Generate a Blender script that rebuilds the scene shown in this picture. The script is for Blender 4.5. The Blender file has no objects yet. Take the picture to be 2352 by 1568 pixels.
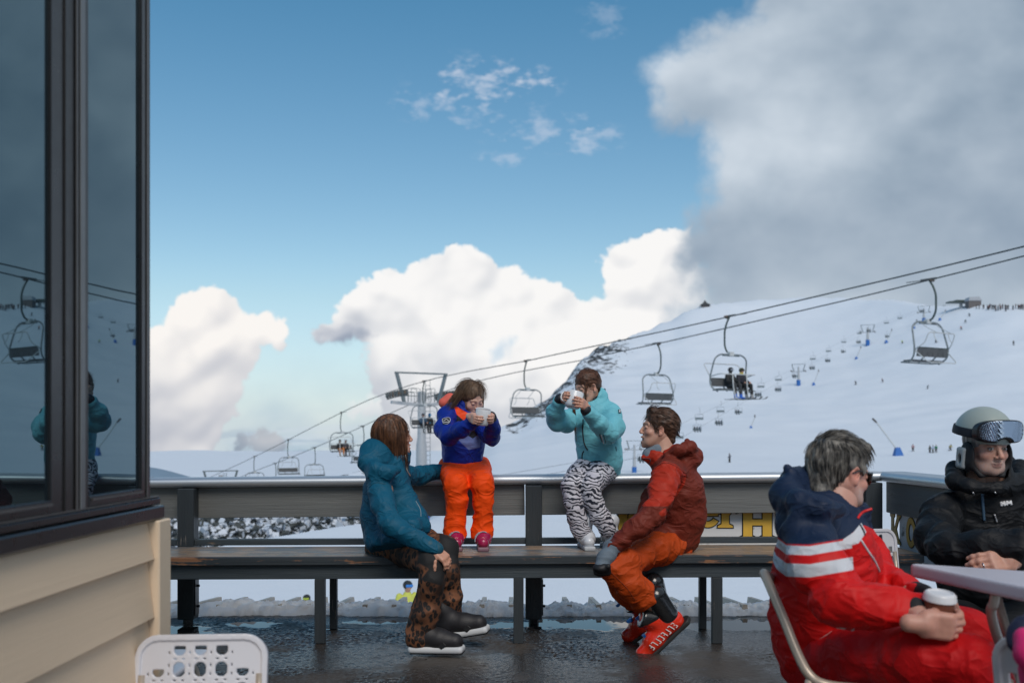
import bpy, math, random
import numpy as np
from mathutils import Vector, Matrix
random.seed(7); rng = np.random.default_rng(11)
SC = bpy.context.scene
COL = SC.collection
# measured photo frame: 2352 x 1568 picture units, focal 2287, eye level at row 1000, eye height 1.1 m
FPX, CX, YH, EH = 2287.0, 1176.0, 1000.0, 1.1
R = math.radians
def P(px, py, d):
    return np.array([(px-CX)*d/FPX, d, EH-(py-YH)*d/FPX])
def V(*a): return np.array(a, dtype=float)
def nrm(v):
    v = np.asarray(v, float); return v/(np.linalg.norm(v)+1e-12)

# ------------------------------------------------------------ noise
_perm = np.random.default_rng(3).permutation(256).astype(np.int32)
_perm = np.concatenate([_perm, _perm])
_grad = np.random.default_rng(5).normal(size=(256, 3)).astype(np.float32)
_grad /= np.linalg.norm(_grad, axis=1, keepdims=True)
def perlin(p, seed=0):
    p = np.asarray(p, np.float32) + np.float32(seed*17.31)
    i = np.floor(p).astype(np.int32); f = p - i
    w = f*f*f*(f*(f*6-15)+10)
    i &= 255
    out = 0
    for dx in (0, 1):
        wx = w[:, 0] if dx else 1-w[:, 0]
        hx = _perm[(i[:, 0]+dx) & 255]
        for dy in (0, 1):
            wy = w[:, 1] if dy else 1-w[:, 1]
            hy = _perm[(hx+i[:, 1]+dy) & 255]
            for dz in (0, 1):
                wz = w[:, 2] if dz else 1-w[:, 2]
                g = _grad[_perm[(hy+i[:, 2]+dz) & 255]]
                out = out + wx*wy*wz*(g[:, 0]*(f[:, 0]-dx)+g[:, 1]*(f[:, 1]-dy)+g[:, 2]*(f[:, 2]-dz))
    return out*1.5
def fbm(p, n=4, seed=0):
    a, o = 1.0, 0
    for k in range(n):
        o = o + a*perlin(p*(2.03**k), seed+k*3); a *= .5
    return o

# ------------------------------------------------------------ object helpers
def tag(o, label=None, cat=None, group=None, kind=None):
    if label: o['label'] = label
    if cat: o['category'] = cat
    if group: o['group'] = group
    if kind: o['kind'] = kind
    return o
def empty(name, loc=(0, 0, 0), label=None, cat=None, group=None, rz=0):
    o = bpy.data.objects.new(name, None); COL.objects.link(o)
    o.location = loc; o.rotation_euler = (0, 0, rz); o.empty_display_size = .1
    return tag(o, label, cat, group)
def mesh_obj(name, v, f, mat=None, parent=None, smooth=False, attrs=None, world=True, mats=None, midx=None, origin=None):
    me = bpy.data.meshes.new(name)
    v = np.asarray(v, float)
    if origin is not None: v = v-np.asarray(origin)
    elif parent is not None and world:
        r = parent
        off = V(*r.location)
        while r.parent is not None:
            r = r.parent; off = off+V(*r.location)
        v = v-off
    if isinstance(f, np.ndarray) and f.ndim == 2 and len(f):
        n, k = f.shape
        me.vertices.add(len(v)); me.vertices.foreach_set('co', v.astype(np.float32).ravel())
        me.loops.add(n*k); me.loops.foreach_set('vertex_index', f.astype(np.int32).ravel())
        me.polygons.add(n)
        me.polygons.foreach_set('loop_start', np.arange(0, n*k, k, dtype=np.int32))
        me.polygons.foreach_set('loop_total', np.full(n, k, np.int32))
        me.update(calc_edges=True)
    else:
        me.from_pydata([tuple(x) for x in v], [], [tuple(int(i) for i in x) for x in f])
        me.update()
    if smooth: me.polygons.foreach_set('use_smooth', np.ones(len(me.polygons), bool))
    if attrs:
        for k, a in attrs.items():
            a = np.asarray(a, np.float32)
            if a.ndim == 1:
                at = me.attributes.new(k, 'FLOAT', 'POINT'); at.data.foreach_set('value', a)
            else:
                at = me.attributes.new(k, 'FLOAT_COLOR', 'POINT')
                if a.shape[1] == 3: a = np.concatenate([a, np.ones((len(a), 1), np.float32)], 1)
                at.data.foreach_set('color', a.ravel())
    for m in (mats or ([mat] if mat else [])): me.materials.append(m)
    if midx is not None: me.polygons.foreach_set('material_index', np.asarray(midx, np.int32))
    o = bpy.data.objects.new(name, me); COL.objects.link(o)
    if origin is not None: o.location = tuple(origin)
    if parent is not None: o.parent = parent
    return o

class MB:
    """collects boxes, tubes and prisms into one mesh"""
    def __init__(s): s.v = []; s.f = []
    def add(s, v, f):
        n = len(s.v); s.v += [tuple(map(float, x)) for x in v]; s.f += [tuple(i+n for i in q) for q in f]; return s
    def box(s, lo, hi, M=None, bev=0):
        x0, y0, z0 = lo; x1, y1, z1 = hi
        if bev <= 0:
            vs = [V(x, y, z) for z in (z0, z1) for x, y in ((x0, y0), (x1, y0), (x1, y1), (x0, y1))]
            fs = [(3, 2, 1, 0), (4, 5, 6, 7), (0, 1, 5, 4), (1, 2, 6, 5), (2, 3, 7, 6), (3, 0, 4, 7)]
        else:
            b = bev; vs = []
            for sx in (0, 1):
                for sy in (0, 1):
                    for sz in (0, 1):
                        c = V((x0, x1)[sx], (y0, y1)[sy], (z0, z1)[sz]); d = V(1-2*sx, 1-2*sy, 1-2*sz)*b
                        vs += [c+V(0, d[1], d[2]), c+V(d[0], 0, d[2]), c+V(d[0], d[1], 0)]
            def I(sx, sy, sz, k): return (sx*4+sy*2+sz)*3+k
            fs = []
            for a in (0, 1):
                q = [I(a, 0, 0, 0), I(a, 1, 0, 0), I(a, 1, 1, 0), I(a, 0, 1, 0)]; fs.append(tuple(q if a else q[::-1]))
                q = [I(0, a, 0, 1), I(0, a, 1, 1), I(1, a, 1, 1), I(1, a, 0, 1)]; fs.append(tuple(q if a else q[::-1]))
                q = [I(0, 0, a, 2), I(1, 0, a, 2), I(1, 1, a, 2), I(0, 1, a, 2)]; fs.append(tuple(q if a else q[::-1]))
            for a in (0, 1):
                for b2 in (0, 1):
                    fl = (a ^ b2)
                    q = [I(a, b2, 0, 0), I(a, b2, 1, 0), I(a, b2, 1, 1), I(a, b2, 0, 1)]; fs.append(tuple(q if fl else q[::-1]))
                    q = [I(a, 0, b2, 0), I(a, 0, b2, 2), I(a, 1, b2, 2), I(a, 1, b2, 0)]; fs.append(tuple(q if fl else q[::-1]))
                    q = [I(0, a, b2, 1), I(1, a, b2, 1), I(1, a, b2, 2), I(0, a, b2, 2)]; fs.append(tuple(q if fl else q[::-1]))
            for a in (0, 1):
                for b2 in (0, 1):
                    for c in (0, 1):
                        q = [I(a, b2, c, 0), I(a, b2, c, 1), I(a, b2, c, 2)]
                        fs.append(tuple(q if (a+b2+c) % 2 else q[::-1]))
        if M is not None: vs = [M @ Vector(x) for x in vs]
        return s.add(vs, fs)
    def beam(s, a, b, w, h, up=(0, 0, 1), bev=0):
        a, b = np.asarray(a, float), np.asarray(b, float); d = b-a; L = np.linalg.norm(d); d = d/L
        sd = nrm(np.cross(d, up)); u = np.cross(sd, d)
        M = Matrix(((sd[0], d[0], u[0], a[0]), (sd[1], d[1], u[1], a[1]), (sd[2], d[2], u[2], a[2]), (0, 0, 0, 1)))
        return s.box((-w/2, 0, -h/2), (w/2, L, h/2), M, bev)
    def tube(s, pts, r, n=8, closed=False, cap=True):
        pts = [np.asarray(p, float) for p in pts]; m = len(pts)
        rr = r if hasattr(r, '__len__') else [r]*m
        T = []
        for i in range(m):
            if closed: t = pts[(i+1) % m]-pts[i-1]
            else: t = pts[min(i+1, m-1)]-pts[max(i-1, 0)]
            T.append(nrm(t))
        u = nrm(np.cross(T[0], (0, 0, 1) if abs(T[0][2]) < .9 else (1, 0, 0)))
        vs = []
        for i in range(m):
            u = nrm(u-T[i]*np.dot(u, T[i])); w = np.cross(T[i], u)
            for k in range(n):
                a = 2*math.pi*k/n; vs.append(pts[i]+rr[i]*(math.cos(a)*u+math.sin(a)*w))
        fs = []
        for i in range(m if closed else m-1):
            j = (i+1) % m
            for k in range(n):
                l = (k+1) % n; fs.append((i*n+k, i*n+l, j*n+l, j*n+k))
        if cap and not closed:
            fs.append(tuple(range(n))[::-1]); fs.append(tuple((m-1)*n+k for k in range(n)))
        return s.add(vs, fs)
    def lathe(s, prof, n=24, c=(0, 0, 0), M=None):
        vs = []; fs = []
        for r_, z in prof:
            for k in range(n):
                a = 2*math.pi*k/n; vs.append(V(r_*math.cos(a), r_*math.sin(a), z))
        for i in range(len(prof)-1):
            for k in range(n):
                l = (k+1) % n; fs.append((i*n+k, i*n+l, (i+1)*n+l, (i+1)*n+k))
        if M is not None: vs = [np.array(M @ Vector(x)) for x in vs]
        vs = [x+np.asarray(c) for x in vs]
        return s.add(vs, fs)
    def prism(s, poly, d0, d1, fr):
        """poly in 2D, fr(u,v,w)->3D"""
        n = len(poly)
        vs = [fr(u, v, d0) for u, v in poly]+[fr(u, v, d1) for u, v in poly]
        fs = [tuple(range(n))[::-1], tuple(range(n, 2*n))]+[(i, (i+1) % n, n+(i+1) % n, n+i) for i in range(n)]
        return s.add(vs, fs)
    def build(s, name, mat, parent=None, smooth=False, **k):
        o = mesh_obj(name, np.array(s.v), s.f, mat, parent, False, **k)
        if smooth: o.data.shade_auto_smooth() if hasattr(o.data, 'shade_auto_smooth') else o.data.polygons.foreach_set('use_smooth', [True]*len(o.data.polygons))
        return o
def spline(pts, n=8, closed=False):
    pts = [np.asarray(p, float) for p in pts]; m = len(pts); out = []
    rg = range(m if closed else m-1)
    for i in rg:
        if closed: p0, p1, p2, p3 = pts[i-1], pts[i], pts[(i+1) % m], pts[(i+2) % m]
        else: p0, p1, p2, p3 = pts[max(i-1, 0)], pts[i], pts[i+1], pts[min(i+2, m-1)]
        for k in range(n):
            t = k/n
            out.append(.5*((2*p1)+(-p0+p2)*t+(2*p0-5*p1+4*p2-p3)*t*t+(-p0+3*p1-3*p2+p3)*t**3))
    if not closed: out.append(pts[-1])
    return out
def smooth_flags(o):
    o.data.polygons.foreach_set('use_smooth', [True]*len(o.data.polygons)); return o
def copy_tree(o, parent=None):
    c = o.copy(); COL.objects.link(c)
    if parent is not None: c.parent = parent
    for ch in list(o.children): copy_tree(ch, c)
    return c
def retag(o, label): o['label'] = label; return o

# ------------------------------------------------------------ materials
def srgb(r, g, b):
    f = lambda c: (c/255/12.92) if c/255 <= .04045 else ((c/255+.055)/1.055)**2.4
    return (f(r), f(g), f(b))
class NT:
    def __init__(s, tree): s.t = tree; s.n = tree.nodes; s.l = tree.links
    def node(s, typ, **kw):
        nd = s.n.new(typ)
        ins = kw.pop('ins', {})
        for k, v in kw.items(): setattr(nd, k, v)
        for k, v in ins.items(): s.set(nd.inputs[k], v)
        return nd
    def set(s, sock, v):
        if isinstance(v, bpy.types.NodeSocket): s.l.new(v, sock)
        elif isinstance(v, bpy.types.Node): s.l.new(v.outputs[0], sock)
        else:
            if sock.type == 'RGBA' and len(v) == 3: v = (*v, 1)
            sock.default_value = v
    def math(s, op, a, b=0.0, c=None, clamp=False):
        nd = s.n.new('ShaderNodeMath'); nd.operation = op; nd.use_clamp = clamp
        s.set(nd.inputs[0], a); s.set(nd.inputs[1], b)
        if c is not None: s.set(nd.inputs[2], c)
        return nd.outputs[0]
    def vmath(s, op, a, b=(0, 0, 0)):
        nd = s.n.new('ShaderNodeVectorMath'); nd.operation = op
        s.set(nd.inputs[0], a)
        if op == 'SCALE': s.set(nd.inputs['Scale'], b)
        else: s.set(nd.inputs[1], b)
        return nd.outputs['Value'] if op in ('LENGTH', 'DOT_PRODUCT', 'DISTANCE') else nd.outputs[0]
    def mix(s, fac, a, b, mode='MIX'):
        nd = s.n.new('ShaderNodeMix'); nd.data_type = 'RGBA'; nd.blend_type = mode
        s.set(nd.inputs[0], fac); s.set(nd.inputs[6], a); s.set(nd.inputs[7], b)
        return nd.outputs[2]
    def ramp(s, fac, stops, interp='LINEAR'):
        nd = s.n.new('ShaderNodeValToRGB'); cr = nd.color_ramp; cr.interpolation = interp
        while len(cr.elements) < len(stops): cr.elements.new(.5)
        for e, (p, c) in zip(cr.elements, stops):
            e.position = p; e.color = (c, c, c, 1) if not hasattr(c, '__len__') else (*c[:3], 1)
        s.set(nd.inputs[0], fac); return nd.outputs[0]
    def noise(s, vec, scale, detail=3, rough=.55, dist=0, out='Fac'):
        nd = s.n.new('ShaderNodeTexNoise')
        if vec is not None: s.set(nd.inputs['Vector'], vec)
        s.set(nd.inputs['Scale'], scale); s.set(nd.inputs['Detail'], detail); s.set(nd.inputs['Roughness'], rough); s.set(nd.inputs['Distortion'], dist)
        return nd.outputs[out]
    def obj(s): return s.n.new('ShaderNodeTexCoord').outputs['Object']
    def attr(s, name, out='Fac'):
        nd = s.n.new('ShaderNodeAttribute'); nd.attribute_name = name; return nd.outputs[out]
    def step(s, x, edge, w=.02):
        nd = s.n.new('ShaderNodeMapRange'); s.set(nd.inputs[0], x); nd.inputs[1].default_value = edge-w; nd.inputs[2].default_value = edge+w
        return nd.outputs[0]
    def bump(s, h, strength=.3, dist=.01, normal=None):
        nd = s.n.new('ShaderNodeBump'); s.set(nd.inputs['Height'], h); nd.inputs['Strength'].default_value = strength; nd.inputs['Distance'].default_value = dist
        if normal is not None: s.set(nd.inputs['Normal'], normal)
        return nd.outputs[0]
def new_mat(name):
    m = bpy.data.materials.new(name); m.use_nodes = True
    t = NT(m.node_tree); b = m.node_tree.nodes['Principled BSDF']
    return m, t, b
def mat(name, color, rough=.6, metal=0, var=.12, vscale=6, bump=.0, bscale=60, bdist=.004, spec=.5, sheen=0, coat=0, dirt=None, stretch=None, rvar=.1):
    m, t, b = new_mat(name)
    co = t.obj()
    if stretch: co = t.vmath('MULTIPLY', co, stretch)
    n1 = t.noise(co, vscale, 4)
    c = t.mix(t.math('MULTIPLY', n1, 1.0), [x*(1-var) for x in color], [min(1, x*(1+var)) for x in color])
    if dirt:
        dc, sc, th = dirt
        c = t.mix(t.ramp(t.noise(co, sc, 6, .65), [(th, 0), (th+.08, 1)]), c, dc)
    t.set(b.inputs['Base Color'], c)
    t.set(b.inputs['Roughness'], t.math('ADD', t.math('MULTIPLY', t.noise(co, vscale*3, 3), rvar*2), rough-rvar, clamp=True))
    b.inputs['Metallic'].default_value = metal
    b.inputs['Specular IOR Level'].default_value = spec
    if sheen: b.inputs['Sheen Weight'].default_value = sheen; b.inputs['Sheen Roughness'].default_value = .4
    if coat: b.inputs['Coat Weight'].default_value = coat; b.inputs['Coat Roughness'].default_value = .08
    if bump: t.set(b.inputs['Normal'], t.bump(t.noise(co, bscale, 4, .6), bump, bdist))
    return m

# ------------------------------------------------------------ implicit surfaces
def smin(a, b, k):
    if k <= 0: return np.minimum(a, b)
    h = np.maximum(k-np.abs(a-b), 0)/k
    return np.minimum(a, b)-h*h*k*.25
class S:
    """a signed distance field made of blended pieces"""
    def __init__(s): s.ops = []; s.los = []; s.his = []; s.post = []
    def _b(s, lo, hi): s.los.append(np.asarray(lo, float)); s.his.append(np.asarray(hi, float))
    def cap(s, a, b, ra, rb, k=.03, op='+', fold=None, quilt=None, sq=None):
        a, b = np.asarray(a, np.float32), np.asarray(b, np.float32); ab = b-a; L2 = float(ab@ab)+1e-9; L = math.sqrt(L2)
        if op == '+': s._b(np.minimum(a-ra, b-rb), np.maximum(a+ra, b+rb))
        if sq is not None: sd = nrm(sq[0]).astype(np.float32); sf = sq[1]
        def fn(p):
            pa = p-a; t = np.clip(pa@ab/L2, 0, 1)
            q = pa-t[:, None]*ab
            if sq is not None:
                c = q@sd; q = q-(c*(1-1/sf))[:, None]*sd
            d = np.linalg.norm(q, axis=1)
            r = ra+(rb-ra)*t
            if fold is not None:
                am, fa, fp, sd_ = fold
                nn = perlin(np.stack([t*L*fa+.35*q@np.float32([fp, 0, 0]), q[:, 0]*fp, q[:, 2]*fp+q[:, 1]*fp], 1), sd_)
                r = r+am*(1-2*np.abs(nn)*2.2)
            if quilt is not None:
                r = r+quilt[0]*(np.sqrt(np.abs(np.sin(np.pi*(t*L+quilt[2])/quilt[1])))-.7)
            return d-r
        s.ops.append((fn, k, op)); return s
    def chain(s, pts, rs, k=.03, op='+', fold=None, quilt=None, sq=None):
        off = 0
        for i in range(len(pts)-1):
            q = quilt
            if quilt: q = (quilt[0], quilt[1], off); off += np.linalg.norm(np.asarray(pts[i+1])-np.asarray(pts[i]))
            s.cap(pts[i], pts[i+1], rs[i], rs[i+1], k, op, (fold[0], fold[1], fold[2], fold[3]+i) if fold else None, q, sq)
        return s
    def ell(s, c, r, M=None, k=.03, op='+', fold=None):
        c = np.asarray(c, np.float32); r = np.asarray(r, np.float32)*np.ones(3, np.float32); rm = float(r.max())
        if op == '+': s._b(c-rm, c+rm)
        Mx = None if M is None else np.asarray(M, np.float32)
        def fn(p):
            q = p-c
            if Mx is not None: q = q@Mx
            k0 = np.linalg.norm(q/r, axis=1); k1 = np.linalg.norm(q/(r*r), axis=1)+1e-9
            d = k0*(k0-1)/k1
            if fold is not None:
                d = d-fold[0]*(1-4.4*np.abs(perlin(q*np.float32([fold[1], fold[1], fold[2]]), fold[3])))
            return d
        s.ops.append((fn, k, op)); return s
    def box(s, c, h, M=None, rnd=.01, k=.0, op='+'):
        c = np.asarray(c, np.float32); h = np.asarray(h, np.float32); rm = float(np.linalg.norm(h))
        if op == '+': s._b(c-rm, c+rm)
        Mx = None if M is None else np.asarray(M, np.float32)
        def fn(p):
            q = p-c
            if Mx is not None: q = q@Mx
            q = np.abs(q)-(h-rnd)
            return np.linalg.norm(np.maximum(q, 0), axis=1)+np.minimum(q.max(1), 0)-rnd
        s.ops.append((fn, k, op)); return s
    def plane(s, c, n, k=.0):
        """cut away the side the normal points to"""
        c = np.asarray(c, np.float32); n = nrm(n).astype(np.float32)
        s.ops.append((lambda p: (p-c)@n, k, '&')); return s
    def half(s, fn, k=0): s.ops.append((fn, k, '-')); return s
    def disp(s, fn): s.post.append(fn); return s
    def merge(s, o, k=0.0, op='+'):
        if op == '+': s.los += o.los; s.his += o.his
        s.ops.append((o.f, k, op)); return s
    def placed(s, sub, C, M, sc=1.0, k=0.0, op='+'):
        C = np.asarray(C, np.float32); M = np.asarray(M, np.float32)
        if op == '+':
            lo, hi = sub.bounds(0); cs = np.array([[a, b, c] for a in (lo[0], hi[0]) for b in (lo[1], hi[1]) for c in (lo[2], hi[2])])
            w = C+sc*(cs@M.T); s._b(w.min(0), w.max(0))
        s.ops.append((lambda p: sub.f((p-C)@M/sc)*sc, k, op)); return s
    def f(s, p):
        p = np.asarray(p, np.float32); d = None
        for fn, k, op in s.ops:
            e = fn(p)
            if d is None: d = e
            elif op == '+': d = smin(d, e, k)
            elif op == '-': d = -smin(-d, e, k)
            else: d = -smin(-d, -e, k)
        for fn in s.post: d = d+fn(p)
        return d
    def bounds(s, pad): return np.min(s.los, 0)-pad, np.max(s.his, 0)+pad
    def mesh(s, vox, pad=.02, B=5, margin=.02):
        lo, hi = s.bounds(pad)
        n = np.ceil((hi-lo)/vox/B).astype(int)+1            # coarse blocks
        cx = [lo[i]+(np.arange(n[i])+.5)*vox*B for i in range(3)]
        G = np.stack(np.meshgrid(*cx, indexing='ij'), -1).reshape(-1, 3)
        cd = s.f(G)
        act = np.abs(cd) < vox*B*.9+margin
        N = n*B
        vals = np.repeat(np.repeat(np.repeat(np.where(cd < 0, -1., 1.).astype(np.float32).reshape(n), B, 0), B, 1), B, 2)
        ia = np.stack(np.unravel_index(np.nonzero(act)[0], n), 1)
        o3 = np.stack(np.meshgrid(*[np.arange(B)]*3, indexing='ij'), -1).reshape(-1, 3)
        for c0 in range(0, len(ia), 4000):
            idx = (ia[c0:c0+4000, None, :]*B+o3[None]).reshape(-1, 3)
            vals[idx[:, 0], idx[:, 1], idx[:, 2]] = s.f(lo+(idx+.5)*vox)
        vals[0] = vals[-1] = 1; vals[:, 0] = vals[:, -1] = 1; vals[:, :, 0] = vals[:, :, -1] = 1
        ins = vals < 0
        m0 = np.zeros(tuple(N-1), np.int8)
        for dx in (0, 1):
            for dy in (0, 1):
                for dz in (0, 1):
                    m0 += ins[dx:N[0]-1+dx, dy:N[1]-1+dy, dz:N[2]-1+dz]
        cells = np.stack(np.nonzero((m0 > 0) & (m0 < 8)), 1)
        vid = np.full(tuple(N-1), -1, np.int32); vid[cells[:, 0], cells[:, 1], cells[:, 2]] = np.arange(len(cells))
        acc = np.zeros((len(cells), 3), np.float32); cnt = np.zeros(len(cells), np.float32)
        cor = [(a, b, c) for a in (0, 1) for b in (0, 1) for c in (0, 1)]
        for a in cor:
            for ax in range(3):
                if a[ax]: continue
                b = list(a); b[ax] = 1
                va = vals[cells[:, 0]+a[0], cells[:, 1]+a[1], cells[:, 2]+a[2]]
                vb = vals[cells[:, 0]+b[0], cells[:, 1]+b[1], cells[:, 2]+b[2]]
                m = (va < 0) != (vb < 0)
                t = np.where(m, va/np.where(m, va-vb, 1), 0)
                pt = np.tile(np.array(a, np.float32), (len(cells), 1)); pt[:, ax] = t
                acc[m] += pt[m]; cnt[m] += 1
        vs = lo+(cells+acc/cnt[:, None]+.5)*vox
        fs = []
        for ax in range(3):
            u, w = (ax+1) % 3, (ax+2) % 3
            sl0 = [slice(None)]*3; sl1 = [slice(None)]*3
            sl0[ax] = slice(0, -1); sl1[ax] = slice(1, None)
            A = ins[tuple(sl0)]; Bm = ins[tuple(sl1)]
            e = np.stack(np.nonzero(A != Bm), 1)
            e = e[(e[:, u] > 0) & (e[:, w] > 0) & (e[:, u] < N[u]-1) & (e[:, w] < N[w]-1)]
            fl = A[e[:, 0], e[:, 1], e[:, 2]]
            q = []
            for du, dw in ((1, 1), (0, 1), (0, 0), (1, 0)):
                c = e.copy(); c[:, u] -= du; c[:, w] -= dw
                q.append(vid[c[:, 0], c[:, 1], c[:, 2]])
            q = np.stack(q, 1)
            q[~fl] = q[~fl][:, ::-1]
            fs.append(q)
        fs = np.concatenate(fs); fs = fs[(fs >= 0).all(1)]
        return vs.astype(np.float64), fs
    def build(s, name, m, parent, vox=.006, attrs=None, **k):
        v, f = s.mesh(vox, **k)
        at = {kk: fn(v) for kk, fn in attrs.items()} if attrs else None
        return mesh_obj(name, v, f, m, parent, True, at)
    def hit(s, px, py, d0=2.0, d1=7.0):
        """march from the eye through a picture point onto this surface"""
        a = P(px, py, 1.0); o = V(0, 0, EH); dr = nrm(a-o); t = d0
        for _ in range(90):
            p = o+dr*t; d = float(s.f(p[None])[0])
            if d < .0006: return p
            t += max(d*.7, .001)
            if t > d1: return None
        return None
    def normal(s, p):
        e = .004; q = np.array([p+V(e, 0, 0), p-V(e, 0, 0), p+V(0, e, 0), p-V(0, e, 0), p+V(0, 0, e), p-V(0, 0, e)])
        d = s.f(q); return nrm(V(d[0]-d[1], d[2]-d[3], d[4]-d[5]))
def seam(sh, pts, r, name, m, parent, d0=2.0, n=6, lift=.0):
    """a cord or zip laid on a surface along picture points"""
    out = []
    for q in spline([V(x, y, 0) for x, y in pts], n):
        h = sh.hit(q[0], q[1], d0)
        if h is not None: out.append(h+sh.normal(h)*lift)
    if len(out) < 2: return None
    # drop jumps in depth
    o2 = [out[0]]
    for q in out[1:]:
        if np.linalg.norm(q-o2[-1]) < .08: o2.append(q)
    if len(o2) < 2: return None
    return smooth_flags(MB().tube(o2, r, 6).build(name, m, parent))
def patch(sh, poly, name, m, parent, d0=2.0, lift=.003, n=5):
    """a thin cloth patch on a surface: picture quad (4 corners) -> n x n grid"""
    A, B_, C, D = [np.array(q, float) for q in poly]; g = []; ok = True
    for i in range(n+1):
        for j in range(n+1):
            u, w = j/n, i/n
            q = (A*(1-u)+B_*u)*(1-w)+(D*(1-u)+C*u)*w
            h = sh.hit(q[0], q[1], d0)
            if h is None: return None
            g.append(h+sh.normal(h)*lift)
    g = np.array(g); med = np.median(g[:, 1])
    g2 = np.concatenate([g, g+V(0, lift*.8, 0)]); N = (n+1)**2
    fs = []
    for i in range(n):
        for j in range(n):
            a = i*(n+1)+j; fs.append((a, a+n+1, a+n+2, a+1)); fs.append((a+N, a+1+N, a+n+2+N, a+n+1+N))
    rim = [j for j in range(n+1)]+[i*(n+1)+n for i in range(1, n+1)]+[n*(n+1)+j for j in range(n-1, -1, -1)]+[i*(n+1) for i in range(n-1, 0, -1)]
    for a, b in zip(rim, rim[1:]+rim[:1]): fs.append((a, b, b+N, a+N))
    return mesh_obj(name, g2, fs, m, parent)
# ============================================================ camera
cam = bpy.data.cameras.new('Camera'); camo = bpy.data.objects.new('Camera', cam); COL.objects.link(camo)
camo.location = (0, 0, EH); camo.rotation_euler = (R(90), 0, 0)
cam.lens = 35.0*FPX/2286.7; cam.sensor_width = 36; cam.shift_y = (YH-784)/2352; cam.clip_start = .05; cam.clip_end = 120000
cam.dof.use_dof = True; cam.dof.focus_distance = 5.35; cam.dof.aperture_fstop = 3.4
SC.camera = camo
SC.view_settings.view_transform = 'Standard'; SC.view_settings.look = 'None'; SC.view_settings.gamma = 1; SC.view_settings.exposure = 0
# ============================================================ sky
SUN_EL, SUN_AZ = R(46), R(166)     # azimuth from +Y clockwise: behind the viewer, a little to the right
def field(px, py, blobs):
    f = np.full(px.shape, -9., np.float32)
    for (x, y, rx, ry) in blobs:
        d = 1-np.sqrt(((px-x)/rx)**2+((py-y)/ry)**2)
        s_ = min(rx, ry)/100.
        f = -smin(-f, -d*s_, .5)
    return f
def smooth(e0, e1, x):
    t = np.clip((x-e0)/(e1-e0), 0, 1); return t*t*(3-2*t)
def poly_dist(px, py, pts):
    """signed distance to a closed outline, positive inside"""
    pts = np.array(pts, np.float32); d = np.full(px.shape, 1e9, np.float32); ins = np.zeros(px.shape, bool)
    for i in range(len(pts)):
        a, b = pts[i], pts[(i+1) % len(pts)]; e = b-a
        wx, wy = px-a[0], py-a[1]; t = np.clip((wx*e[0]+wy*e[1])/(e@e), 0, 1)
        d = np.minimum(d, np.hypot(wx-t*e[0], wy-t*e[1]))
        c = ((a[1] > py) != (b[1] > py)) & (px < (b[0]-a[0])*(py-a[1])/(b[1]-a[1]+1e-9)+a[0])
        ins ^= c
    return np.where(ins, d, -d)
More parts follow.
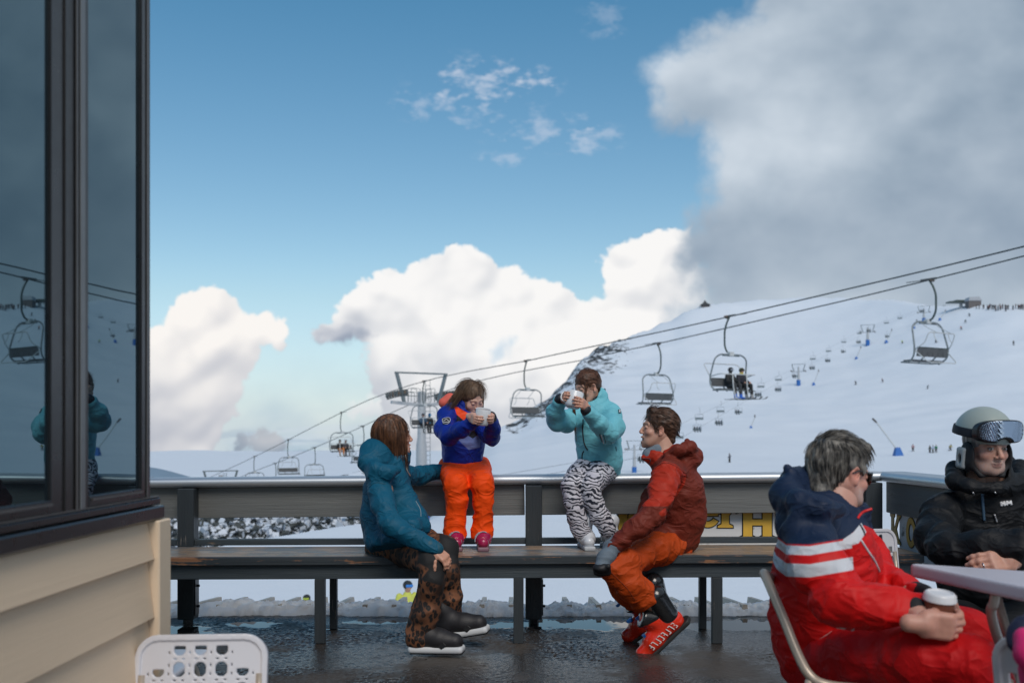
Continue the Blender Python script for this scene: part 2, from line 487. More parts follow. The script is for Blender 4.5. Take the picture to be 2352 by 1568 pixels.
def make_clouds():
    U0, U1, V0, V1 = -1.0, 1.0, -.09, .92
    W, Hh = 1300, 660
    u = U0+(np.arange(W)+.5)/W*(U1-U0); v = V0+(np.arange(Hh)+.5)/Hh*(V1-V0)
    uu, vv = np.meshgrid(u, v); px = (CX+uu*FPX).astype(np.float32); py = (YH-vv*FPX).astype(np.float32)
    flat = lambda sx, sy, n, sd: fbm(np.stack([px.ravel()/sx, py.ravel()/sy, np.full(px.size, sd*1.7)], 1), n, sd).reshape(px.shape)
    def billow(s_, n, sd):
        o = 0; a = 1
        for k in range(n):
            o = o+a*(np.abs(perlin(np.stack([px.ravel()/s_*2.1**k, py.ravel()/s_*2.1**k, np.full(px.size, sd+k)], 1), sd+k)).reshape(px.shape)*2-.45); a *= .52
        return o
    col = np.zeros(px.shape+(3,), np.float32); al = np.zeros(px.shape, np.float32)
    def over(c, a):
        nonlocal col, al
        a = a[..., None]
        na = a[..., 0]+al*(1-a[..., 0])
        col = (c*a+col*(al[..., None])*(1-a))/np.maximum(na, 1e-4)[..., None]
        al = na
    wx = flat(160, 160, 3, 31)*22; wy = flat(160, 160, 3, 37)*22
    def blur(a, r, it=2):
        for _ in range(it):
            for ax in (0, 1):
                p_ = np.pad(a, [(r+1, r) if k == ax else (0, 0) for k in (0, 1)], mode='edge').cumsum(ax)
                a = (np.take(p_, range(2*r+1, p_.shape[ax]), ax)-np.take(p_, range(0, p_.shape[ax]-2*r-1), ax))/(2*r+1)
        return a
    big = billow(105, 5, 3); fine = billow(42, 3, 9); soft = flat(210, 150, 4, 21)
    rel = blur(billow(150, 3, 43), 4)*34+blur(billow(60, 2, 47), 2)*5
    def layer(pts, amp, edge, lit, shd, lightfn, wob=1., lo=-1e9, relief=1.0, alpha=1.):
        qx, qy = px+wx*wob, py+wy*wob
        d = poly_dist(qx, qy, pts)+amp*(big*.85+fine*.45)
        a = smooth(0, edge, d)
        h = np.sqrt(blur(np.clip(d, 0, 200), 5)/200)*75+rel*relief
        gy, gx = np.gradient(h); gx, gy = gx*.42, gy*.42
        # rows go up in v; light comes from upper left, behind the eye
        nz = 1.0; nx, ny = -gx*.9, -gy*.9
        nl = (nx*-.25+ny*.75+nz*.62)/np.sqrt(nx*nx+ny*ny+nz*nz)
        s_ = np.clip(nl*.62+.22+lightfn(qx, qy), 0, 1)[..., None]
        c = np.array(shd)*(1-s_)+np.array(lit)*s_
        over(c.astype(np.float32), (a*alpha).astype(np.float32))
    # faint veil near the horizon
    over(np.ones(px.shape+(3,), np.float32)*np.array([.665, .755, .82], np.float32), (smooth(560, 1040, py)*(.82+.15*soft)).clip(0, .93).astype(np.float32))
    bands = smooth(.05, .5, flat(260, 26, 4, 51)*1.2)*smooth(930, 1010, py)*.55
    over(np.ones(px.shape+(3,), np.float32)*np.array([.80, .84, .88], np.float32), bands.astype(np.float32))
    dk = smooth(.15, .6, flat(170, 30, 4, 55))*smooth(940, 1040, py)*.4
    over(np.ones(px.shape+(3,), np.float32)*np.array([.47, .58, .70], np.float32), dk.astype(np.float32))
    # small low clouds
    layer([(800, 930), (850, 905), (905, 915), (950, 940), (990, 975), (860, 990), (790, 965)], 26, 30, (.97, .95, .94), (.75, .78, .82), lambda x, y: .2, alpha=.75)
    layer([(505, 1035), (560, 1000), (600, 985), (640, 1010), (700, 1030), (640, 1062), (520, 1065)], 30, 26, (.80, .79, .80), (.52, .57, .64), lambda x, y: -.05, alpha=.8)
    # left cumulus
    L = [(120, 1120), (180, 760), (300, 742), (372, 736), (392, 700), (425, 676), (470, 664), (520, 662), (548, 676), (566, 708), (608, 697), (640, 706), (650, 742), (648, 790), (632, 812), (600, 790), (584, 800), (590, 830), (570, 866), (582, 900), (566, 960), (535, 985), (506, 1030), (488, 1058), (430, 1060), (330, 1062), (250, 1120)]
    layer(L, 15, 13, (.97, .955, .94), (.72, .735, .775), lambda x, y: .34-smooth(680, 1000, y)*.42+.15*smooth(.0, .6, soft)-.25*smooth(120, -60, x-330)*smooth(760, 900, y), relief=.7)
    # middle cumulus
    M_ = [(735, 800), (700, 785), (690, 765), (720, 755), (755, 715), (780, 692), (820, 652), (850, 622), (880, 606), (930, 604), (968, 590), (990, 568), (1040, 562), (1085, 572), (1112, 592), (1128, 622), (1150, 622), (1195, 612), (1240, 628), (1285, 640), (1330, 672), (1385, 674), (1385, 640), (1374, 605), (1390, 575), (1420, 545), (1470, 532), (1540, 524), (1600, 520), (1640, 700), (1600, 900), (1500, 1140), (860, 1140), (858, 1000), (872, 930), (838, 870), (834, 820), (850, 790), (800, 788)]
    layer(M_, 15, 12, (.965, .96, .955), (.70, .725, .77), lambda x, y: .30-smooth(700, 960, y)*.42*smooth(1220, 960, x)-.1*smooth(780, 960, y)+.16*soft-.5*smooth(880, 790, x)*smooth(700, 760, y), relief=.7)
    layer([(680, 775), (720, 748), (780, 726), (830, 740), (872, 765), (840, 790), (770, 806), (720, 800)], 18, 34, (.80, .81, .84), (.53, .58, .66), lambda x, y: -.1+.1*soft, alpha=.85)
    # blue gap
    layer([(1120, 800), (1150, 770), (1190, 780), (1180, 830), (1150, 860), (1120, 850)], 20, 40, (.72, .82, .90), (.66, .78, .88), lambda x, y: 0, alpha=.5)
    # large grey cloud
    G = [(1700, -140), (1690, 0), (1640, 30), (1585, 60), (1520, 92), (1462, 118), (1450, 160), (1455, 230), (1470, 280), (1500, 318), (1580, 330), (1582, 380), (1570, 430), (1590, 455), (1568, 490), (1550, 545), (1545, 610), (1585, 660), (1530, 690), (1515, 760), (1500, 900), (1520, 1200), (4200, 1200), (4200, -1500), (1900, -1500)]
    bl = lambda x, y: (smooth(330, 0, np.hypot((x-1800), (y-330)*1.5))*.45 + smooth(130, 0, np.hypot(x-1660, (y-390)*.9))*.35 + smooth(120, 0, np.hypot(x-1500, y-180))*.25
        - smooth(1500, 2700, x)*.30 - smooth(260, 0, np.hypot((x-1640)*.8, (y-520)))*.28 + smooth(560, 800, y)*.20 - .22 + soft*.22)
    layer(G, 20, 80, (.85, .885, .92), (.55, .62, .69), bl, relief=.09)
    # overlapping darker shelf
    Sh = [(1545, 470), (1600, 440), (1680, 428), (1740, 440), (1770, 380), (1850, 330), (1950, 350), (2010, 400), (2120, 300), (2220, 250), (2500, 200), (4000, 100), (4000, 1200), (1560, 1200), (1530, 640)]
    layer(Sh, 22, 130, (.74, .785, .83), (.48, .555, .64), lambda x, y: -.08+smooth(560, 760, y)*.42+soft*.18-smooth(1900, 2500, x)*.12, relief=.07, alpha=.7)
    # wisps
    wn = flat(60, 30, 5, 61)+.5*flat(22, 14, 3, 66)
    for (x, y, rx, ry, s_) in [(1110, 190, 130, 55, .75), (1225, 190, 55, 38, .75), (960, 245, 60, 40, .45), (1110, 270, 80, 30, .4), (1250, 300, 120, 45, .5), (1350, 320, 80, 35, .4), (1150, 365, 50, 20, .4), (1390, 40, 50, 50, .25)]:
        b_ = np.exp(-(((px-x)/rx)**2+((py-y)/ry)**2)*1.1)
        over(np.ones(px.shape+(3,), np.float32)*np.array([.84, .86, .91], np.float32), (smooth(.25, 1.3, b_*.85+wn*.8)*smooth(.05, .45, b_)*s_*.75).clip(0, .8).astype(np.float32))
    img = bpy.data.images.new('cloud_field', W, Hh, alpha=True, float_buffer=True)
    img.colorspace_settings.name = 'Non-Color'
    lin = np.where(col <= .04045, col/12.92, ((np.clip(col, 0, 1)+.055)/1.055)**2.4)
    buf = np.concatenate([lin, al[..., None]], -1).astype(np.float32)
    img.alpha_mode = 'CHANNEL_PACKED'
    img.pixels.foreach_set(buf.ravel()); img.update()
    return img, (U0, U1, V0, V1)
world = bpy.data.worlds.new('World'); SC.world = world; world.use_nodes = True
t = NT(world.node_tree); bg = world.node_tree.nodes['Background']; bg.inputs['Strength'].default_value = .125
sky = t.node('ShaderNodeTexSky', sky_type='NISHITA'); sky.sun_disc = False; sky.sun_elevation = SUN_EL; sky.sun_rotation = SUN_AZ
sky.altitude = 1800; sky.air_density = 1.3; sky.dust_density = .6; sky.ozone_density = 2.0
img, (U0, U1, V0, V1) = make_clouds()
d = world.node_tree.nodes.new('ShaderNodeTexCoord').outputs['Generated']
sep = t.node('ShaderNodeSeparateXYZ', ins={0: d})
ay = t.math('MAXIMUM', t.math('ABSOLUTE', sep.outputs[1]), .02)
uu = t.math('DIVIDE', sep.outputs[0], ay); vv = t.math('DIVIDE', sep.outputs[2], ay)
uu = t.math('MULTIPLY', t.math('SUBTRACT', uu, U0), 1/(U1-U0)); vv = t.math('MULTIPLY', t.math('SUBTRACT', vv, V0), 1/(V1-V0))
uv = t.node('ShaderNodeCombineXYZ', ins={0: uu, 1: vv})
ti = t.node('ShaderNodeTexImage', image=img, extension='EXTEND', interpolation='Linear', ins={0: uv.outputs[0]})
grad = t.node('ShaderNodeMapRange', ins={0: sep.outputs[2], 1: -.02, 2: .42})
tint = t.ramp(grad.outputs[0], [(0, (1.0, 1.04, 1.3)), (.12, (1.05, 1.05, 1.08)), (.35, (.88, .93, .86)), (1, (.45, .84, .88))])
skc = t.mix(1.0, sky.outputs[0], tint, 'MULTIPLY')
skc = t.vmath('SCALE', skc, 1.0)
cl = t.vmath('SCALE', ti.outputs['Color'], 8.2)
t.set(bg.inputs['Color'], t.mix(ti.outputs['Alpha'], skc, cl))
world.cycles.sampling_method = 'MANUAL'; world.cycles.sample_map_resolution = 1024
# ============================================================ sun
sd = bpy.data.lights.new('Sun', 'SUN'); so = bpy.data.objects.new('Sun', sd); COL.objects.link(so)
sd.energy = 2.0; sd.angle = R(30); sd.color = (1.0, .90, .80)
sdir = V(math.sin(SUN_AZ)*math.cos(SUN_EL), math.cos(SUN_AZ)*math.cos(SUN_EL), math.sin(SUN_EL))
so.rotation_euler = Vector(sdir).to_track_quat('Z', 'Y').to_euler()
# ============================================================ terrain
_sil = np.array([(-2500, 1150), (300, 1150), (500, 1130), (700, 1118), (780, 1098), (835, 1080), (875, 1092), (1000, 1090), (1080, 1045), (1140, 982), (1195, 962), (1219, 936), (1258, 914), (1278, 887), (1305, 858), (1329, 828), (1349, 813), (1368, 804), (1400, 786), (1450, 765), (1500, 747), (1550, 731), (1571, 716), (1608, 706), (1670, 695), (1731, 687), (1908, 682), (1993, 687), (2096, 694), (2164, 699), (2352, 706), (2700, 690), (4600, 650), (9000, 700)], float)
_rd = np.array([(-2500, 180), (300, 180), (700, 200), (835, 230), (1000, 300), (1140, 380), (1219, 430), (1350, 520), (1620, 640), (1900, 640), (2050, 560), (2200, 480), (2352, 440), (4600, 440)], float)
_gx = np.linspace(-2500, 9000, 2301)
def _sm(a, w):
    k = np.hanning(w+2)[1:-1]; k /= k.sum(); g = np.interp(_gx, a[:, 0], a[:, 1])
    return np.convolve(np.pad(g, (w//2, w//2), mode='edge'), k, 'valid')
_silg = _sm(_sil, 11); _rdg = _sm(_rd, 101)
def terrain(x, y):
    x = np.atleast_1d(np.asarray(x, float)); y = np.atleast_1d(np.asarray(y, float))
    r = np.hypot(x, y); yy = np.maximum(y, 1e-3)
    px = np.where(y > .15*np.abs(x), CX+x/yy*FPX, np.where(x > 0, 9000, -2500)); px = np.clip(px, -2500, 9000)
    sl = np.interp(px, _gx, _silg); Rd = np.interp(px, _gx, _rdg)
    dep = np.where(y > .15*np.abs(x), y, r)          # depth along the view axis
    zR = EH+(YH-sl)*Rd/FPX
    q = np.clip((dep-45)/(Rd-45), 0, None)
    left = smooth(1150, 800, px)
    st_ = np.interp(px, [400, 850], [40, 55])
    base = -3.7-left*np.clip((dep-st_)*.17, 0, 10.5)
    rise = np.where(q <= 1, q**2.5, 1.0)
    z = base*(1-rise)+zR*rise
    # shoulder on the left carrying the scrub
    hill = np.interp(dep, [80, 88, 150, 165, 260], [-40, -10.2, -6.1, -6.5, -40])+fbm(np.stack([x/14, y/14, x*0], 1), 3, 15)*.5
    z = np.maximum(z, hill-(1-smooth(1010, 930, px))*20)
    over = np.clip(dep/Rd-1, 0, None)
    z = z-np.minimum(over*Rd*.30, 520+over*12)*smooth(0, .15, over)
    n = fbm(np.stack([x/60, y/60, x*0], 1), 4, 5)
    n2 = fbm(np.stack([x/9, y/9, x*0], 1), 3, 9)
    n3 = np.abs(perlin(np.stack([x/22, y/22, x*0], 1), 13))
    z = z+n*2.2*smooth(60, 300, dep)+n2*.10*smooth(12, 60, dep)
    flank = smooth(1100, 1200, px)*smooth(1640, 1350, px)*smooth(.5, .95, q)*smooth(1.4, 1.0, q)
    z = z-flank*n3*5
    return np.maximum(z, -620+fbm(np.stack([x/3000, y/3000, x*0], 1), 3, 2)*60)
def terr_hit(px, py, d0=20, d1=1500):
    ds = np.geomspace(d0, d1, 1500); xs = (px-CX)*ds/FPX; zs = EH-(py-YH)*ds/FPX
    tz = terrain(xs, ds); k = np.nonzero(tz >= zs)[0]
    if len(k) == 0:
        k = [int(np.argmin(zs-tz+1e3*(ds > 800)))]
    d_ = ds[k[0]]; return V(xs[k[0]], d_, float(tz[k[0]]))
def build_terrain():
    az = np.concatenate([np.linspace(-180, -42, 60)[:-1], np.linspace(-42, 36, 560)[:-1], np.linspace(36, 180, 60)])
    rr = np.concatenate([np.geomspace(7.0, 40, 26)[:-1], np.geomspace(40, 900, 300)[:-1], np.geomspace(900, 42000, 60)])
    A, Rr = np.meshgrid(R(1)*az, rr, indexing='ij')
    dep = np.where(np.abs(A) < R(75), Rr, Rr)
    X = np.sin(A)*Rr; Y = np.cos(A)*Rr
    Z = terrain(X.ravel(), Y.ravel()).reshape(X.shape)
    n, m = X.shape
    v = np.stack([X, Y, Z], -1).reshape(-1, 3)
    i = np.arange(n-1)[:, None]*m; j = np.arange(m-1)[None]
    a = (i+j).ravel(); f = np.stack([a, a+m, a+m+1, a+1], 1)[:, ::-1]
    mt, t, b = new_mat('snow_ground')
    co = t.obj()
    pxc = np.where(Y > .15*np.abs(X), CX+X/np.maximum(Y, 1e-3)*FPX, 9000*np.sign(X)).ravel()
    Rd = np.interp(pxc, _gx, _rdg); q = Y.ravel()/Rd
    rock = smooth(1100, 1180, pxc)*smooth(1700, 1380, pxc)*smooth(.45, .93, q)*1.04
    rock = np.maximum(rock, .42*smooth(1250, 1400, pxc)*smooth(2100, 1500, pxc)*smooth(.55, .8, q))
    rock = np.maximum(rock, 1.0*smooth(1100, 1000, pxc)*smooth(60, 110, Y.ravel())*smooth(3000, 900, Y.ravel()))
    # scattered rocks
    n1 = t.noise(t.vmath('MULTIPLY', co, (.055, .03, .11)), 1, 9, .72)
    n2 = t.noise(t.vmath('MULTIPLY', co, (.35, .2, .5)), 1, 6, .7)
    rk = t.math('MULTIPLY', t.attr('rock'), t.math('ADD', t.math('MULTIPLY', n1, .42), t.math('MULTIPLY', n2, .58)))
    rk = t.ramp(rk, [(.50, 0), (.545, 1)])
    snow = t.mix(t.noise(co, .02, 5), (.66, .72, .79), (.75, .80, .86))
    snow = t.mix(t.ramp(t.noise(t.vmath('MULTIPLY', co, (.3, .05, 1)), 1, 6, .65), [(.4, 0), (.8, .15)]), snow, (.70, .75, .82))
    t.set(b.inputs['Base Color'], t.mix(rk, snow, (.055, .06, .065)))
    b.inputs['Roughness'].default_value = .85; b.inputs['Specular IOR Level'].default_value = .15
    bh = t.math('ADD', t.noise(co, .5, 8, .6), t.math('MULTIPLY', t.noise(co, 8, 3), .12))
    t.set(b.inputs['Normal'], t.bump(bh, .18, .4))
    o = mesh_obj('snow_slope', v, f, mt, None, True, {'rock': rock})
    return tag(o, kind='structure')
build_terrain()
def far_hills():
    v = []; f = []
    xs = np.linspace(-1.5, -.28, 140)
    for k, (dist, wid) in enumerate(((9000, 0), (9600, 1), (10600, 2))):
        for x in xs:
            px = CX+x*FPX
            top = np.interp(px, [-2300, -600, 150, 250, 345, 380, 440, 500], [1040, 1050, 1058, 1062, 1074, 1081, 1094, 1125])+6*math.sin(px*.03)*.4
            z = EH-(top-YH)*dist/FPX if wid == 1 else -650
            v.append((x*dist, dist, z))
    n = len(xs)
    for k in range(2):
        for i in range(n-1): f.append((k*n+i, k*n+i+1, (k+1)*n+i+1, (k+1)*n+i))
    m = mat('hill_haze_blue', (.20, .29, .38), .9, var=.15, vscale=.002)  # distance haze is put into this blue-grey base colour
    tag(mesh_obj('hills', v, f, m, None, True), kind='structure')
far_hills()
# ============================================================ terrace floor
def make_deck():
    x0, x1, y0, y1 = -9.0, 2.42, -4.0, 6.12
    m, t, b = new_mat('wet_asphalt')
    co = t.obj()
    n_big = t.noise(co, 1.6, 5, .6); n_mid = t.noise(co, 7, 4, .6)
    vo = t.node('ShaderNodeTexVoronoi', ins={'Vector': co, 'Scale': 95.0})
    agg = t.noise(co, 160, 3, .6)
    pm = t.ramp(t.attr('pud'), [(.02, 0), (.10, 1)])
    # dry and wet areas
    wet = t.ramp(t.math('ADD', n_big, t.math('MULTIPLY', t.math('SUBTRACT', n_mid, .5), .35)), [(.36, 0), (.5, 1)])
    basec = t.mix(t.noise(co, 130, 4, .8), (.018, .017, .016), (.15, .130, .112))
    basec = t.mix(t.ramp(t.noise(co, 2.6, 4), [(.42, 0), (.72, .55)]), basec, (.055, .042, .032))
    basec = t.mix(wet, basec, t.mix(1.0, basec, (.55, .55, .58), 'MULTIPLY'))
    t.set(b.inputs['Base Color'], t.mix(pm, basec, (.012, .013, .014)))
    ro = t.mix(wet, (.5, .5, .5), (.20, .20, .20))
    t.set(b.inputs['Roughness'], t.mix(pm, ro, (.02, .02, .02)))
    b.inputs['Specular IOR Level'].default_value = .36; b.inputs['IOR'].default_value = 1.36
    h = t.math('MULTIPLY', t.math('ADD', t.math('MULTIPLY', vo.outputs['Distance'], -.5), agg), t.math('SUBTRACT', 1.0, pm))
    t.set(b.inputs['Normal'], t.bump(h, .5, .004))
    xs = np.concatenate([np.arange(x0, -2.6, .25), np.arange(-2.6, x1, .0085), [x1]]); ys = np.concatenate([np.arange(y0, 4.1, .2), np.arange(4.1, y1, .0095), [y1]])
    Xg, Yg = np.meshgrid(xs, ys, indexing='ij'); X, Y = Xg.ravel(), Yg.ravel(); O = X*0
    pud = np.full(X.shape, -9.)
    for (cx_, cy_, rx, ry) in [(.42, 5.86, .66, .20), (1.35, 5.84, .60, .22), (2.1, 5.72, .5, .30), (-1.92, 5.66, .26, .11), (-1.52, 5.82, .15, .10), (-1.70, 5.46, .045, .26), (-.66, 5.92, .42, .09), (-1.0, 5.66, .18, .02), (2.0, 4.95, .3, .16), (-.1, 5.76, .3, .07)]:
        pud = np.maximum(pud, 1-np.hypot((X-cx_)/rx, (Y-cy_)/ry))
    pud = pud+.75*perlin(np.stack([X*5, Y*8, O], 1), 3)+.25*perlin(np.stack([X*22, Y*30, O], 1), 4)
    mask = 1-smooth(.0, .12, pud)
    fine = smooth(-2.7, -2.5, X)*smooth(4.0, 4.2, Y)
    rough = .0011*np.random.default_rng(4).normal(size=X.shape)+.0030*perlin(np.stack([X*62, Y*52, O], 1), 8)+.006*perlin(np.stack([X*2.2, Y*2.6, O], 1), 12)
    amp = .45+.9*smooth(-.3, .5, perlin(np.stack([X*1.3, Y*1.7, O], 1), 17))
    Z = rough*mask*fine*amp
    n_, m_ = Xg.shape; i_ = np.arange(n_-1)[:, None]*m_; j_ = np.arange(m_-1)[None]; a_ = (i_+j_).ravel()
    mesh_obj('terrace_floor', np.stack([X, Y, Z], 1), np.stack([a_, a_+m_, a_+m_+1, a_+1], 1), m, None, False, {'pud': pud})['kind'] = 'structure'
    tag(MB().box((x0, y0, -.24), (x1, y1, -.012)).build('terrace_slab', m), kind='structure')
make_deck()
# ============================================================ melting snow along the edge
def snow_pile(name, xa, xb, yc, w, seed, along_y=False, label=''):
    n = int((xb-xa)/.012); k = 26
    xs = np.linspace(xa, xb, n); s_ = np.linspace(-1, 1, k)
    Xg, Sg = np.meshgrid(xs, s_, indexing='ij')
    wv = w*(1+.30*fbm(np.stack([xs*3.1, xs*0+seed, xs*0], 1), 3, seed))[:, None]
    hv = (.040+.026*fbm(np.stack([xs*2.7, xs*0+seed+7, xs*0], 1), 4, seed+3)).clip(.025, .11)[:, None]
    off = .05*fbm(np.stack([xs*1.7, xs*0+3, xs*0], 1), 3, seed+5)[:, None]
    prof = (1-np.abs(Sg)**3.2)
    nz = fbm(np.stack([Xg.ravel()*14, (Sg*w).ravel()*14, Xg.ravel()*0], 1), 4, seed+9).reshape(Xg.shape)
    nb = np.abs(perlin(np.stack([Xg.ravel()*34, (Sg*w).ravel()*34, Xg.ravel()*0], 1), seed)).reshape(Xg.shape)
    Z = hv*prof*(1+.45*nz)+(.020*nb+.010*perlin(np.stack([Xg.ravel()*70, (Sg*w).ravel()*70, Xg.ravel()*0], 1), 5).reshape(Xg.shape))*prof
    jag = .022*fbm(np.stack([Xg.ravel()*22, Sg.ravel()*2, Xg.ravel()*0], 1), 3, seed+2).reshape(Xg.shape)
    Yg = yc+off+Sg*wv+jag
    Z[:, 0] = -.004; Z[:, -1] = -.10
    v = np.stack([Yg if along_y else Xg, Xg if along_y else Yg, Z], -1).reshape(-1, 3)
    i = np.arange(n-1)[:, None]*k; j = np.arange(k-1)[None]; a = (i+j).ravel()
    f = np.stack([a, a+k, a+k+1, a+1], 1)
    if along_y: f = f[:, ::-1]
    o = mesh_obj(name, v, f, M_SNOW, None, True)
    return tag(o, label, 'snow', kind='stuff')
def _snowmat():
    m, t, b = new_mat('old_snow'); co = t.obj()
    z = t.node('ShaderNodeSeparateXYZ', ins={0: co}).outputs[2]
    n = t.noise(co, 9, 6, .7)
    dirt = t.ramp(t.math('ADD', t.math('MULTIPLY', z, -14.0), t.math('MULTIPLY', n, 1.9)), [(1.05, 0), (1.5, .7)])
    c = t.mix(t.noise(co, 4, 5), (.88, .90, .93), (.96, .97, .98))
    c = t.mix(dirt, c, (.10, .10, .10))
    t.set(b.inputs['Base Color'], c); b.inputs['Roughness'].default_value = .45
    b.inputs['Subsurface Weight'].default_value = .0
    t.set(b.inputs['Normal'], t.bump(t.math('ADD', t.noise(co, 60, 5, .7), t.noise(co, 220, 2)), .8, .012))
    return m
M_SNOW = _snowmat()
snow_pile('snow_pile', -4.2, 2.45, 6.24, .17, 4, label='dirty melting snow banked along the outer edge of the wet terrace')
# ============================================================ metal roof just below the terrace
def make_roof():
    root = empty('metal_roof', (0, 6.5, -.1), 'beige ribbed metal roof edge running just beyond the snow pile', 'roof')
    m = mat('roof_sheet', (.48, .42, .35), .45, var=.1, vscale=3, dirt=((.24, .19, .15), 5, .6))
    # sheet falling gently away from the terrace
    fall = lambda y: -.012-(y-6.15)*.085
    b = MB(); n = 44; x0, x1 = -4.4, 3.6
    b.add([(x0, 6.15, fall(6.15)), (x1, 6.15, fall(6.15)), (x1, 6.80, fall(6.80)), (x0, 6.80, fall(6.80)),
           (x0, 6.15, fall(6.15)-.05), (x1, 6.15, fall(6.15)-.05), (x1, 6.80, fall(6.8)-.05), (x0, 6.80, fall(6.8)-.05)],
          [(0, 1, 2, 3), (7, 6, 5, 4), (0, 4, 5, 1), (1, 5, 6, 2), (2, 6, 7, 3), (3, 7, 4, 0)])
    b.build('roof_sheet', m, root)
    for k in range(n):
        x = x0+.05+k*.181
        r = MB(); h = .068
        ya, yb = 6.16, 6.80
        pr = [(-.022, 0), (-.014, h), (.014, h), (.022, 0)]
        vs = [(x+u, ya, fall(ya)+w) for u, w in pr]+[(x+u, yb, fall(yb)+w) for u, w in pr]
        r.add(vs, [(0, 1, 5, 4), (1, 2, 6, 5), (2, 3, 7, 6), (3, 2, 1, 0), (4, 5, 6, 7)])
        r.build('rib', m, root)
    MB().box((x0, 6.795, -4.6), (x1, 6.82, fall(6.8)-.052)).build('fascia', mat('lower_wall', (.35, .31, .26), .8, bump=.3), root)
make_roof()
# ============================================================ painted timber
def wood_mat(name, col, worn, wear_th, along='x', rough=.5, gc=.28):
    m, t, b = new_mat(name); co = t.obj()
    st = {'x': (1.2, 26, 26), 'y': (26, 1.2, 26), 'z': (26, 26, 1.2)}[along]
    gr = t.noise(t.vmath('MULTIPLY', co, st), 1, 6, .7, dist=.6)
    gr2 = t.noise(t.vmath('MULTIPLY', co, [x*3.4 for x in st]), 1, 4, .6)
    c = t.mix(gr, [x*(1-gc) for x in col], [x*(1+gc) for x in col])
    w = t.ramp(t.math('ADD', t.math('MULTIPLY', t.noise(co, 3.2, 5, .65), .55), t.math('MULTIPLY', gr2, .45)), [(wear_th, 0), (wear_th+.03, 1)])
    wc = t.mix(t.noise(t.vmath('MULTIPLY', co, st), 2.2, 5), worn, [x*.35 for x in worn])
    c = t.mix(w, c, wc)
    # edges rubbed through
    geo = t.node('ShaderNodeNewGeometry')
    t.set(b.inputs['Base Color'], c)
    t.set(b.inputs['Roughness'], t.math('ADD', t.math('MULTIPLY', gr, .3), rough-.12, clamp=True))
    t.set(b.inputs['Normal'], t.bump(t.math('SUBTRACT', t.math('ADD', gr, t.math('MULTIPLY', gr2, .6)), t.math('MULTIPLY', w, .35)), .55 if gc > .1 else .16, .006))
    return m
PAINT = (.040, .052, .060)
W_X = wood_mat('painted_timber_x', (.046, .060, .070), (.30, .22, .15), .66)
W_Y = wood_mat('painted_timber_y', (.045, .056, .062), (.30, .22, .15), .66, 'y')
W_Z = wood_mat('painted_timber_z', (.030, .038, .044), (.34, .30, .26), .61, 'z')
W_SEAT = wood_mat('worn_seat_timber', (.15, .15, .15), (.50, .34, .22), .465, rough=.30)
W_EDGE = wood_mat('worn_edge_timber', (.034, .043, .050), (.42, .20, .10), .55)
W_BAND = wood_mat('fence_board_timber', (.150, .158, .155), (.30, .27, .23), .70)
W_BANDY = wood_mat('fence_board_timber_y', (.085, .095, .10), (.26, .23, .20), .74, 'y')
M_RAIL = mat('brushed_aluminium', (.58, .62, .66), .46, metal=.75, var=.06, vscale=3, bump=.12, bscale=30, stretch=(.15, 6, 6), dirt=((.42, .44, .46), 3, .62))
M_STEEL = mat('galvanised_steel', (.42, .43, .44), .45, metal=.9, dirt=((.16, .10, .07), 9, .6))
M_BOLT = mat('dark_bolt', (.05, .05, .05), .4, metal=.8)
KX = .0092     # the terrace falls slightly to the left
SL = .0042
def rail_profile():
    # rounded nose facing the deck, thin flutes on top (u: outwards, w: up)
    p = [(.055, .030), (.055, .0), (-.010, .0), (-.024, .003), (-.034, .010), (-.040, .021), (-.041, .032), (-.037, .043), (-.028, .051), (-.014, .0555)]
    for k in range(5):
        u = -.008+k*.028
        p += [(u, .057), (u+.020, .057), (u+.022, .0545), (u+.026, .0545)]
    p += [(.145, .055), (.150, .050), (.150, .020), (.055, .020)]
    # remove the tail duplicate
    return p[2:-1]+[(.055, .0)]
def extrude_profile(prof, a, b, out, name, m, parent):
    a, b, out = np.asarray(a, float), np.asarray(b, float), np.asarray(out, float); up = V(0, 0, 1)
    N = 24; vs = []; k = len(prof); fs = []
    for i in range(N+1):
        c = a+(b-a)*i/N
        vs += [c+out*u+up*w for u, w in prof]
    for i in range(N):
        for j in range(k):
            l = (j+1) % k; fs.append((i*k+j, i*k+l, (i+1)*k+l, (i+1)*k+j))
    fs.append(tuple(range(k))[::-1]); fs.append(tuple(N*k+j for j in range(k)))
    o = mesh_obj(name, np.array(vs), fs, m, parent)
    bm_fix(o); return smooth_angle(o)
def bm_fix(o):
    import bmesh
    bm = bmesh.new(); bm.from_mesh(o.data); bmesh.ops.recalc_face_normals(bm, faces=bm.faces); bm.to_mesh(o.data); bm.free()
def smooth_angle(o, deg=35):
    o.data.polygons.foreach_set('use_smooth', [True]*len(o.data.polygons))
    import bmesh
    bm = bmesh.new(); bm.from_mesh(o.data)
    for e in bm.edges:
        if len(e.link_faces) == 2 and e.calc_face_angle(0) > R(deg): e.smooth = False
    bm.to_mesh(o.data); bm.free(); return o
YR = 5.90       # board plane
def zr(x, base, k=KX): return base+k*x
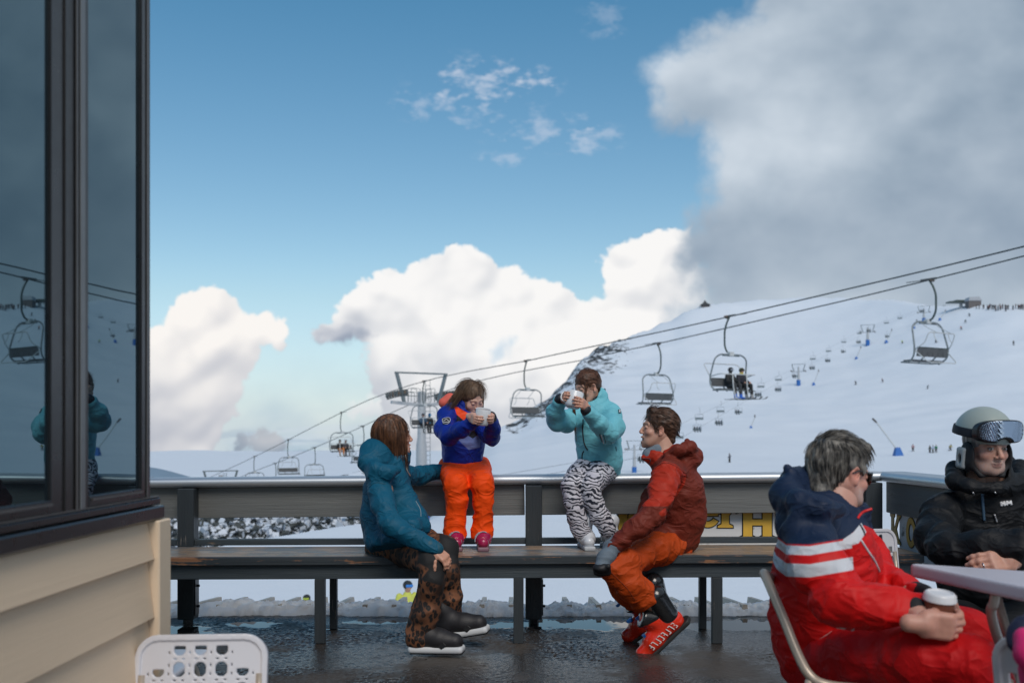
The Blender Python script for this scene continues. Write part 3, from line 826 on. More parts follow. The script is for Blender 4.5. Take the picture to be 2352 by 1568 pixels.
def make_fence():
    f = empty('terrace_fence', (0, YR, 0), 'dark painted timber terrace fence with brushed metal cap rail and wide top board', 'fence')
    extrude_profile(rail_profile(), (-4.6, YR-.02, zr(-4.6, .811)), (2.18, YR-.02, zr(2.18, .811)), (0, 1, 0), 'cap_rail', M_RAIL, f)
    for xa, xb in ((-4.6, -1.895), (-1.89, .075), (.08, 2.16)):
        o = MB().beam((xa, YR+.02, zr(xa, .719)), (xb, YR+.02, zr(xb, .719)), .042, .180, bev=.003).build('top_board', W_BAND, f)
    for px_ in (428, 1226):
        x = (px_-CX)*5.82/FPX
        z1 = zr(x, .808)
        p = MB().box((x-.048, YR-.098, .028), (x+.048, YR-.002, z1), bev=.004).build('post', W_Z, f)
        b = MB()
        b.box((x+.049, YR-.085, .05), (x+.055, YR-.02, .26))
        b.tube([(x+.055, YR-.05, .22), (x+.068, YR-.05, .22)], .008, 6); b.tube([(x+.055, YR-.05, .10), (x+.068, YR-.05, .10)], .008, 6)
        b.tube([(x, YR-.05, -.01), (x, YR-.05, .03)], .03, 8)
        b.build('bracket', M_BOLT, p)
    p = MB().box((2.06, YR-.10, .02), (2.16, YR+.0, .826), bev=.004).build('post', W_Z, f)
    # lower ledge behind the seat
    MB().beam((-4.6, YR-.05, .463), (2.05, YR-.05, .492), .05, .035, bev=.003).build('lower_ledge', W_X, f)
    return f
make_fence()
def make_side_fence():
    x = 2.20
    f = empty('terrace_fence', (x, 4, 0), 'timber fence along the right side of the terrace, running towards the viewer', 'fence')
    extrude_profile(rail_profile(), (x, YR+.02, .831), (x, -1.0, .831), (1, 0, 0), 'cap_rail', M_RAIL, f)
    MB().beam((x+.03, YR-.02, .739), (x+.03, -1.0, .739), .042, .182, bev=.003).build('top_board', W_BANDY, f)
    for y in (4.0, 2.0, 0.0):
        MB().box((x-.06, y-.05, .0), (x+.008, y+.05, .829), bev=.004).build('post', W_Z, f)
make_side_fence()
# ============================================================ bench
YB, BW = 5.245, .50
def make_bench():
    b = empty('bench', (0, YB, 0), 'long dark timber bench with worn peeling seat boards in front of the fence', 'bench')
    xa, xb = -4.3, 2.17
    wd = (BW-.012)/3
    for k in range(3):
        y = YB+wd/2+k*(wd+.006)
        MB().beam((xa, y, zr(xa, .449, SL)), (xb, y, zr(xb, .449, SL)), wd, .034, bev=.004).build('seat_board', W_SEAT, b)
    MB().beam((xa, YB+.008, zr(xa, .4445, SL)), (xb, YB+.008, zr(xb, .4445, SL)), .030, .045, bev=.004).build('seat_edge', W_EDGE, b)
    MB().beam((xa, YB+.045, zr(xa, .384, SL)), (xb, YB+.045, zr(xb, .384, SL)), .045, .076, bev=.003).build('apron', W_X, b)
    for px_ in (-180, 277, 734, 1191, 1648):
        x = (px_-CX)*5.27/FPX
        MB().box((x-.027, YB+.022, .0), (x+.027, YB+.067, zr(x, .346, SL)), bev=.003).build('leg', W_Z, b)
        MB().box((x-.02, YB+.42, .0), (x+.02, YB+.465, zr(x, .43, SL)), bev=.003).build('leg', W_Z, b)
    return b
make_bench()
# ============================================================ sign boards
M_SIGNW = mat('sign_white', (.76, .77, .77), .55, var=.08, vscale=5, bump=.25, bscale=25, dirt=((.36, .37, .37), 7, .62))
M_SIGNP = mat('sign_white_peeled', (.55, .57, .58), .6, var=.1, bump=.6, bscale=18, dirt=((.12, .13, .13), 11, .58))
M_GOLD = mat('letter_gold', (.78, .47, .06), .5, var=.15, vscale=8)
M_GOLDD = mat('letter_gold_aged', (.50, .30, .05), .55, var=.3, vscale=12, dirt=((.55, .55, .54), 14, .66))
M_INK = mat('letter_outline', (.015, .013, .012), .6)
def rr(x0, y0, x1, y1): return [(x0, y0), (x1, y0), (x1, y1), (x0, y1)]
def serif(x, y, w, h, up=1):
    return [(x-w, y), (x+w, y), (x+w*.95, y+h*.5*up), (x+w*.45, y+h*up), (x-w*.45, y+h*up), (x-w*.95, y+h*.5*up)]
def arc(cx_, cy_, rx, ry, a0, a1, n=20): return [(cx_+rx*math.cos(R(a0+(a1-a0)*k/n)), cy_+ry*math.sin(R(a0+(a1-a0)*k/n))) for k in range(n+1)]
def ring(cx_, cy_, rx, ry, th, a0=0, a1=360, n=28):
    return [arc(cx_, cy_, rx, ry, a0+(a1-a0)*k/n, a0+(a1-a0)*(k+1)/n, 1)+arc(cx_, cy_, rx-th, ry-th, a0+(a1-a0)*(k+1)/n, a0+(a1-a0)*k/n, 1) for k in range(n)]
def glyph(ch):
    """strokes in a cell 1 high; returns list of polygons"""
    if ch == 'H': return [rr(.10, .08, .34, .92), rr(.62, .08, .86, .92), rr(.30, .40, .66, .56), serif(.22, 0, .24, .12), serif(.74, 0, .24, .12), serif(.22, 1, .24, .12, -1), serif(.74, 1, .24, .12, -1)]
    if ch == 'r': return [rr(.12, .06, .34, .70), serif(.23, 0, .23, .11), [(.0, .62), (.0, .72), (.34, .76), (.34, .6)], [(.30, .46), (.42, .62), (.60, .72), (.78, .72), (.80, .60), (.62, .46), (.56, .44), (.52, .52), (.44, .50), (.34, .36)]]
    if ch == 'e': return ring(.36, .36, .36, .36, .17, 20, 330)+[rr(.10, .34, .66, .46), [(.55, .40), (.72, .40), (.70, .52), (.6, .56)]]
    if ch == 'K': return [rr(.10, .05, .34, .95), serif(.22, 0, .22, .11), serif(.22, 1, .22, .11, -1), [(.32, .38), (.64, .95), (.88, .95), (.46, .30)], [(.36, .52), (.52, .62), (.86, .05), (.60, .05)], serif(.76, 0, .19, .11), serif(.78, 1, .19, .1, -1)]
    if ch == 'O': return ring(.40, .50, .40, .50, .20)
    if ch == 'V': return [[(.08, .95), (.34, .95), (.50, .05), (.38, .05)], [(.60, .95), (.82, .95), (.50, .05), (.40, .05)], serif(.20, 1, .21, .1, -1), serif(.72, 1, .19, .1, -1)]
    if ch == 'u': return [rr(.08, .18, .28, .66), rr(.52, .06, .72, .66), rr(.16, .03, .6, .2), serif(.18, .7, .18, .09, -1), serif(.62, .7, .18, .09, -1)]
def put_letter(ch, fr, h, parent, goldm, depth=.0):
    polys = glyph(ch)
    def grow(p, g):
        c = np.mean(p, 0); q = []
        n = len(p)
        for i in range(n):
            a, b_, c2 = np.array(p[i-1]), np.array(p[i]), np.array(p[(i+1) % n])
            e1, e2 = nrm(b_-a), nrm(c2-b_); n1, n2 = V(e1[1], -e1[0]), V(e2[1], -e2[0])
            q.append(tuple(b_+nrm(n1+n2)*g*1.15))
        ar = sum(p[i-1][0]*p[i][1]-p[i][0]*p[i-1][1] for i in range(n))
        if ar < 0: q = [tuple(2*np.array(b_)-np.array(x)) for b_, x in zip(p, q)]
        return q
    rim, face = MB(), MB()
    for i, p in enumerate(polys):
        rim.prism([(u*h, w*h) for u, w in grow(p, .035)], .0010+i*.00002, .0025+i*.00004, fr)
        face.prism([(u*h, w*h) for u, w in p], .0030+i*.00002, .0046+i*.00003, fr)
    l = face.build('letter', goldm, parent); bm_fix(l)
    o = rim.build('outline', M_INK, l); bm_fix(o)
def make_signs():
    y = YR+.075; S_ = y/FPX
    root = empty('sign_board', (1.2, y, .5), 'white painted sign board with gold serif letters behind the man in the rust jacket', 'sign')
    xa, xb = (1416-CX)*S_, 2.10
    MB().box((xa, y, .435), (xb, y+.02, .70), bev=.002).build('panel', M_SIGNW, root)
    z0 = EH-(1238-YH)*S_
    zb = EH-(1216-YH)*S_
    def fr(x0, zz): return lambda u, w, d_: V(x0+u, y-.0005-d_, zz+w)
    put_letter('K', fr((1412-CX)*S_, z0+.03), .22, root, M_GOLD)
    put_letter('e', fr((1598-CX)*S_, EH-(1210-YH)*S_), .20, root, M_GOLD)
    put_letter('r', fr((1648-CX)*S_, EH-(1211-YH)*S_), .20, root, M_GOLD)
    put_letter('H', fr((1698-CX)*S_, EH-(1240-YH)*S_), .225, root, M_GOLD)
    put_letter('u', fr((1783-CX)*S_, EH-(1240-YH)*S_), .22, root, M_GOLD)
    x = 2.225
    root = empty('sign_board', (x, 4.6, .5), 'peeling white sign board with aged gold letters under the right side rail', 'sign')
    MB().box((x, 4.05, .40), (x+.02, 5.72, .70), bev=.002).build('panel', M_SIGNP, root)
    def fr2(y0, z): return lambda u, w, d_: V(x-.0005-d_, y0-u, z+w)
    for ch, pxl in (('K', 2046), ('O', 2083), ('V', 2108)):
        yy = (x)*FPX/(pxl-CX); put_letter(ch, fr2(yy, .478), .165, root, M_GOLDD)
make_signs()
# ============================================================ lodge building at the left
def make_building():
    XW = -1.0; YC = 2.758
    f_y = lambda px: abs(XW)*FPX/(CX-px)
    z_at = lambda px, py: EH-(py-YH)*f_y(px)/FPX
    r = empty('lodge_building', (XW-1, 1.0, 0), 'corner of a lodge with cream weatherboards and tall dark framed windows', 'building')
    mS = wood_mat('cream_weatherboard', (.74, .57, .40), (.45, .29, .16), .80, 'y', .62, .07)
    mT = wood_mat('cream_trim', (.76, .60, .43), (.45, .28, .17), .76, 'z', .6, .07)
    mF = mat('bronze_frame', (.010, .009, .009), .30, var=.3, vscale=9, spec=.6, dirt=((.16, .14, .13), 22, .70))
    mFr = mat('frame_highlight', (.085, .082, .08), .42, var=.3, vscale=12)  # paler grey that paints the highlights on frame and sill
    mF2 = mat('brown_frame', (.014, .012, .011), .34, var=.2, vscale=9)
    mFr2 = mat('pale_frame_highlight', (.14, .15, .155), .35, var=.2, vscale=12)  # brighter grey, the painted highlight down the mullion
    mG, t, b = new_mat('reflective_glass')
    b.inputs['Base Color'].default_value = (.012, .016, .020, 1); b.inputs['Roughness'].default_value = .012
    b.inputs['IOR'].default_value = 2.7; b.inputs['Specular IOR Level'].default_value = .5; b.inputs['Specular Tint'].default_value = (.50, .86, 1, 1); b.inputs['Coat Weight'].default_value = 0
    b.inputs['Alpha'].default_value = 1
    t.set(b.inputs['Normal'], t.bump(t.noise(t.obj(), 2.0, 1), .02, .02))
    # weatherboards: each row tilts out at its foot
    rows = [.862]; 
    zA, zB = z_at(368, 1273.5), z_at(368, 1402.8)
    zz = [.862, zA, zB]; st = zA-zB
    while zz[-1] > -.05: zz.append(zz[-1]-st)
    for i in range(len(zz)-1):
        z1, z0 = zz[i], max(zz[i+1], 0); xo = .017
        v = [(XW-xo*.15, -3.5, z1), (XW-xo*.15, YC-.02, z1), (XW+xo, YC-.02, z0), (XW+xo, -3.5, z0), (XW-.02, -3.5, z1), (XW-.02, YC-.02, z1), (XW-.02, YC-.02, z0), (XW-.02, -3.5, z0)]
        mesh_obj('weatherboard', v, [(0, 3, 2, 1), (2, 3, 7, 6), (4, 5, 6, 7), (0, 1, 5, 4), (1, 2, 6, 5), (0, 4, 7, 3)], mS, r)
    MB().box((XW-.03, YC-.018, 0), (XW+.030, YC+.075, .866), bev=.004).build('corner_trim', mT, r)
    MB().box((-4.6, YC-.05, 0), (XW-.032, YC+.05, .86)).build('end_wall', mS, r)
    MB().box((-4.6, -3.5, .0), (XW-.045, YC-.06, .86)).build('wall_core', mT, r)
    # interior
    mI = mat('dark_interior', (.02, .024, .03), .9)
    MB().box((-4.6, -3.5, .87), (-4.55, YC-.1, 3.2)).build('inner_wall', mI, r)
    MB().box((-4.6, -3.6, 3.2), (XW+.05, YC+.05, 3.4)).build('roof', mF, r)
    MB().box((-4.6, YC-.14, .935), (XW-.10, YC-.06, 3.19)).build('end_window', mG, r)
    # sill: stepped
    ys0, ys1 = -3.5, f_y(345)+.20
    sill = MB()
    sill.box((XW-.06, ys0, .868), (XW+.021, 2.809, .905), bev=.004)
    sill.box((XW-.06, ys0, .907), (XW+.012, 2.800, .928), bev=.004)
    sill.build('sill', mF, r)
    MB().box((XW+.006, ys0, .9285), (XW+.011, 2.795, .932)).build('sill_highlight', mFr, r)  # thin pale strip painting the highlight along the sill
    yR = f_y(338)
    w = empty('window', (XW, 1.9, .93)); w.parent = r; w.location = (1.0-1.0, .9, .93)
    # mullions (outer faces proud of the glass)
    def bar(p0, p1, x1, m_, nm='frame', x0=-.06):
        k = (abs(XW)-x1)*FPX
        return MB().box((XW+x0, k/(CX-p0), .930), (XW+x1, k/(CX-p1), 3.19), bev=.0015).build(nm, m_, w)
    bar(326, 345, .003, mF, x0=-.008); bar(338, 341.5, .006, mFr, 'highlight_strip', .0035)
    bar(118, 150, .002, mF, x0=-.008); bar(150.5, 203, .006, mF2, x0=-.008); bar(176, 181, .0105, mFr, 'highlight_strip', .0085); bar(186, 197, .012, mFr2, 'highlight_strip', .0085)  # the pale upright strips are highlights set in colour
    MB().box((XW-.14, 1/(CX-119)*FPX, .931), (XW-.0085, 1/(CX-202)*FPX, 3.188)).build('frame', mF, w); MB().box((XW-.14, 1/(CX-327)*FPX, .931), (XW-.0085, 1/(CX-344)*FPX, 3.188)).build('frame', mF, w)
    yL, yM, yR2 = 1/(CX-118)*FPX, 1/(CX-203)*FPX, 1/(CX-326)*FPX
    MB().box((XW-.05, yM, .930), (XW+.003, yR2-.002, .958), bev=.003).build('frame', mF, w)
    MB().box((XW+.0035, yM+.01, .946), (XW+.008, yR2-.01, .951)).build('highlight_strip', mFr, w)  # pale strip painting the highlight on the bottom rail
    MB().box((XW-.05, -3.5, .930), (XW+.003, yL-.002, .960), bev=.003).build('frame', mF, w)
    MB().box((XW+.0035, -3.5, .948), (XW+.008, yL-.01, .954)).build('highlight_strip', mFr, w)
    a = -R(.45)
    def pane(y0, y1, x):
        c = (y0+y1)/2; dx = math.tan(a)*(y1-y0)/2
        v = [(XW+x-2*dx, y0, .94), (XW+x, y1, .94), (XW+x, y1, 3.19), (XW+x-2*dx, y0, 3.19)]
        v += [(q[0]-.008, q[1], q[2]) for q in v]
        mesh_obj('glass_pane', v, [(0, 1, 2, 3), (7, 6, 5, 4), (0, 4, 5, 1), (1, 5, 6, 2), (2, 6, 7, 3), (3, 7, 4, 0)], mG, w)
    pane(yM-.02, yR2+.02, -.006); pane(-.5, yL+.02, -.006); pane(-3.5, -.51, -.006)
make_building()
# ============================================================ chairlift
M_GREEN = mat('lift_paint', (.060, .085, .080), .45, metal=.3, var=.25, vscale=5)
M_GREYT = mat('lift_tube', (.20, .23, .24), .42, metal=.5, var=.15, vscale=5)
M_PALE = mat('pale_tube', (.50, .52, .52), .5, var=.1)
M_SEATP = mat('seat_panel', (.085, .09, .095), .6, var=.3, vscale=4)
M_CABLE = mat('steel_cable', (.035, .05, .055), .5, metal=.4)
M_TOWER = mat('tower_paint', (.42, .44, .46), .55, metal=.2, var=.1, vscale=1.5)
M_BLUE = mat('blue_pad', (.02, .13, .42), .6, var=.15)
M_RUST = mat('sheave_steel', (.13, .13, .13), .5, metal=.6, dirt=((.25, .12, .05), 3, .55))
UDIR = nrm(V(.517, -.856, 0)); VDIR = V(.856, .517, 0)
ROT_A = math.atan2(-UDIR[0], UDIR[1])      # local +Y looks along UDIR
A0 = V(.9, 59.7, 0)
# height of the two ropes as read along the line (t metres from A0)
def ropeA(t_):
    z = np.interp(t_, [-110, -84, -17.5, 0, 17.5, 31, 60], [-4.5, -.9, 7.05, 8.55-.87, 8.05, 9.2, 11.5])
    return V(A0[0]+UDIR[0]*t_, A0[1]+UDIR[1]*t_, z)
def _zfit(px, py):
    """rope point from a picture reading: depth on the vertical plane of the rope"""
    def f(off):
        # solve (A0+off+U t).x/(.y) = (px-CX)/F
        k = (px-CX)/FPX; o = A0+off
        t_ = (k*o[1]-o[0])/(UDIR[0]-k*UDIR[1]); p = o+UDIR*t_
        return t_, EH-(py-YH)*p[1]/FPX
    return f
OFFA, OFFB = V(0, 0, 0), VDIR*4.0
tabA = sorted(_zfit(x, y)(OFFA) for x, y in [(2352, 568), (2060, 637), (1675, 728), (1210, 828), (1020, 862), (925, 882), (870, 906), (785, 945), (663, 1010), (585, 1048), (519, 1080), (470, 1100)])
tabB = sorted(_zfit(x, y)(OFFB) for x, y in [(2352, 587), (2135, 645), (1510, 790), (1060, 880), (1030, 886), (835, 978), (722, 1029), (632, 1064), (560, 1090)])
tabA = [(-300, tabA[0][1]-40)]+tabA+[(tabA[-1][0]+40, tabA[-1][1]+3.5)]
tabB = [(-300, tabB[0][1]-40)]+tabB+[(tabB[-1][0]+40, tabB[-1][1]+3.5)]
def rope(tab, off, t_): return V(*(A0+off+UDIR*t_)[:2], np.interp(t_, [q[0] for q in tab], [q[1] for q in tab]))
def t_at(px, off): return _zfit(px, 0)(off)[0]
def build_rope(tab, off, label):
    ts = np.concatenate([np.arange(-160, 0, 4), np.arange(0, tab[-1][0], 2.0)])
    zs = np.interp(ts, [q[0] for q in tab], [q[1] for q in tab]); zs = np.convolve(np.pad(zs, 2, mode='edge'), np.ones(5)/5, 'valid')
    pts = [V(*(A0+off+UDIR*a)[:2], z) for a, z in zip(ts, zs)]
    tag(smooth_flags(MB().tube(pts, .028, 6).build('lift_rope', M_CABLE)), label, 'cable', 'ropes of the near chairlift')
    return lambda a: V(*(A0+off+UDIR*a)[:2], np.interp(a, ts, zs))
RA = build_rope(tabA, OFFA, 'upper haul rope of the near chairlift, carrying the chair with two riders')
RB = build_rope(tabB, OFFB, 'lower haul rope of the near chairlift, carrying the far right empty chair')
def fillet(pts, r=.25, n=6):
    pts = [np.asarray(p, float) for p in pts]; out = [pts[0]]
    for i in range(1, len(pts)-1):
        a, b, c = pts[i-1], pts[i], pts[i+1]; u, w = nrm(a-b), nrm(c-b)
        rr_ = min(r, np.linalg.norm(a-b)*.49, np.linalg.norm(c-b)*.49)
        for k in range(n+1):
            s_ = k/n; out.append((b+u*rr_)*(1-s_)**2+2*b*s_*(1-s_)+(b+w*rr_)*s_**2)
    return out+[pts[-1]]
def make_chair(label, down=False):
    """local: x across, y direction of travel, z up, origin at the rope grip"""
    r = empty('lift_chair', (0, 0, 0), label, 'chairlift chair', 'chairs of the near chairlift')
    k = dict(world=False)
    g = MB().beam((0, -.32, .03), (0, .42, .03), .07, .08, bev=.01); g.tube([(-.06, -.12, -.03), (.10, -.12, -.03)], .06, 8); g.beam((0, .35, .02), (0, 1.1, .03), .03, .03)
    g.build('grip', M_RUST, r, **k)
    h = MB().tube(fillet([(0, 0, -.02), (0, -.17, -.28), (0, -.30, -.62), (0, -.30, -1.32), (0, -.12, -1.62), (0, .10, -1.66)], .2), .042, 8)
    smooth_flags(h.build('hanger', M_GREEN, r, **k))
    MB().box((-.13, -.02, -1.80), (.13, .20, -1.60), bev=.02).build('hanger_joint', M_PALE, r, **k)
    w = 1.08
    fr = fillet([(-w*.88, .28, -3.40), (-w*.99, -.06, -3.18), (-w, -.10, -2.80), (-w*.90, .10, -1.92), (-w*.60, .10, -1.72), (0, .10, -1.73), (w*.60, .10, -1.72), (w*.90, .10, -1.92), (w, -.10, -2.80), (w*.99, -.06, -3.18), (w*.88, .28, -3.40)], .2)
    fm = MB().tube(fr, .036, 8); fm.tube(fillet([(-w*.95, .05, -3.34), (-w*.95, .62, -3.36), (w*.95, .62, -3.36), (w*.95, .05, -3.34)], .1), .028, 6)
    fm.beam((-.5, .10, -1.75), (.5, .10, -1.75), .06, .10)
    for x in (-.36, .36): fm.beam((x, -.05, -3.12), (x, .25, -3.38), .035, .05)
    smooth_flags(fm.build('frame', M_GREYT, r, **k))
    b = MB().beam((-.96, -.13, -2.98), (.96, -.13, -2.98), .05, .36, up=(0, -.16, 1), bev=.015)
    for x in (-.66, -.33, 0, .33, .66): b.beam((x, -.165, -3.14), (x, -.165+.02, -2.82), .012, .014)
    b.build('backrest', M_SEATP, r, **k)
    MB().beam((-.97, -.16, -2.79), (.97, -.16, -2.79), .05, .04, bev=.01).build('backrest_trim', M_GREEN, r, **k)
    s_ = MB().beam((-.97, .30, -3.30), (.97, .30, -3.30), .46, .065, bev=.02); s_.build('seat', M_SEATP, r, **k)
    if down:
        bar = MB().tube(fillet([(-1.06, -.06, -2.72), (-1.00, .50, -2.62), (-.96, .66, -2.64), (.96, .66, -2.64), (1.0, .50, -2.62), (1.06, -.06, -2.72)], .15), .028, 6)
        bar.tube(fillet([(-1.06, -.10, -2.72), (-1.05, -.52, -2.15), (-.9, -.58, -2.10), (.9, -.58, -2.10), (1.05, -.52, -2.15), (1.06, -.10, -2.72)], .15), .022, 6)
        for x in (-.42, .42):
            bar.tube(fillet([(x, .66, -2.64), (x, .70, -3.2), (x*.9, .82, -3.72), (x*.9-.28, .86, -3.74)], .12), .026, 6)
            bar.tube([(x*.9, .82, -3.72), (x*.9+.28, .86, -3.74)], .024, 6)
    else:
        bar = MB()
        bar.tube(fillet([(-1.04, -.06, -2.90), (-.86, -.42, -2.62), (-.84, -.58, -2.22), (.84, -.58, -2.22), (.86, -.42, -2.62), (1.04, -.06, -2.90)], .14), .024, 6)
        bar.tube(fillet([(-1.04, -.06, -2.90), (-.92, -.62, -3.42), (.92, -.62, -3.42), (1.04, -.06, -2.90)], .2), .022, 6)
        for x in (-.46, .46):
            bar.tube(fillet([(x, .06, -1.78), (x, -.22, -1.98), (x, -.58, -2.18), (x, -.70, -2.24)], .1), .016, 5)
            bar.tube(fillet([(x-.1, -.60, -2.24), (x-.08, -.66, -2.5), (x+.02, -.70, -2.62)], .1), .018, 5)
    smooth_flags(bar.build('restraint_bar', M_PALE, r, **k))
    return r
proto_e = make_chair('a', False); proto_o = make_chair('b', True)
def place_lift(proto, p, back, label, used=[]):
    o = proto if proto not in used else copy_tree(proto)
    used.append(proto)
    o.location = tuple(p); o.rotation_euler = (0, 0, ROT_A+(math.pi if back else 0)); o['label'] = label
    return o
# riders --------------------------------------------------------------
def skier_mesh(pose, vox=.022):
    """coarse human figure ~1.75 m; returns shapes per garment. seated: origin at seat; standing: origin at feet"""
    s = S(); top = S(); leg = S(); boots = S(); hel = S()
    if pose == 'sit':
        hip, kn, an = V(0, -.02, .12), V(0, .46, .14), V(0, .52, -.34); ch, nk, hd = V(0, -.04, .50), V(0, -.01, .66), V(0, .03, .80)
        for x in (-.11, .11):
            leg.chain([V(x*.9, 0, .10), V(x*1.4, .44, .13), V(x*1.5, .50, -.28)], [.10, .085, .075], .04)
            boots.cap(V(x*1.5, .50, -.28), V(x*1.5, .52, -.44), .075, .07, .03).cap(V(x*1.5, .50, -.46), V(x*1.5, .70, -.46), .06, .05, .03)
        arms = [[V(sx*.19, -.03, .56), V(sx*.26, .10, .32), V(sx*.17, .34, .26)] for sx in (-1, 1)]
    elif pose == 'stand':
        ch, nk, hd = V(0, 0, 1.22), V(0, .02, 1.44), V(0, .05, 1.60)
        for x in (-.12, .12):
            leg.chain([V(x*.8, 0, .88), V(x*1.1, .05, .50), V(x*1.2, 0, .14)], [.12, .10, .085], .04)
            boots.cap(V(x*1.2, 0, .22), V(x*1.2, -.02, .07), .08, .07, .03).cap(V(x*1.2, -.04, .06), V(x*1.2, .16, .05), .06, .05, .03)
        hip = V(0, 0, .92); arms = [[V(sx*.20, 0, 1.38), V(sx*.30, -.02, 1.10), V(sx*.30, .20, .95)] for sx in (-1, 1)]
    else:
        ch, nk, hd = V(0, .20, 1.02), V(0, .30, 1.20), V(0, .36, 1.34)
        for x in (-.16, .16):
            leg.chain([V(x*.7, -.06, .74), V(x*1.2, .20, .48), V(x*1.4, 0, .14)], [.12, .10, .085], .04)
            boots.cap(V(x*1.4, 0, .22), V(x*1.4, -.02, .07), .08, .07, .03).cap(V(x*1.4, -.04, .06), V(x*1.4, .16, .05), .06, .05, .03)
        hip = V(0, 0, .78); arms = [[V(sx*.20, .22, 1.16), V(sx*.36, .18, .92), V(sx*.34, .44, .86)] for sx in (-1, 1)]
    leg.cap(hip+V(-.08, 0, 0), hip+V(.08, 0, 0), .12, .12, .05)
    top.chain([hip+V(0, 0, .04), ch, nk+V(0, 0, -.02)], [.155, .175, .08], .05, sq=(V(1, 0, 0), 1.25))
    for a in arms: top.chain(a, [.075, .066, .055], .03)
    s.ell(hd, (.085, .10, .12)).cap(nk, hd, .06, .06)
    for a in arms: s.ell(a[2]+nrm(a[2]-a[1])*.06, .055).chain([ch]+a, [.06, .05, .045, .04], .02)
    s.cap(hip, ch, .08, .08)
    hel.ell(hd+V(0, -.01, .035), (.115, .135, .115)); hel.half(lambda p: np.maximum(hd[1]+.055-p[:, 1], p[:, 2]-(hd[2]+.05)) if True else None)
    gog = S().box(hd+V(0, .095, .03), (.08, .03, .035), rnd=.02)
    return dict(body=s, jacket=top, trousers=leg, ski_boots=boots, helmet=hel, goggles=gog), vox
_cache = {}
def rider(pose, cols, label, loc, rz, sc=1.0, parts=None, group=None, skis=True):
    root = empty('person', loc, label, 'skier', group, rz); root.scale = (sc,)*3
    key = pose
    if key not in _cache:
        sh, vox = skier_mesh(pose); _cache[key] = {k_: v_.mesh(vox if k_ != 'goggles' else .014) for k_, v_ in sh.items()}
    for k_, (v_, f_) in _cache[key].items():
        if k_ == 'goggles' and pose != 'sit': continue
        mk = (key, k_, cols.get(k_))
        if mk not in _cache:
            mesh = mesh_obj(k_, v_, f_, flat(cols.get(k_, (.03, .03, .03))), root, True, world=False); _cache[mk] = mesh.data
        else:
            o = bpy.data.objects.new(k_, _cache[mk]); COL.objects.link(o); o.parent = root
    if skis:
        z0, y0 = (-.50, .56) if pose == 'sit' else (.012, .0)
        for x in (-.16, .16):
            mk = ('ski', pose, x, cols.get('ski'))
            if mk not in _cache:
                b = MB(); n = 14
                for i in range(n):
                    ya, yb = -.75+1.65*i/n, -.75+1.65*(i+1)/n
                    za, zb = [z0+max(0, yy-.70)**2*2.2 for yy in (ya, yb)]
                    b.beam((x, y0+ya, za), (x, y0+yb, zb), .085, .018)
                _cache[mk] = b.build('ski', flat(cols.get('ski', (.05, .05, .06))), root, world=False).data
            else:
                o = bpy.data.objects.new('ski', _cache[mk]); COL.objects.link(o); o.parent = root
    return root
_flat = {}
def flat(c):
    if c not in _flat: _flat[c] = mat('cloth_%d' % len(_flat), c, .75, var=.2, vscale=8, sheen=.1)
    return _flat[c]
SKIN = (.50, .27, .19); BLK = (.014, .015, .017)
def seat_point(ch, x): 
    M = Matrix.Translation(ch.location) @ Matrix.Rotation(ch.rotation_euler[2], 4, 'Z')
    return M @ Vector((x, .12, -3.24))
# chairs on rope A (far to near) and rope B
cA = {}
for px_, occ, lab in [(1675, 1, 'lift chair carrying two riders with skis above the right hand slope'), (1210, 0, 'empty lift chair hanging between the two girls'),
                      (975, 1, 'lift chair with two riders in front of the near lift tower'), (785, 1, 'lift chair with two small riders left of the woman in teal'),
                      (663, 0, 'empty lift chair low over the rail, left of the chair with two small riders'), (585, 0, 'empty lift chair second from the left, its seat hidden by the rail')]:
    cA[px_] = place_lift(proto_o if occ else proto_e, RA(t_at(px_, OFFA)), False, lab)
cB = {}
for px_, lab in [(2135, 'empty lift chair at the far right, seen from behind against the snow'), (1510, 'empty lift chair above the man in the rust jacket'),
                 (833, 'small empty lift chair beside the teal hood, mostly hidden'), (722, 'empty lift chair just above the rail, right of two similar ones'), (632, 'small empty lift chair half sunk behind the rail')]:
    cB[px_] = place_lift(proto_e, RB(t_at(px_, OFFB)), True, lab)
def seat_riders(ch, xs, sets, labs):
    for x, c_, l_ in zip(xs, sets, labs): rider('sit', c_, l_, tuple(seat_point(ch, x)), ch.rotation_euler[2])
seat_riders(cA[1675], (.05, -.62), [dict(jacket=BLK, trousers=(.03, .032, .036), helmet=BLK, goggles=(.3, .33, .38), ski_boots=(.02, .12, .5), body=(.05, .05, .05), ski=(.04, .06, .09)),
    dict(jacket=(.02, .02, .03), trousers=BLK, helmet=(.05, .05, .02), goggles=(.02, .02, .02), ski_boots=(.3, .3, .3), body=SKIN, ski=(.12, .12, .10))],
    ['rider in black with a pale face mask and blue ski boots on the lift chair', 'rider in dark jacket and yellow neck warmer on the lift chair'])
o_ = [o for o in bpy.data.objects if o.get('label') == 'rider in dark jacket and yellow neck warmer on the lift chair'][0]
mesh_obj('neck_warmer', *S().ell(V(0, .01, .69), (.10, .10, .055)).mesh(.015), flat((.62, .50, .05)), o_, True, world=False)
seat_riders(cA[975], (.18, -.34), [dict(jacket=(.03, .07, .12), trousers=BLK, helmet=(.02, .03, .04), goggles=BLK, body=SKIN, ski_boots=BLK),
    dict(jacket=BLK, trousers=BLK, helmet=(.01, .08, .2), goggles=(.02, .2, .4), body=(.03, .2, .35), ski_boots=BLK)],
    ['rider in a dark blue jacket in front of the lift tower', 'rider in black with a bright blue face mask in front of the lift tower'])
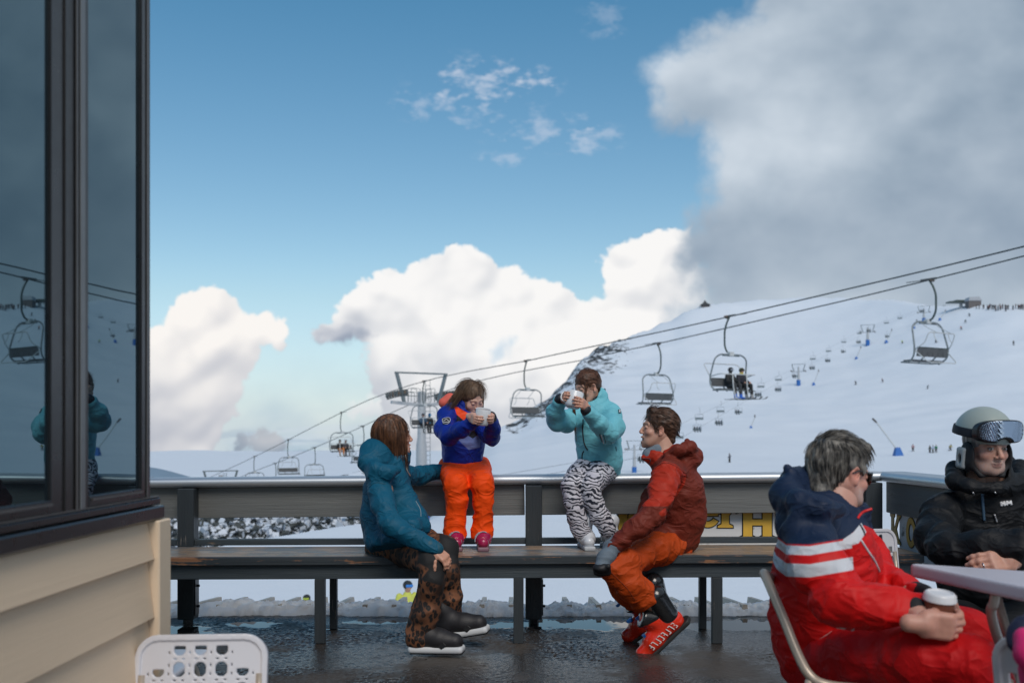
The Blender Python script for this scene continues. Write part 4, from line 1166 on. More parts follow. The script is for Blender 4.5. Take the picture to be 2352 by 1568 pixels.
seat_riders(cA[785], (.22, -.30), [dict(jacket=BLK, trousers=(.5, .17, .04), helmet=(.06, .08, .06), goggles=BLK, body=SKIN, ski_boots=(.25, .2, .15)),
    dict(jacket=(.06, .06, .07), trousers=BLK, helmet=(.4, .4, .42), goggles=BLK, body=SKIN, ski_boots=BLK)],
    ['rider in black jacket and tan trousers on the small lift chair', 'rider in dark clothes and pale helmet on the small lift chair'])
# towers --------------------------------------------------------------
def make_tower(base, top_z, wid, label, line=UDIR, rope_zs=None, detail=True, group=None, ladder=True, slope=0):
    """cross arm spans across the line"""
    ac = V(line[1], -line[0], 0)*-1 if False else V(-line[1], line[0], 0)
    ac = ac if ac[0] > 0 else -ac
    r = empty('lift_tower', tuple(base), label, 'lift tower', group)
    H_ = top_z-base[2]; T = V(base[0], base[1], top_z); k = wid/4.1
    m = MB(); N = 16
    zs = [(0, .44*k), (H_*.52, .40*k), (H_*.58, .30*k), (H_*.88, .26*k)]
    b = MB().lathe([(rr_, z) for z, rr_ in zs], N, c=base); smooth_flags(b.build('mast', M_TOWER, r))
    # lower cross arm with sheaves
    za = H_-2.3*k
    a = MB()
    bc = V(base[0], base[1], base[2])
    a.beam(bc+ac*(-wid*.60)+V(0, 0, za+.1*k), bc+V(0, 0, za-.10*k), .30*k, .22*k); a.beam(bc+V(0, 0, za-.10*k), bc+ac*(wid*.60)+V(0, 0, za+.1*k), .30*k, .22*k)
    a.build('cross_arm', M_TOWER, r)
    g = MB()
    tz = H_
    hw = wid*.5
    g.beam(bc+ac*(-hw-.15)+V(0, 0, tz), bc+ac*(hw+.15)+V(0, 0, tz), .12*k, .12*k)
    g.beam(bc+ac*(-hw)+V(0, 0, tz), bc+ac*(-hw*.68)+V(0, 0, za), .26*k, .20*k); g.beam(bc+ac*(hw)+V(0, 0, tz), bc+ac*(hw*.68)+V(0, 0, za), .26*k, .20*k)
    g.beam(bc+V(0, 0, H_*.80), bc+V(0, 0, tz), .16*k, .16*k)
    g.build('lifting_frame', M_GREYT, r)
    if detail:
        w = MB()
        for sx in (-1, 1):
            for (x0, x1, zt) in ((.25, 1.0, 1.15), (.45, 1.25, .85)):
                for yo in (-.3, .3):
                    o = bc+line*yo
                    w.tube(fillet([o+ac*sx*x0+V(0, 0, za+.15), o+ac*sx*x0+V(0, 0, za+zt), o+ac*sx*x1+V(0, 0, za+zt+.05), o+ac*sx*x1+V(0, 0, za+.15)], .12), .022, 5)
                    w.tube([o+ac*sx*x0+V(0, 0, za+.6), o+ac*sx*x1+V(0, 0, za+.6)], .018, 5)
        w.build('work_platform', M_GREYT, r)
    if ladder:
        l = MB(); o = bc+ac*.42+line*-.05
        for yo in (-.2, .2): l.tube([o+line*0+ac*(yo+.15)+V(0, 0, H_*.2), o+ac*(yo+.15)+V(0, 0, H_*.95)], .022, 5)
        for i in range(26): z = H_*(.2+.75*i/26); l.tube([o+ac*-.05+V(0, 0, z), o+ac*.35+V(0, 0, z)], .016, 4)
        l.build('ladder', M_GREYT, r)
    for sx in (-1, 1):
        c = bc+ac*sx*wid*.5
        zc = (rope_zs[0] if sx < 0 else rope_zs[1]) if rope_zs else base[2]+za+.4*k
        sb = MB(); n = 8 if detail else 4
        for i in range(n):
            u = (i-(n-1)/2)*.48*k*(8/n)
            zz = zc-.22*k+slope*u-.018*u*u/k
            p = c+line*u; p = V(p[0], p[1], zz-0)
            sb.tube([p-ac*.06*k, p+ac*.06*k], .20*k, 12)
            sb.beam(p+V(0, 0, -.25*k), p+line*.40*k+V(0, 0, -.25*k+slope*.4), .06*k, .10*k)
        sb.beam(V(c[0], c[1], base[2]+za), V(c[0], c[1], zc-.35*k), .2*k, .2*k)
        sb.build('sheave_train', M_RUST, r)
    pd = MB().lathe([(.0, .02), (.62*k, .02), (.62*k, 1.9*k), (.0, 1.9*k)], 14, c=base); pd.build('safety_pad', M_BLUE, r)
    return r
tA, tB = t_at(905, OFFA), t_at(1030, OFFB)
pa, pb = RA(tA), RB(t_at(1024, OFFB))
mid = (pa+pb)/2; base = V(*P(968, 1000, mid[1])[:2], 0); base[2] = terrain(base[0], base[1])[0]-.1
topz = EH-(857-YH)*mid[1]/FPX
make_tower(base, topz, 4.2, 'grey steel lift tower behind the woman and the girl in orange trousers', rope_zs=(pa[2], pb[2]), slope=.05)
t2 = t_at(470, OFFA); p2 = RA(t2)+VDIR*2; b2 = V(p2[0], p2[1], terrain(p2[0], p2[1])[0]-.2)
make_tower(b2, EH-(1081-YH)*p2[1]/FPX, 4.2, 'distant lift tower at the left, only its cross arm showing above the rail', slope=.09)
# ---- far lift on the slope -------------------------------------------
far_t = [((1457, 1085), 1012, 36), ((1834, 886), 836, 30), ((1993, 794), 746, 30), ((2122, 742), 703, 26)]
far_labels = ['far lift tower low on the slope, just right of the white zip jacket sleeve', 'far lift tower on the mid slope, blue pad at its foot', 'far lift tower high on the slope left of the far right chair', 'far lift tower near the ridge, topmost of the slope']
far_labels[0] = 'far lift tower low on the slope beside the man in the rust jacket'
FT = []
for (px_, py_), yt, wpx in far_t:
    g = terr_hit(px_, py_, 40, 1200); FT.append((g, yt, wpx))
fd = nrm((FT[3][0]-FT[0][0])*V(1, 1, 0))
for (g, yt, wpx), lb in zip(FT, far_labels):
    make_tower(g-V(0, 0, .2), EH-(yt-YH)*g[1]/FPX, wpx*g[1]/FPX, lb, line=fd, detail=False, ladder=False, group='towers of the far chairlift')
def mini_chair():
    r = empty('lift_chair', (0, 0, 0), 'x', 'chairlift chair', 'chairs of the far chairlift')
    h = MB().tube(fillet([(0, 0, 0), (-.2, 0, -.5), (-.2, 0, -1.1), (0, 0, -1.5)], .15), .035, 5)
    h.tube(fillet([(-1.0, 0, -3.1), (-1.0, 0, -1.7), (1.0, 0, -1.7), (1.0, 0, -3.1)], .3), .04, 5)
    h.build('frame', M_GREYT, r, world=False)
    b = MB().box((-1.0, -.05, -2.95), (1.0, .02, -2.5)); b.box((-1.0, -.05, -3.12), (1.0, .45, -3.04)); b.build('seat', M_GREYT, r, world=False)
    return r
mp = mini_chair(); n_mini = 0
mc_e = [(2065, 747), (2036, 770), (1938, 808), (1900, 826), (1788, 888), (1741, 905), (2133, 712), (1605, 985), (1653, 975)]
empties = [(2036, 741), (2067, 730), (1974, 765), (1938, 785), (1903, 806), (1867, 824), (1788, 872), (1748, 888), (1655, 945), (1606, 962), (1560, 1005)]
fulls = [(2038, 770), (1995, 757), (1972, 783), (1937, 805), (1901, 826), (1865, 843), (1826, 862), (1787, 893), (1741, 905), (1696, 945), (1651, 970), (1601, 985), (1475, 1055), (2118, 712), (2168, 702)]
far_cols = [BLK, (.03, .03, .04), (.04, .06, .09), (.02, .03, .03)]
def grip_depth(px):
    # depth on the vertical plane through the far line
    k = (px-CX)/FPX; a, b = FT[0][0], FT[3][0]; d = b-a
    s_ = (k*a[1]-a[0])/(d[0]-k*d[1]); return a[1]+d[1]*s_
rzF = math.atan2(-fd[0], fd[1]); used_m = False
_seat_mesh = None
def ordinal(i): return ['lowest', 'second', 'third', 'fourth', 'fifth', 'sixth', 'seventh', 'eighth', 'ninth', 'tenth', 'eleventh', 'twelfth', 'thirteenth', 'fourteenth', 'fifteenth', 'topmost'][i]
def tiny_people():
    global _seat_mesh
    if _seat_mesh is None:
        s_ = S().chain([V(0, 0, 0), V(0, 0, .40), V(0, .02, .68)], [.20, .22, .15], .05).chain([V(0, 0, 0), V(0, .45, .02), V(0, .5, -.5)], [.2, .17, .15], .05)
        _seat_mesh = s_.mesh(.06)
    return _seat_mesh
E_s = sorted(empties); F_s = sorted(fulls)
for kind_, lst in (('e', E_s), ('f', F_s)):
    for i, (px_, py_) in enumerate(lst):
        d_ = grip_depth(px_)+(3 if kind_ == 'e' else -1)
        seat = P(px_, py_+ (2 if kind_ == 'e' else 4), d_)
        sc_ = min(1.0, max(.6, 11*d_/FPX/2.2))
        if not used_m: o = mp; used_m = True
        else: o = copy_tree(mp)
        o.location = (seat[0], seat[1], seat[2]+3.1*sc_); o.scale = (sc_,)*3; o.rotation_euler = (0, 0, rzF+(0 if kind_ == 'f' else math.pi))
        o['label'] = ('%s empty chair of the far lift, counted up the snow slope' if kind_ == 'e' else '%s occupied chair of the far lift, counted up the snow slope') % ordinal(i)
        if kind_ == 'f':
            v_, f_ = tiny_people()
            for j in range(3 if i % 3 else 2):
                key = ('tp', j)
                if key not in _cache: _cache[key] = mesh_obj('person', v_, f_, flat(far_cols[j]), None, True).data; first = [o2 for o2 in bpy.data.objects if o2.data == _cache[key]][0]
                else: first = bpy.data.objects.new('person', _cache[key]); COL.objects.link(first)
                M_ = Matrix.Translation(o.location) @ Matrix.Rotation(o.rotation_euler[2], 4, 'Z') @ Matrix.Scale(sc_, 4)
                first.location = M_ @ Vector((-.62+.62*j, .1, -2.85)); first.rotation_euler = o.rotation_euler; first.scale = o.scale
                tag(first, ['tiny dark seated rider on the %s occupied far chair, left seat', 'tiny dark seated rider on the %s occupied far chair, middle seat', 'tiny dark seated rider on the %s occupied far chair, right seat'][j] % ordinal(i), 'skier', 'riders on the far chairlift')
# far ropes
def far_rope(off, lab, dz):
    pts = []
    a = FT[0][0]; b = FT[3][0]; d = (b-a)/np.linalg.norm((b-a)[:2])
    nodes = [(g[0]+off[0], g[1]+off[1], EH-(yt-YH)*g[1]/FPX-1.7) for g, yt, w_ in FT]
    first = (nodes[0][0]-d[0]*160, nodes[0][1]-d[1]*160, nodes[0][2]-7); pts = [first]+nodes+[(nodes[-1][0]+d[0]*60, nodes[-1][1]+d[1]*60, nodes[-1][2]+4)]
    tag(MB().tube(pts, .016, 4).build('lift_rope', M_CABLE), lab, 'cable', 'ropes of the far chairlift')
acf = V(-fd[1], fd[0], 0)
far_rope(acf*2.0, 'thin haul rope of the far chairlift, upper one', 0); far_rope(acf*-2.0, 'thin haul rope of the far chairlift, lower one', 0)
# top station, huts ----------------------------------------------------
def top_station():
    g = terr_hit(2207, 708, 60, 700); d = g[1]; k = d/FPX
    r = empty('lift_station', tuple(g), 'open top station of the far lift on the ridge', 'lift station')
    b = MB(); b.box((g[0]-29*k, d-2, g[2]+12*k), (g[0]+29*k, d+3, g[2]+15*k)); b.box((g[0]-14*k, d-1.6, g[2]+15*k), (g[0]+24*k, d+2.6, g[2]+18*k)); b.build('canopy', M_GREEN, r)
    MB().box((g[0]-3*k, d-.5, g[2]-1), (g[0]+3*k, d+.5, g[2]+12*k)).build('column', M_TOWER, r)
    g = terr_hit(2222, 708, 60, 700); d = g[1]
    r = empty('lift_hut', tuple(g), 'small square operator hut beside the top lift station on the ridge', 'hut')
    x0, x1 = g[0]-1*k, g[0]+27*k
    MB().box((x0, d-2, g[2]-1), (x1, d+2, g[2]+16*k)).build('wall', mat('hut_wall', (.13, .12, .12), .8), r)
    b = MB().prism([(x0-.3, g[2]+16*k), (x1+.3, g[2]+16*k), (x1-5*k, g[2]+25*k), (x0+2*k, g[2]+24*k)], d-2.3, d+2.3, lambda u, w, q: V(u, q, w)); o = b.build('roof', mat('hut_roof', (.38, .40, .43), .7), r); bm_fix(o)
    # pyramid roofed hut on the left shoulder
    g = terr_hit(1619, 704, 300, 900); d = g[1]; k = d/FPX
    r = empty('mountain_hut', tuple(g), 'dark hut with steep pyramid roof on the skyline left of the ridge', 'hut')
    MB().box((g[0]-7*k, d-2, g[2]-1.2), (g[0]+7*k, d+2, g[2]+3*k)).build('wall', mat('hut_dark', (.10, .09, .09), .8), r)
    b = MB(); e = 10*k; zt = g[2]+15*k; z0 = g[2]+3*k
    b.add([(g[0]-e*1.2, d-e, z0), (g[0]+e*1.2, d-e, z0), (g[0]+e*1.2, d+e, z0), (g[0]-e*1.2, d+e, z0), (g[0]-e*.45, d-e*.4, z0+5*k), (g[0]+e*.45, d-e*.4, z0+5*k), (g[0]+e*.45, d+e*.4, z0+5*k), (g[0]-e*.45, d+e*.4, z0+5*k), (g[0], d, zt)],
          [(0, 1, 5, 4), (1, 2, 6, 5), (2, 3, 7, 6), (3, 0, 4, 7), (4, 5, 8), (5, 6, 8), (6, 7, 8), (7, 4, 8), (3, 2, 1, 0)])
    b.build('roof', mat('hut_roof_dark', (.05, .055, .06), .7), r)
top_station()
# snow guns ------------------------------------------------------------
def snow_gun(px, py, w, lx, ly, lab):
    g = terr_hit(px, py, 30, 1200); d = g[1]; k = d/FPX
    r = empty('snow_gun', tuple(g), lab, 'snow gun', 'snow lances on the slope')
    b = MB(); hw = w/2*k; h = w*.95*k
    b.add([(g[0]-hw, d-hw, g[2]-.1), (g[0]+hw, d-hw, g[2]-.1), (g[0]+hw, d+hw, g[2]-.1), (g[0]-hw, d+hw, g[2]-.1), (g[0]-hw*.62, d-hw*.5, g[2]+h), (g[0]+hw*.3, d-hw*.5, g[2]+h), (g[0]+hw*.3, d+hw*.5, g[2]+h), (g[0]-hw*.62, d+hw*.5, g[2]+h)],
          [(0, 1, 5, 4), (1, 2, 6, 5), (2, 3, 7, 6), (3, 0, 4, 7), (4, 5, 6, 7), (3, 2, 1, 0)])
    b.build('base_pad', M_BLUE, r)
    q = P(lx, ly, d); l = MB().tube([g+V(0, 0, h*.5), q], .11*max(1, d/300), 6); u = nrm(q-g)
    l.build('lance', M_PALE, r); MB().tube([q-u*.4, q+u*.3+V(-.25, 0, .05)], .16*max(1, d/300), 6).build('nozzle', M_RUST, r)
for a in [(2063, 1046, 20, 2010, 965, 'large blue based snow lance leaning left above the sunglasses man'), (1967, 825, 6, 1978, 797, 'snow lance right of the mid slope, below the high far tower'), (1869, 885, 7, 1881, 851, 'snow lance just right of the mid slope tower'),
          (1725, 983, 6, 1735, 955, 'snow lance under the chair with two riders'), (2036, 788, 7, 2049, 757, 'snow lance in the middle of the upper slope'), (2100, 755, 5, 2106, 735, 'snow lance behind the far right chair frame'), (2159, 736, 6, 2172, 713, 'snow lance just below the ridge station')]:
    snow_gun(*a)
# skiers on the slope --------------------------------------------------
slope_sk = [(1966, 884, 'ski', (.03, .05, .06), 'small skier on mid slope left of the far right chair'), (2028, 878, 'ski', (.10, .03, .03), 'small skier in dark red on mid slope'), (2130, 893, 'ski', (.04, .10, .11), 'small skier in teal below the far right chair'),
            (2073, 789, 'ski', (.40, .55, .06), 'small skier in lime yellow beside the chair frame'), (2149, 788, 'ski', (.04, .10, .12), 'small skier seen through the far right chair frame'), (2328, 793, 'stand', (.02, .05, .06), 'lone skier standing high at the right edge'),
            (2227, 727, 'ski', (.03, .09, .12), 'upper of the skiers coming down from the ridge'), (2217, 742, 'ski', (.03, .10, .12), 'skier in blue just below the ridge crowd'), (2208, 757, 'ski', (.45, .16, .10), 'skier in orange below the ridge crowd'),
            (2097, 1037, 'stand', (.35, .22, .24), 'small figure in pale pink standing right of the snow lance'), (2136, 1040, 'stand', (.02, .04, .03), 'skier in black standing in the group by the helmet'), (2143, 1040, 'stand', (.32, .40, .55), 'child in pale blue in the group by the helmet'),
            (2150, 1039, 'stand', (.03, .18, .10), 'skier in green standing in the group by the helmet'), (2182, 1035, 'ski', (.30, .25, .06), 'skier in yellow top next to the helmeted man'), (1676, 1062, 'stand', (.08, .09, .11), 'tiny standing skier low behind the rust hood')]
for px_, py_, pose, c, lab in slope_sk:
    g = terr_hit(px_, py_, 30, 1200); d = g[1]
    hpx = 15 if py_ > 1000 else 11
    if 'child' in lab: hpx = 12
    sc_ = min(1.12, max(.75, hpx*d/FPX/1.7))
    rider(pose, dict(jacket=c, trousers=BLK if c[1] < .3 else (.05, .06, .05), helmet=BLK, body=SKIN, ski_boots=BLK), lab, tuple(g), random.uniform(0, 6.28), sc_, skis=pose == 'ski', group='skiers on the slope')
crowd = [(2243, 703), (2249, 704), (2259, 704), (2268, 703), (2271, 703), (2274, 703), (2279, 703), (2283, 703), (2287, 702), (2293, 702), (2297, 703), (2303, 701), (2309, 701), (2313, 702), (2287, 712), (2292, 713), (2298, 712), (2310, 714), (2316, 701), (2327, 700), (2333, 702), (2338, 694), (2341, 703), (2345, 692), (2350, 690), (2346, 704), (2350, 705)]
ccols = [BLK, (.02, .05, .07), (.05, .03, .03), (.03, .08, .09), (.10, .02, .02), (.03, .03, .05)]
cw = ['black', 'navy blue', 'dark brown', 'dark teal', 'dark red', 'charcoal']
for i, (px_, py_) in enumerate(crowd):
    g = terr_hit(px_, max(py_, 709)+ (i % 5)*.7, 60, 700); d = g[1]
    rider('stand', dict(jacket=ccols[i % 6], trousers=BLK, helmet=BLK, body=SKIN, ski_boots=BLK), 'tiny skier in %s, number %s along the ridge crowd from the hut' % (cw[i % 6], ['one', 'two', 'three', 'four', 'five', 'six', 'seven', 'eight', 'nine', 'ten', 'eleven', 'twelve', 'thirteen', 'fourteen', 'fifteen', 'sixteen', 'seventeen', 'eighteen', 'nineteen', 'twenty', 'twenty-one', 'twenty-two', 'twenty-three', 'twenty-four', 'twenty-five', 'twenty-six', 'twenty-seven'][i]),
          tuple(g), random.uniform(0, 6.28), min(1.3, max(.8, 11*d/FPX/1.7)), skis=False, group='skiers crowded on the ridge')
# skiers just below the terrace
for px_, py_, col, gog, lab in [(705, 1372, (.02, .10, .03), (.35, .45, .05), 'skier in black helmet with green goggles below the terrace, by the bench leg'), (935, 1342, (.52, .55, .10), (.03, .2, .6), 'skier in lime jacket with blue goggles seen under the bench behind the leopard trousers'), (771, 1382, (.02, .02, .03), (.02, .02, .03), 'top of a dark helmet below the terrace, right of the green goggles')]:
    d = 22.0; p = P(px_, py_, d); gz = float(terrain(p[0], d)[0]); 
    sc_ = (p[2]-gz)/1.64
    r_ = rider('stand', dict(jacket=col, trousers=BLK, helmet=(.015, .02, .025), body=SKIN, ski_boots=BLK), lab, (p[0], d, gz), math.pi+(.5 if px_ > 900 else 0), sc_, skis=True)
    go = S().box(V(0, .145, 1.63), (.09, .03, .035), rnd=.02)
    mesh_obj('goggles', *go.mesh(.014), flat(gog), r_, True, world=False)
# scrub on the far left hillside ---------------------------------------
def shrubs():
    m = mat('scrub_leaf', (.055, .065, .065), .8, var=.4, vscale=3)
    ms = mat('snow_cap', (.62, .67, .74), .8)
    v = []; f = []; idx = []
    r2 = np.random.default_rng(8)
    for _ in range(1500):
        px = r2.uniform(330, 960); d = r2.uniform(86, 152)
        x = (px-CX)*d/FPX
        top = EH-(1120-YH)*d/FPX
        z = float(terrain(x, d)[0])+.1
        # local hummocks
        s_ = r2.uniform(.25, .8); n = 14
        for k in range(n):
            c = V(x, d, z)+r2.normal(size=3)*V(1, 1, .55)*s_*.8; a = r2.normal(size=3); a /= np.linalg.norm(a); b = nrm(np.cross(a, r2.normal(size=3)))
            q = s_*.62; i0 = len(v); v += [c+a*q, c+b*q, c-a*q, c-b*q]; f.append((i0, i0+1, i0+2, i0+3)); idx.append(1 if (c[2]-z) > s_*.18 and r2.random() < .55 else 0)
    o = mesh_obj('scrub', np.array(v), f, None, None, mats=[m, ms], midx=idx)
    tag(o, 'snow dusted dark scrub on the hillside at the left, under the top board', 'scrub', kind='stuff')
shrubs()
# ============================================================ people: shared anatomy
def frame(fw, up=(0, 0, 1)):
    fw = nrm(fw); rt = nrm(np.cross(fw, up)); u = np.cross(rt, fw)
    return np.stack([rt, fw, u], 1)            # columns: right, forward, up
def J(px, py, d, r=0): return P(px, py, d), r*d/FPX
def head_sdf(nose=1.0, jaw=1.0, mouth_open=0., smile=0., kid=0):
    h = S(); mo = mouth_open
    h.ell((0, -.014, .034), (.073, .094, .086)).ell((0, .028, -.030), (.058, .060, .082), k=.03)
    h.ell((0, .040, -.080-.004*mo), (.046*jaw, .044, .036), k=.03).ell((0, .074, -.098-.006*mo), (.020, .014, .017), k=.02)
    for s_ in (-1, 1):
        h.cap((s_*.052*jaw, -.004, -.040), (s_*.034*jaw, .052, -.092), .017, .014, k=.03)
        h.ell((s_*.042, .058, -.032), (.021+.005*kid, .020, .017+.007*kid), k=.02)
        h.cap((s_*.012, .086-.003*kid, .016), (s_*.042, .070, .016), .009, .008, k=.012)
    for s_ in (-1, 1): h.ell((s_*.031, .099, -.002), (.017-.003*kid, .015-.002*kid, .012-.002*kid), k=.014, op='-')
    for s_ in (-1, 1): h.ell((s_*.031, .0765, -.002), (.0135, .0125, .0115), k=.003)
    h.cap((0, .086, .006), (0, .108*nose**.3, -.032), .0075, .0105*nose, k=.008)
    for s_ in (-1, 1): h.ell((s_*.012, .0975, -.037), (.0082*nose, .010, .008), k=.006)
    h.cap((-.019, .084+smile*.0, -.0625), (.019, .084, -.0625), .0058, .0058, k=.006).ell((0, .091, -.0625), (.016, .008, .006), k=.006)
    h.ell((0, .087-.002*mo, -.0735-mo*.011), (.018, .010, .0075), k=.006)
    if mouth_open: h.ell((0, .094, -.068-.0055*mo), (.024, .024, .0025+.0055*mo), k=.002, op='-')
    else: h.cap((-.022, .089, -.0675), (.022, .089, -.0675), .0018, .0018, k=.003, op='-')
    for s_ in (-1, 1):
        E_ = nrm((s_*1, -.42, 0)); M = np.stack([E_, np.cross((0, 0, 1), E_), V(0, 0, 1)], 1)
        h.ell((s_*.076, -.006, -.010), (.0065, .018, .031), M, k=.006)
        h.ell((s_*.081, -.002, -.006), (.006, .010, .018), M, k=.005, op='-')
        h.ell((s_*.077, .002, -.034), (.006, .008, .010), k=.005)
    h.cap((0, -.020, -.050), (0, -.034, -.150), .050, .052, k=.03)
    return h
def skin_color(l, skin, lip=(.42, .13, .11), brow=(.10, .06, .04), stubble=0., stub_col=(.30, .27, .25), eyes=False, red=.35, iris=(.06, .05, .04), frown=0.):
    x, y, z = np.abs(l[:, 0]), l[:, 1], l[:, 2]
    c = np.tile(np.array(skin), (len(l), 1))
    def blend(m, col):
        nonlocal c
        m = np.clip(m, 0, 1)[:, None]; c = c*(1-m)+np.array(col)*m
    g = lambda px, py, pz, r: np.exp(-((x-px)**2+(y-py)**2+(z-pz)**2)/(r*r))
    rd = np.array(skin)*np.array([1.08, .62, .58])
    blend(red*(g(.042, .062, -.030, .022)+g(0, .112, -.034, .014)+.8*g(.078, -.006, -.01, .03)), rd)
    n = fbm(l*120, 2, 4)
    if stubble:
        m = smooth(-.035, -.060, z)*smooth(.0, .03, y)*1.0
        m = np.maximum(m, smooth(.015, -.02, np.abs(y-.012))*smooth(-.02, -.04, z)*.8)
        m = m*(1-g(0, .092, -.068, .014))
        blend(stubble*m*(.75+.5*n), stub_col)
    m = smooth(.006, .002, np.abs(z+.068+frown*9*x*x)-.0045*(1-x/.024))*smooth(.024, .019, x)*smooth(.070, .078, y)
    blend(m*.85, lip)
    bz = z-(.0195-.10*np.maximum(x-.030, 0)-frown*.18*np.maximum(.030-x, 0)-frown*.002); m = smooth(.0058, .0028, np.abs(bz))*smooth(.010, .015, x)*smooth(.052, .046, x)*smooth(.05, .06, y)
    blend(m*.8, brow)
    if eyes:
        e = np.sqrt((x-.031)**2+((z+.002)*1.65)**2); m = smooth(.0115, .0100, e)*smooth(.074, .080, y); blend(m, (.55, .52, .50))
        e2 = np.sqrt((l[:, 0]-np.sign(l[:, 0])*.031-.002)**2+(z+.002)**2); blend(smooth(.0062, .0050, e2)*smooth(.074, .080, y), iris)
        el = np.sqrt((x-.031)**2+((z+.0008)*1.65)**2); blend(smooth(.0025, .0008, np.abs(el-.0118))*(z > -.003)*smooth(.07, .075, y)*.8, (.06, .04, .03))
    else:
        zz = z+.008; m = smooth(.0022, .0010, np.abs(zz+.12*(x-.031)**2*40))*smooth(.013, .011, np.abs(x-.031))*smooth(.068, .072, y); blend(m*.85, (.07, .045, .035))
    return np.clip(c*(1+.05*n[:, None]), 0, 1)
def _skinmat():
    m, t, b = new_mat('skin'); a = t.attr('Col', 'Color')
    t.set(b.inputs['Base Color'], a); b.inputs['Roughness'].default_value = .48
    b.inputs['Subsurface Weight'].default_value = .12; b.inputs['Subsurface Radius'].default_value = (.010, .004, .002); b.inputs['Subsurface Scale'].default_value = 1
    t.set(b.inputs['Normal'], t.bump(t.noise(t.obj(), 260, 3, .6), .18, .001))
    return m
M_SKIN = _skinmat()
def hand_sdf(curl=(.5, .5, .5, .55), spread=.05, thumb=(.8, .65, -.35), tcurl=.3, big=1., grip=False):
    if grip: thumb, tcurl = (.30, .62, -.80), .55
    """x: thumb side, y: along the fingers, z: back of the hand; origin at the wrist"""
    h = S().box((-.001, .046, 0), (.038, .044, .0135), rnd=.013).cap((0, -.03, 0), (0, .012, 0), .026, .027, k=.02)
    h.ell((.026, .030, -.008), (.016, .028, .015), k=.015)
    bx = [.028, .0095, -.0095, -.027]; ln = [.070, .078, .072, .056]; rd = [.0088, .0090, .0086, .0076]
    for i in range(4):
        p = V(bx[i], .086-.004*abs(i-1.2), .001); a = 0.; pts = [p-V(0, .022, 0)]; pts.append(p)
        for j, fr in enumerate((.46, .30, .24)):
            a += curl[i]*(1.0, 1.15, .8)[j]; sd_ = spread*(1.2-i)*.5
            dr = nrm(V(sd_, math.cos(a), -math.sin(a))); p = p+dr*ln[i]*fr; pts.append(p)
        r_ = rd[i]*big
        h.cap(pts[0], pts[1], r_*1.1, r_*1.08, k=.012)
        f = S().chain(pts[1:], [r_*1.08, r_*1.0, r_*.93, r_*.80], k=.004)
        for q in pts[2:4]: f.ell(q, r_*1.10, k=.004)
        h.merge(f, k=.004)
    d = nrm(thumb); b = V(.026, .028, -.006); m = b+d*.040; d2 = nrm(d+V(-.25, .5, -.9)*tcurl); t1 = m+d2*.030; t2 = t1+nrm(d2+V(-.2, .2, -.5)*tcurl)*.022
    h.chain([b, m, t1, t2], [.0140*big, .0112*big, .0104*big, .0086*big], k=.008)
    return h
def hair_strands(v, n, rngs, flow, length, rad, seed, lift=.002, steps=6, curl=.004):
    """fine locks lying along a flow direction; returns verts, faces, shade"""
    r2 = np.random.default_rng(seed); idx = r2.choice(len(v), n)
    vs, fs, sh = [], [], []
    for i in idx:
        p = v[i].copy(); L = length*r2.uniform(.6, 1.3); st = L/steps; ph = r2.uniform(0, 6.28); pts = []
        shade = r2.uniform(0, 1); ax = nrm(r2.normal(size=3))
        for k in range(steps+1):
            pts.append(p.copy()); dr = flow(p); dr = nrm(dr+ax*curl*50*math.sin(ph+k*.9)*.5)
            p = p+dr*st
        T = nrm(pts[-1]-pts[0]); u = nrm(np.cross(T, (.3, .5, .8))); w = np.cross(T, u); b0 = len(vs)
        for k, q in enumerate(pts):
            rr_ = rad*(1-.8*(k/steps)**1.5)
            for a in range(3): vs.append(q+rr_*(math.cos(2.1*a)*u+math.sin(2.1*a)*w)); sh.append(shade)
        for k in range(steps):
            for a in range(3): c = (a+1) % 3; fs.append((b0+k*3+a, b0+k*3+c, b0+k*3+3+c, b0+k*3+3+a))
    return np.array(vs), np.array(fs), np.array(sh)
def hair_mat(name, dark, light, stops=(.35, .75), stretch=(60, 60, 6), rough=.45):
    m, t, b = new_mat(name); co = t.obj()
    n = t.noise(t.vmath('MULTIPLY', co, stretch), 1, 4, .7, dist=.4)
    n = t.math('ADD', t.math('MULTIPLY', n, .8), t.math('MULTIPLY', t.attr('shade'), .35))
    t.set(b.inputs['Base Color'], t.ramp(n, [(stops[0], dark), (stops[1], light)]))
    b.inputs['Roughness'].default_value = rough; b.inputs['Specular IOR Level'].default_value = .35
    b.inputs['Anisotropic'].default_value = .4
    t.set(b.inputs['Normal'], t.bump(n, .5, .004))
    return m
def tang(want, lift=.25, c=(0, -.015, .03)):
    c = np.array(c)
    def f(p):
        n = nrm(p-c); d = nrm(want(p) if callable(want) else want)
        return nrm(d-n*np.dot(d, n)+n*lift*(.4+.6*abs(math.sin(p[0]*90+p[2]*70))))
    return f
def build_hair(shape, C, M, sc, mat_, parent, vox=.0035, strands=None, name='hair', ndisp=.004, fr=(70, 70, 9)):
    fr_ = np.float32(fr)
    shape.disp(lambda p: -ndisp*(perlin(p*fr_, 3)))
    w = S().placed(shape, C, M, sc)
    v, f = w.mesh(vox*1.0)
    sh = .5+.0*v[:, 0]
    if strands:
        for s_ in strands:
            loc = (v-C)@M/sc; ok = np.nonzero(s_['where'](loc))[0]
            if len(ok) == 0: continue
            fl = s_['flow']
            vs, fs, ss = hair_strands(loc[ok], s_['n'], None, fl, s_['len'], s_.get('rad', .0011), s_.get('seed', 1), curl=s_.get('curl', .004))
            vs = C+sc*(vs@M.T); f = np.concatenate([f, fs+len(v)]); v = np.concatenate([v, vs]); sh = np.concatenate([sh, ss])
    return mesh_obj(name, v, f, mat_, parent, True, {'shade': sh})
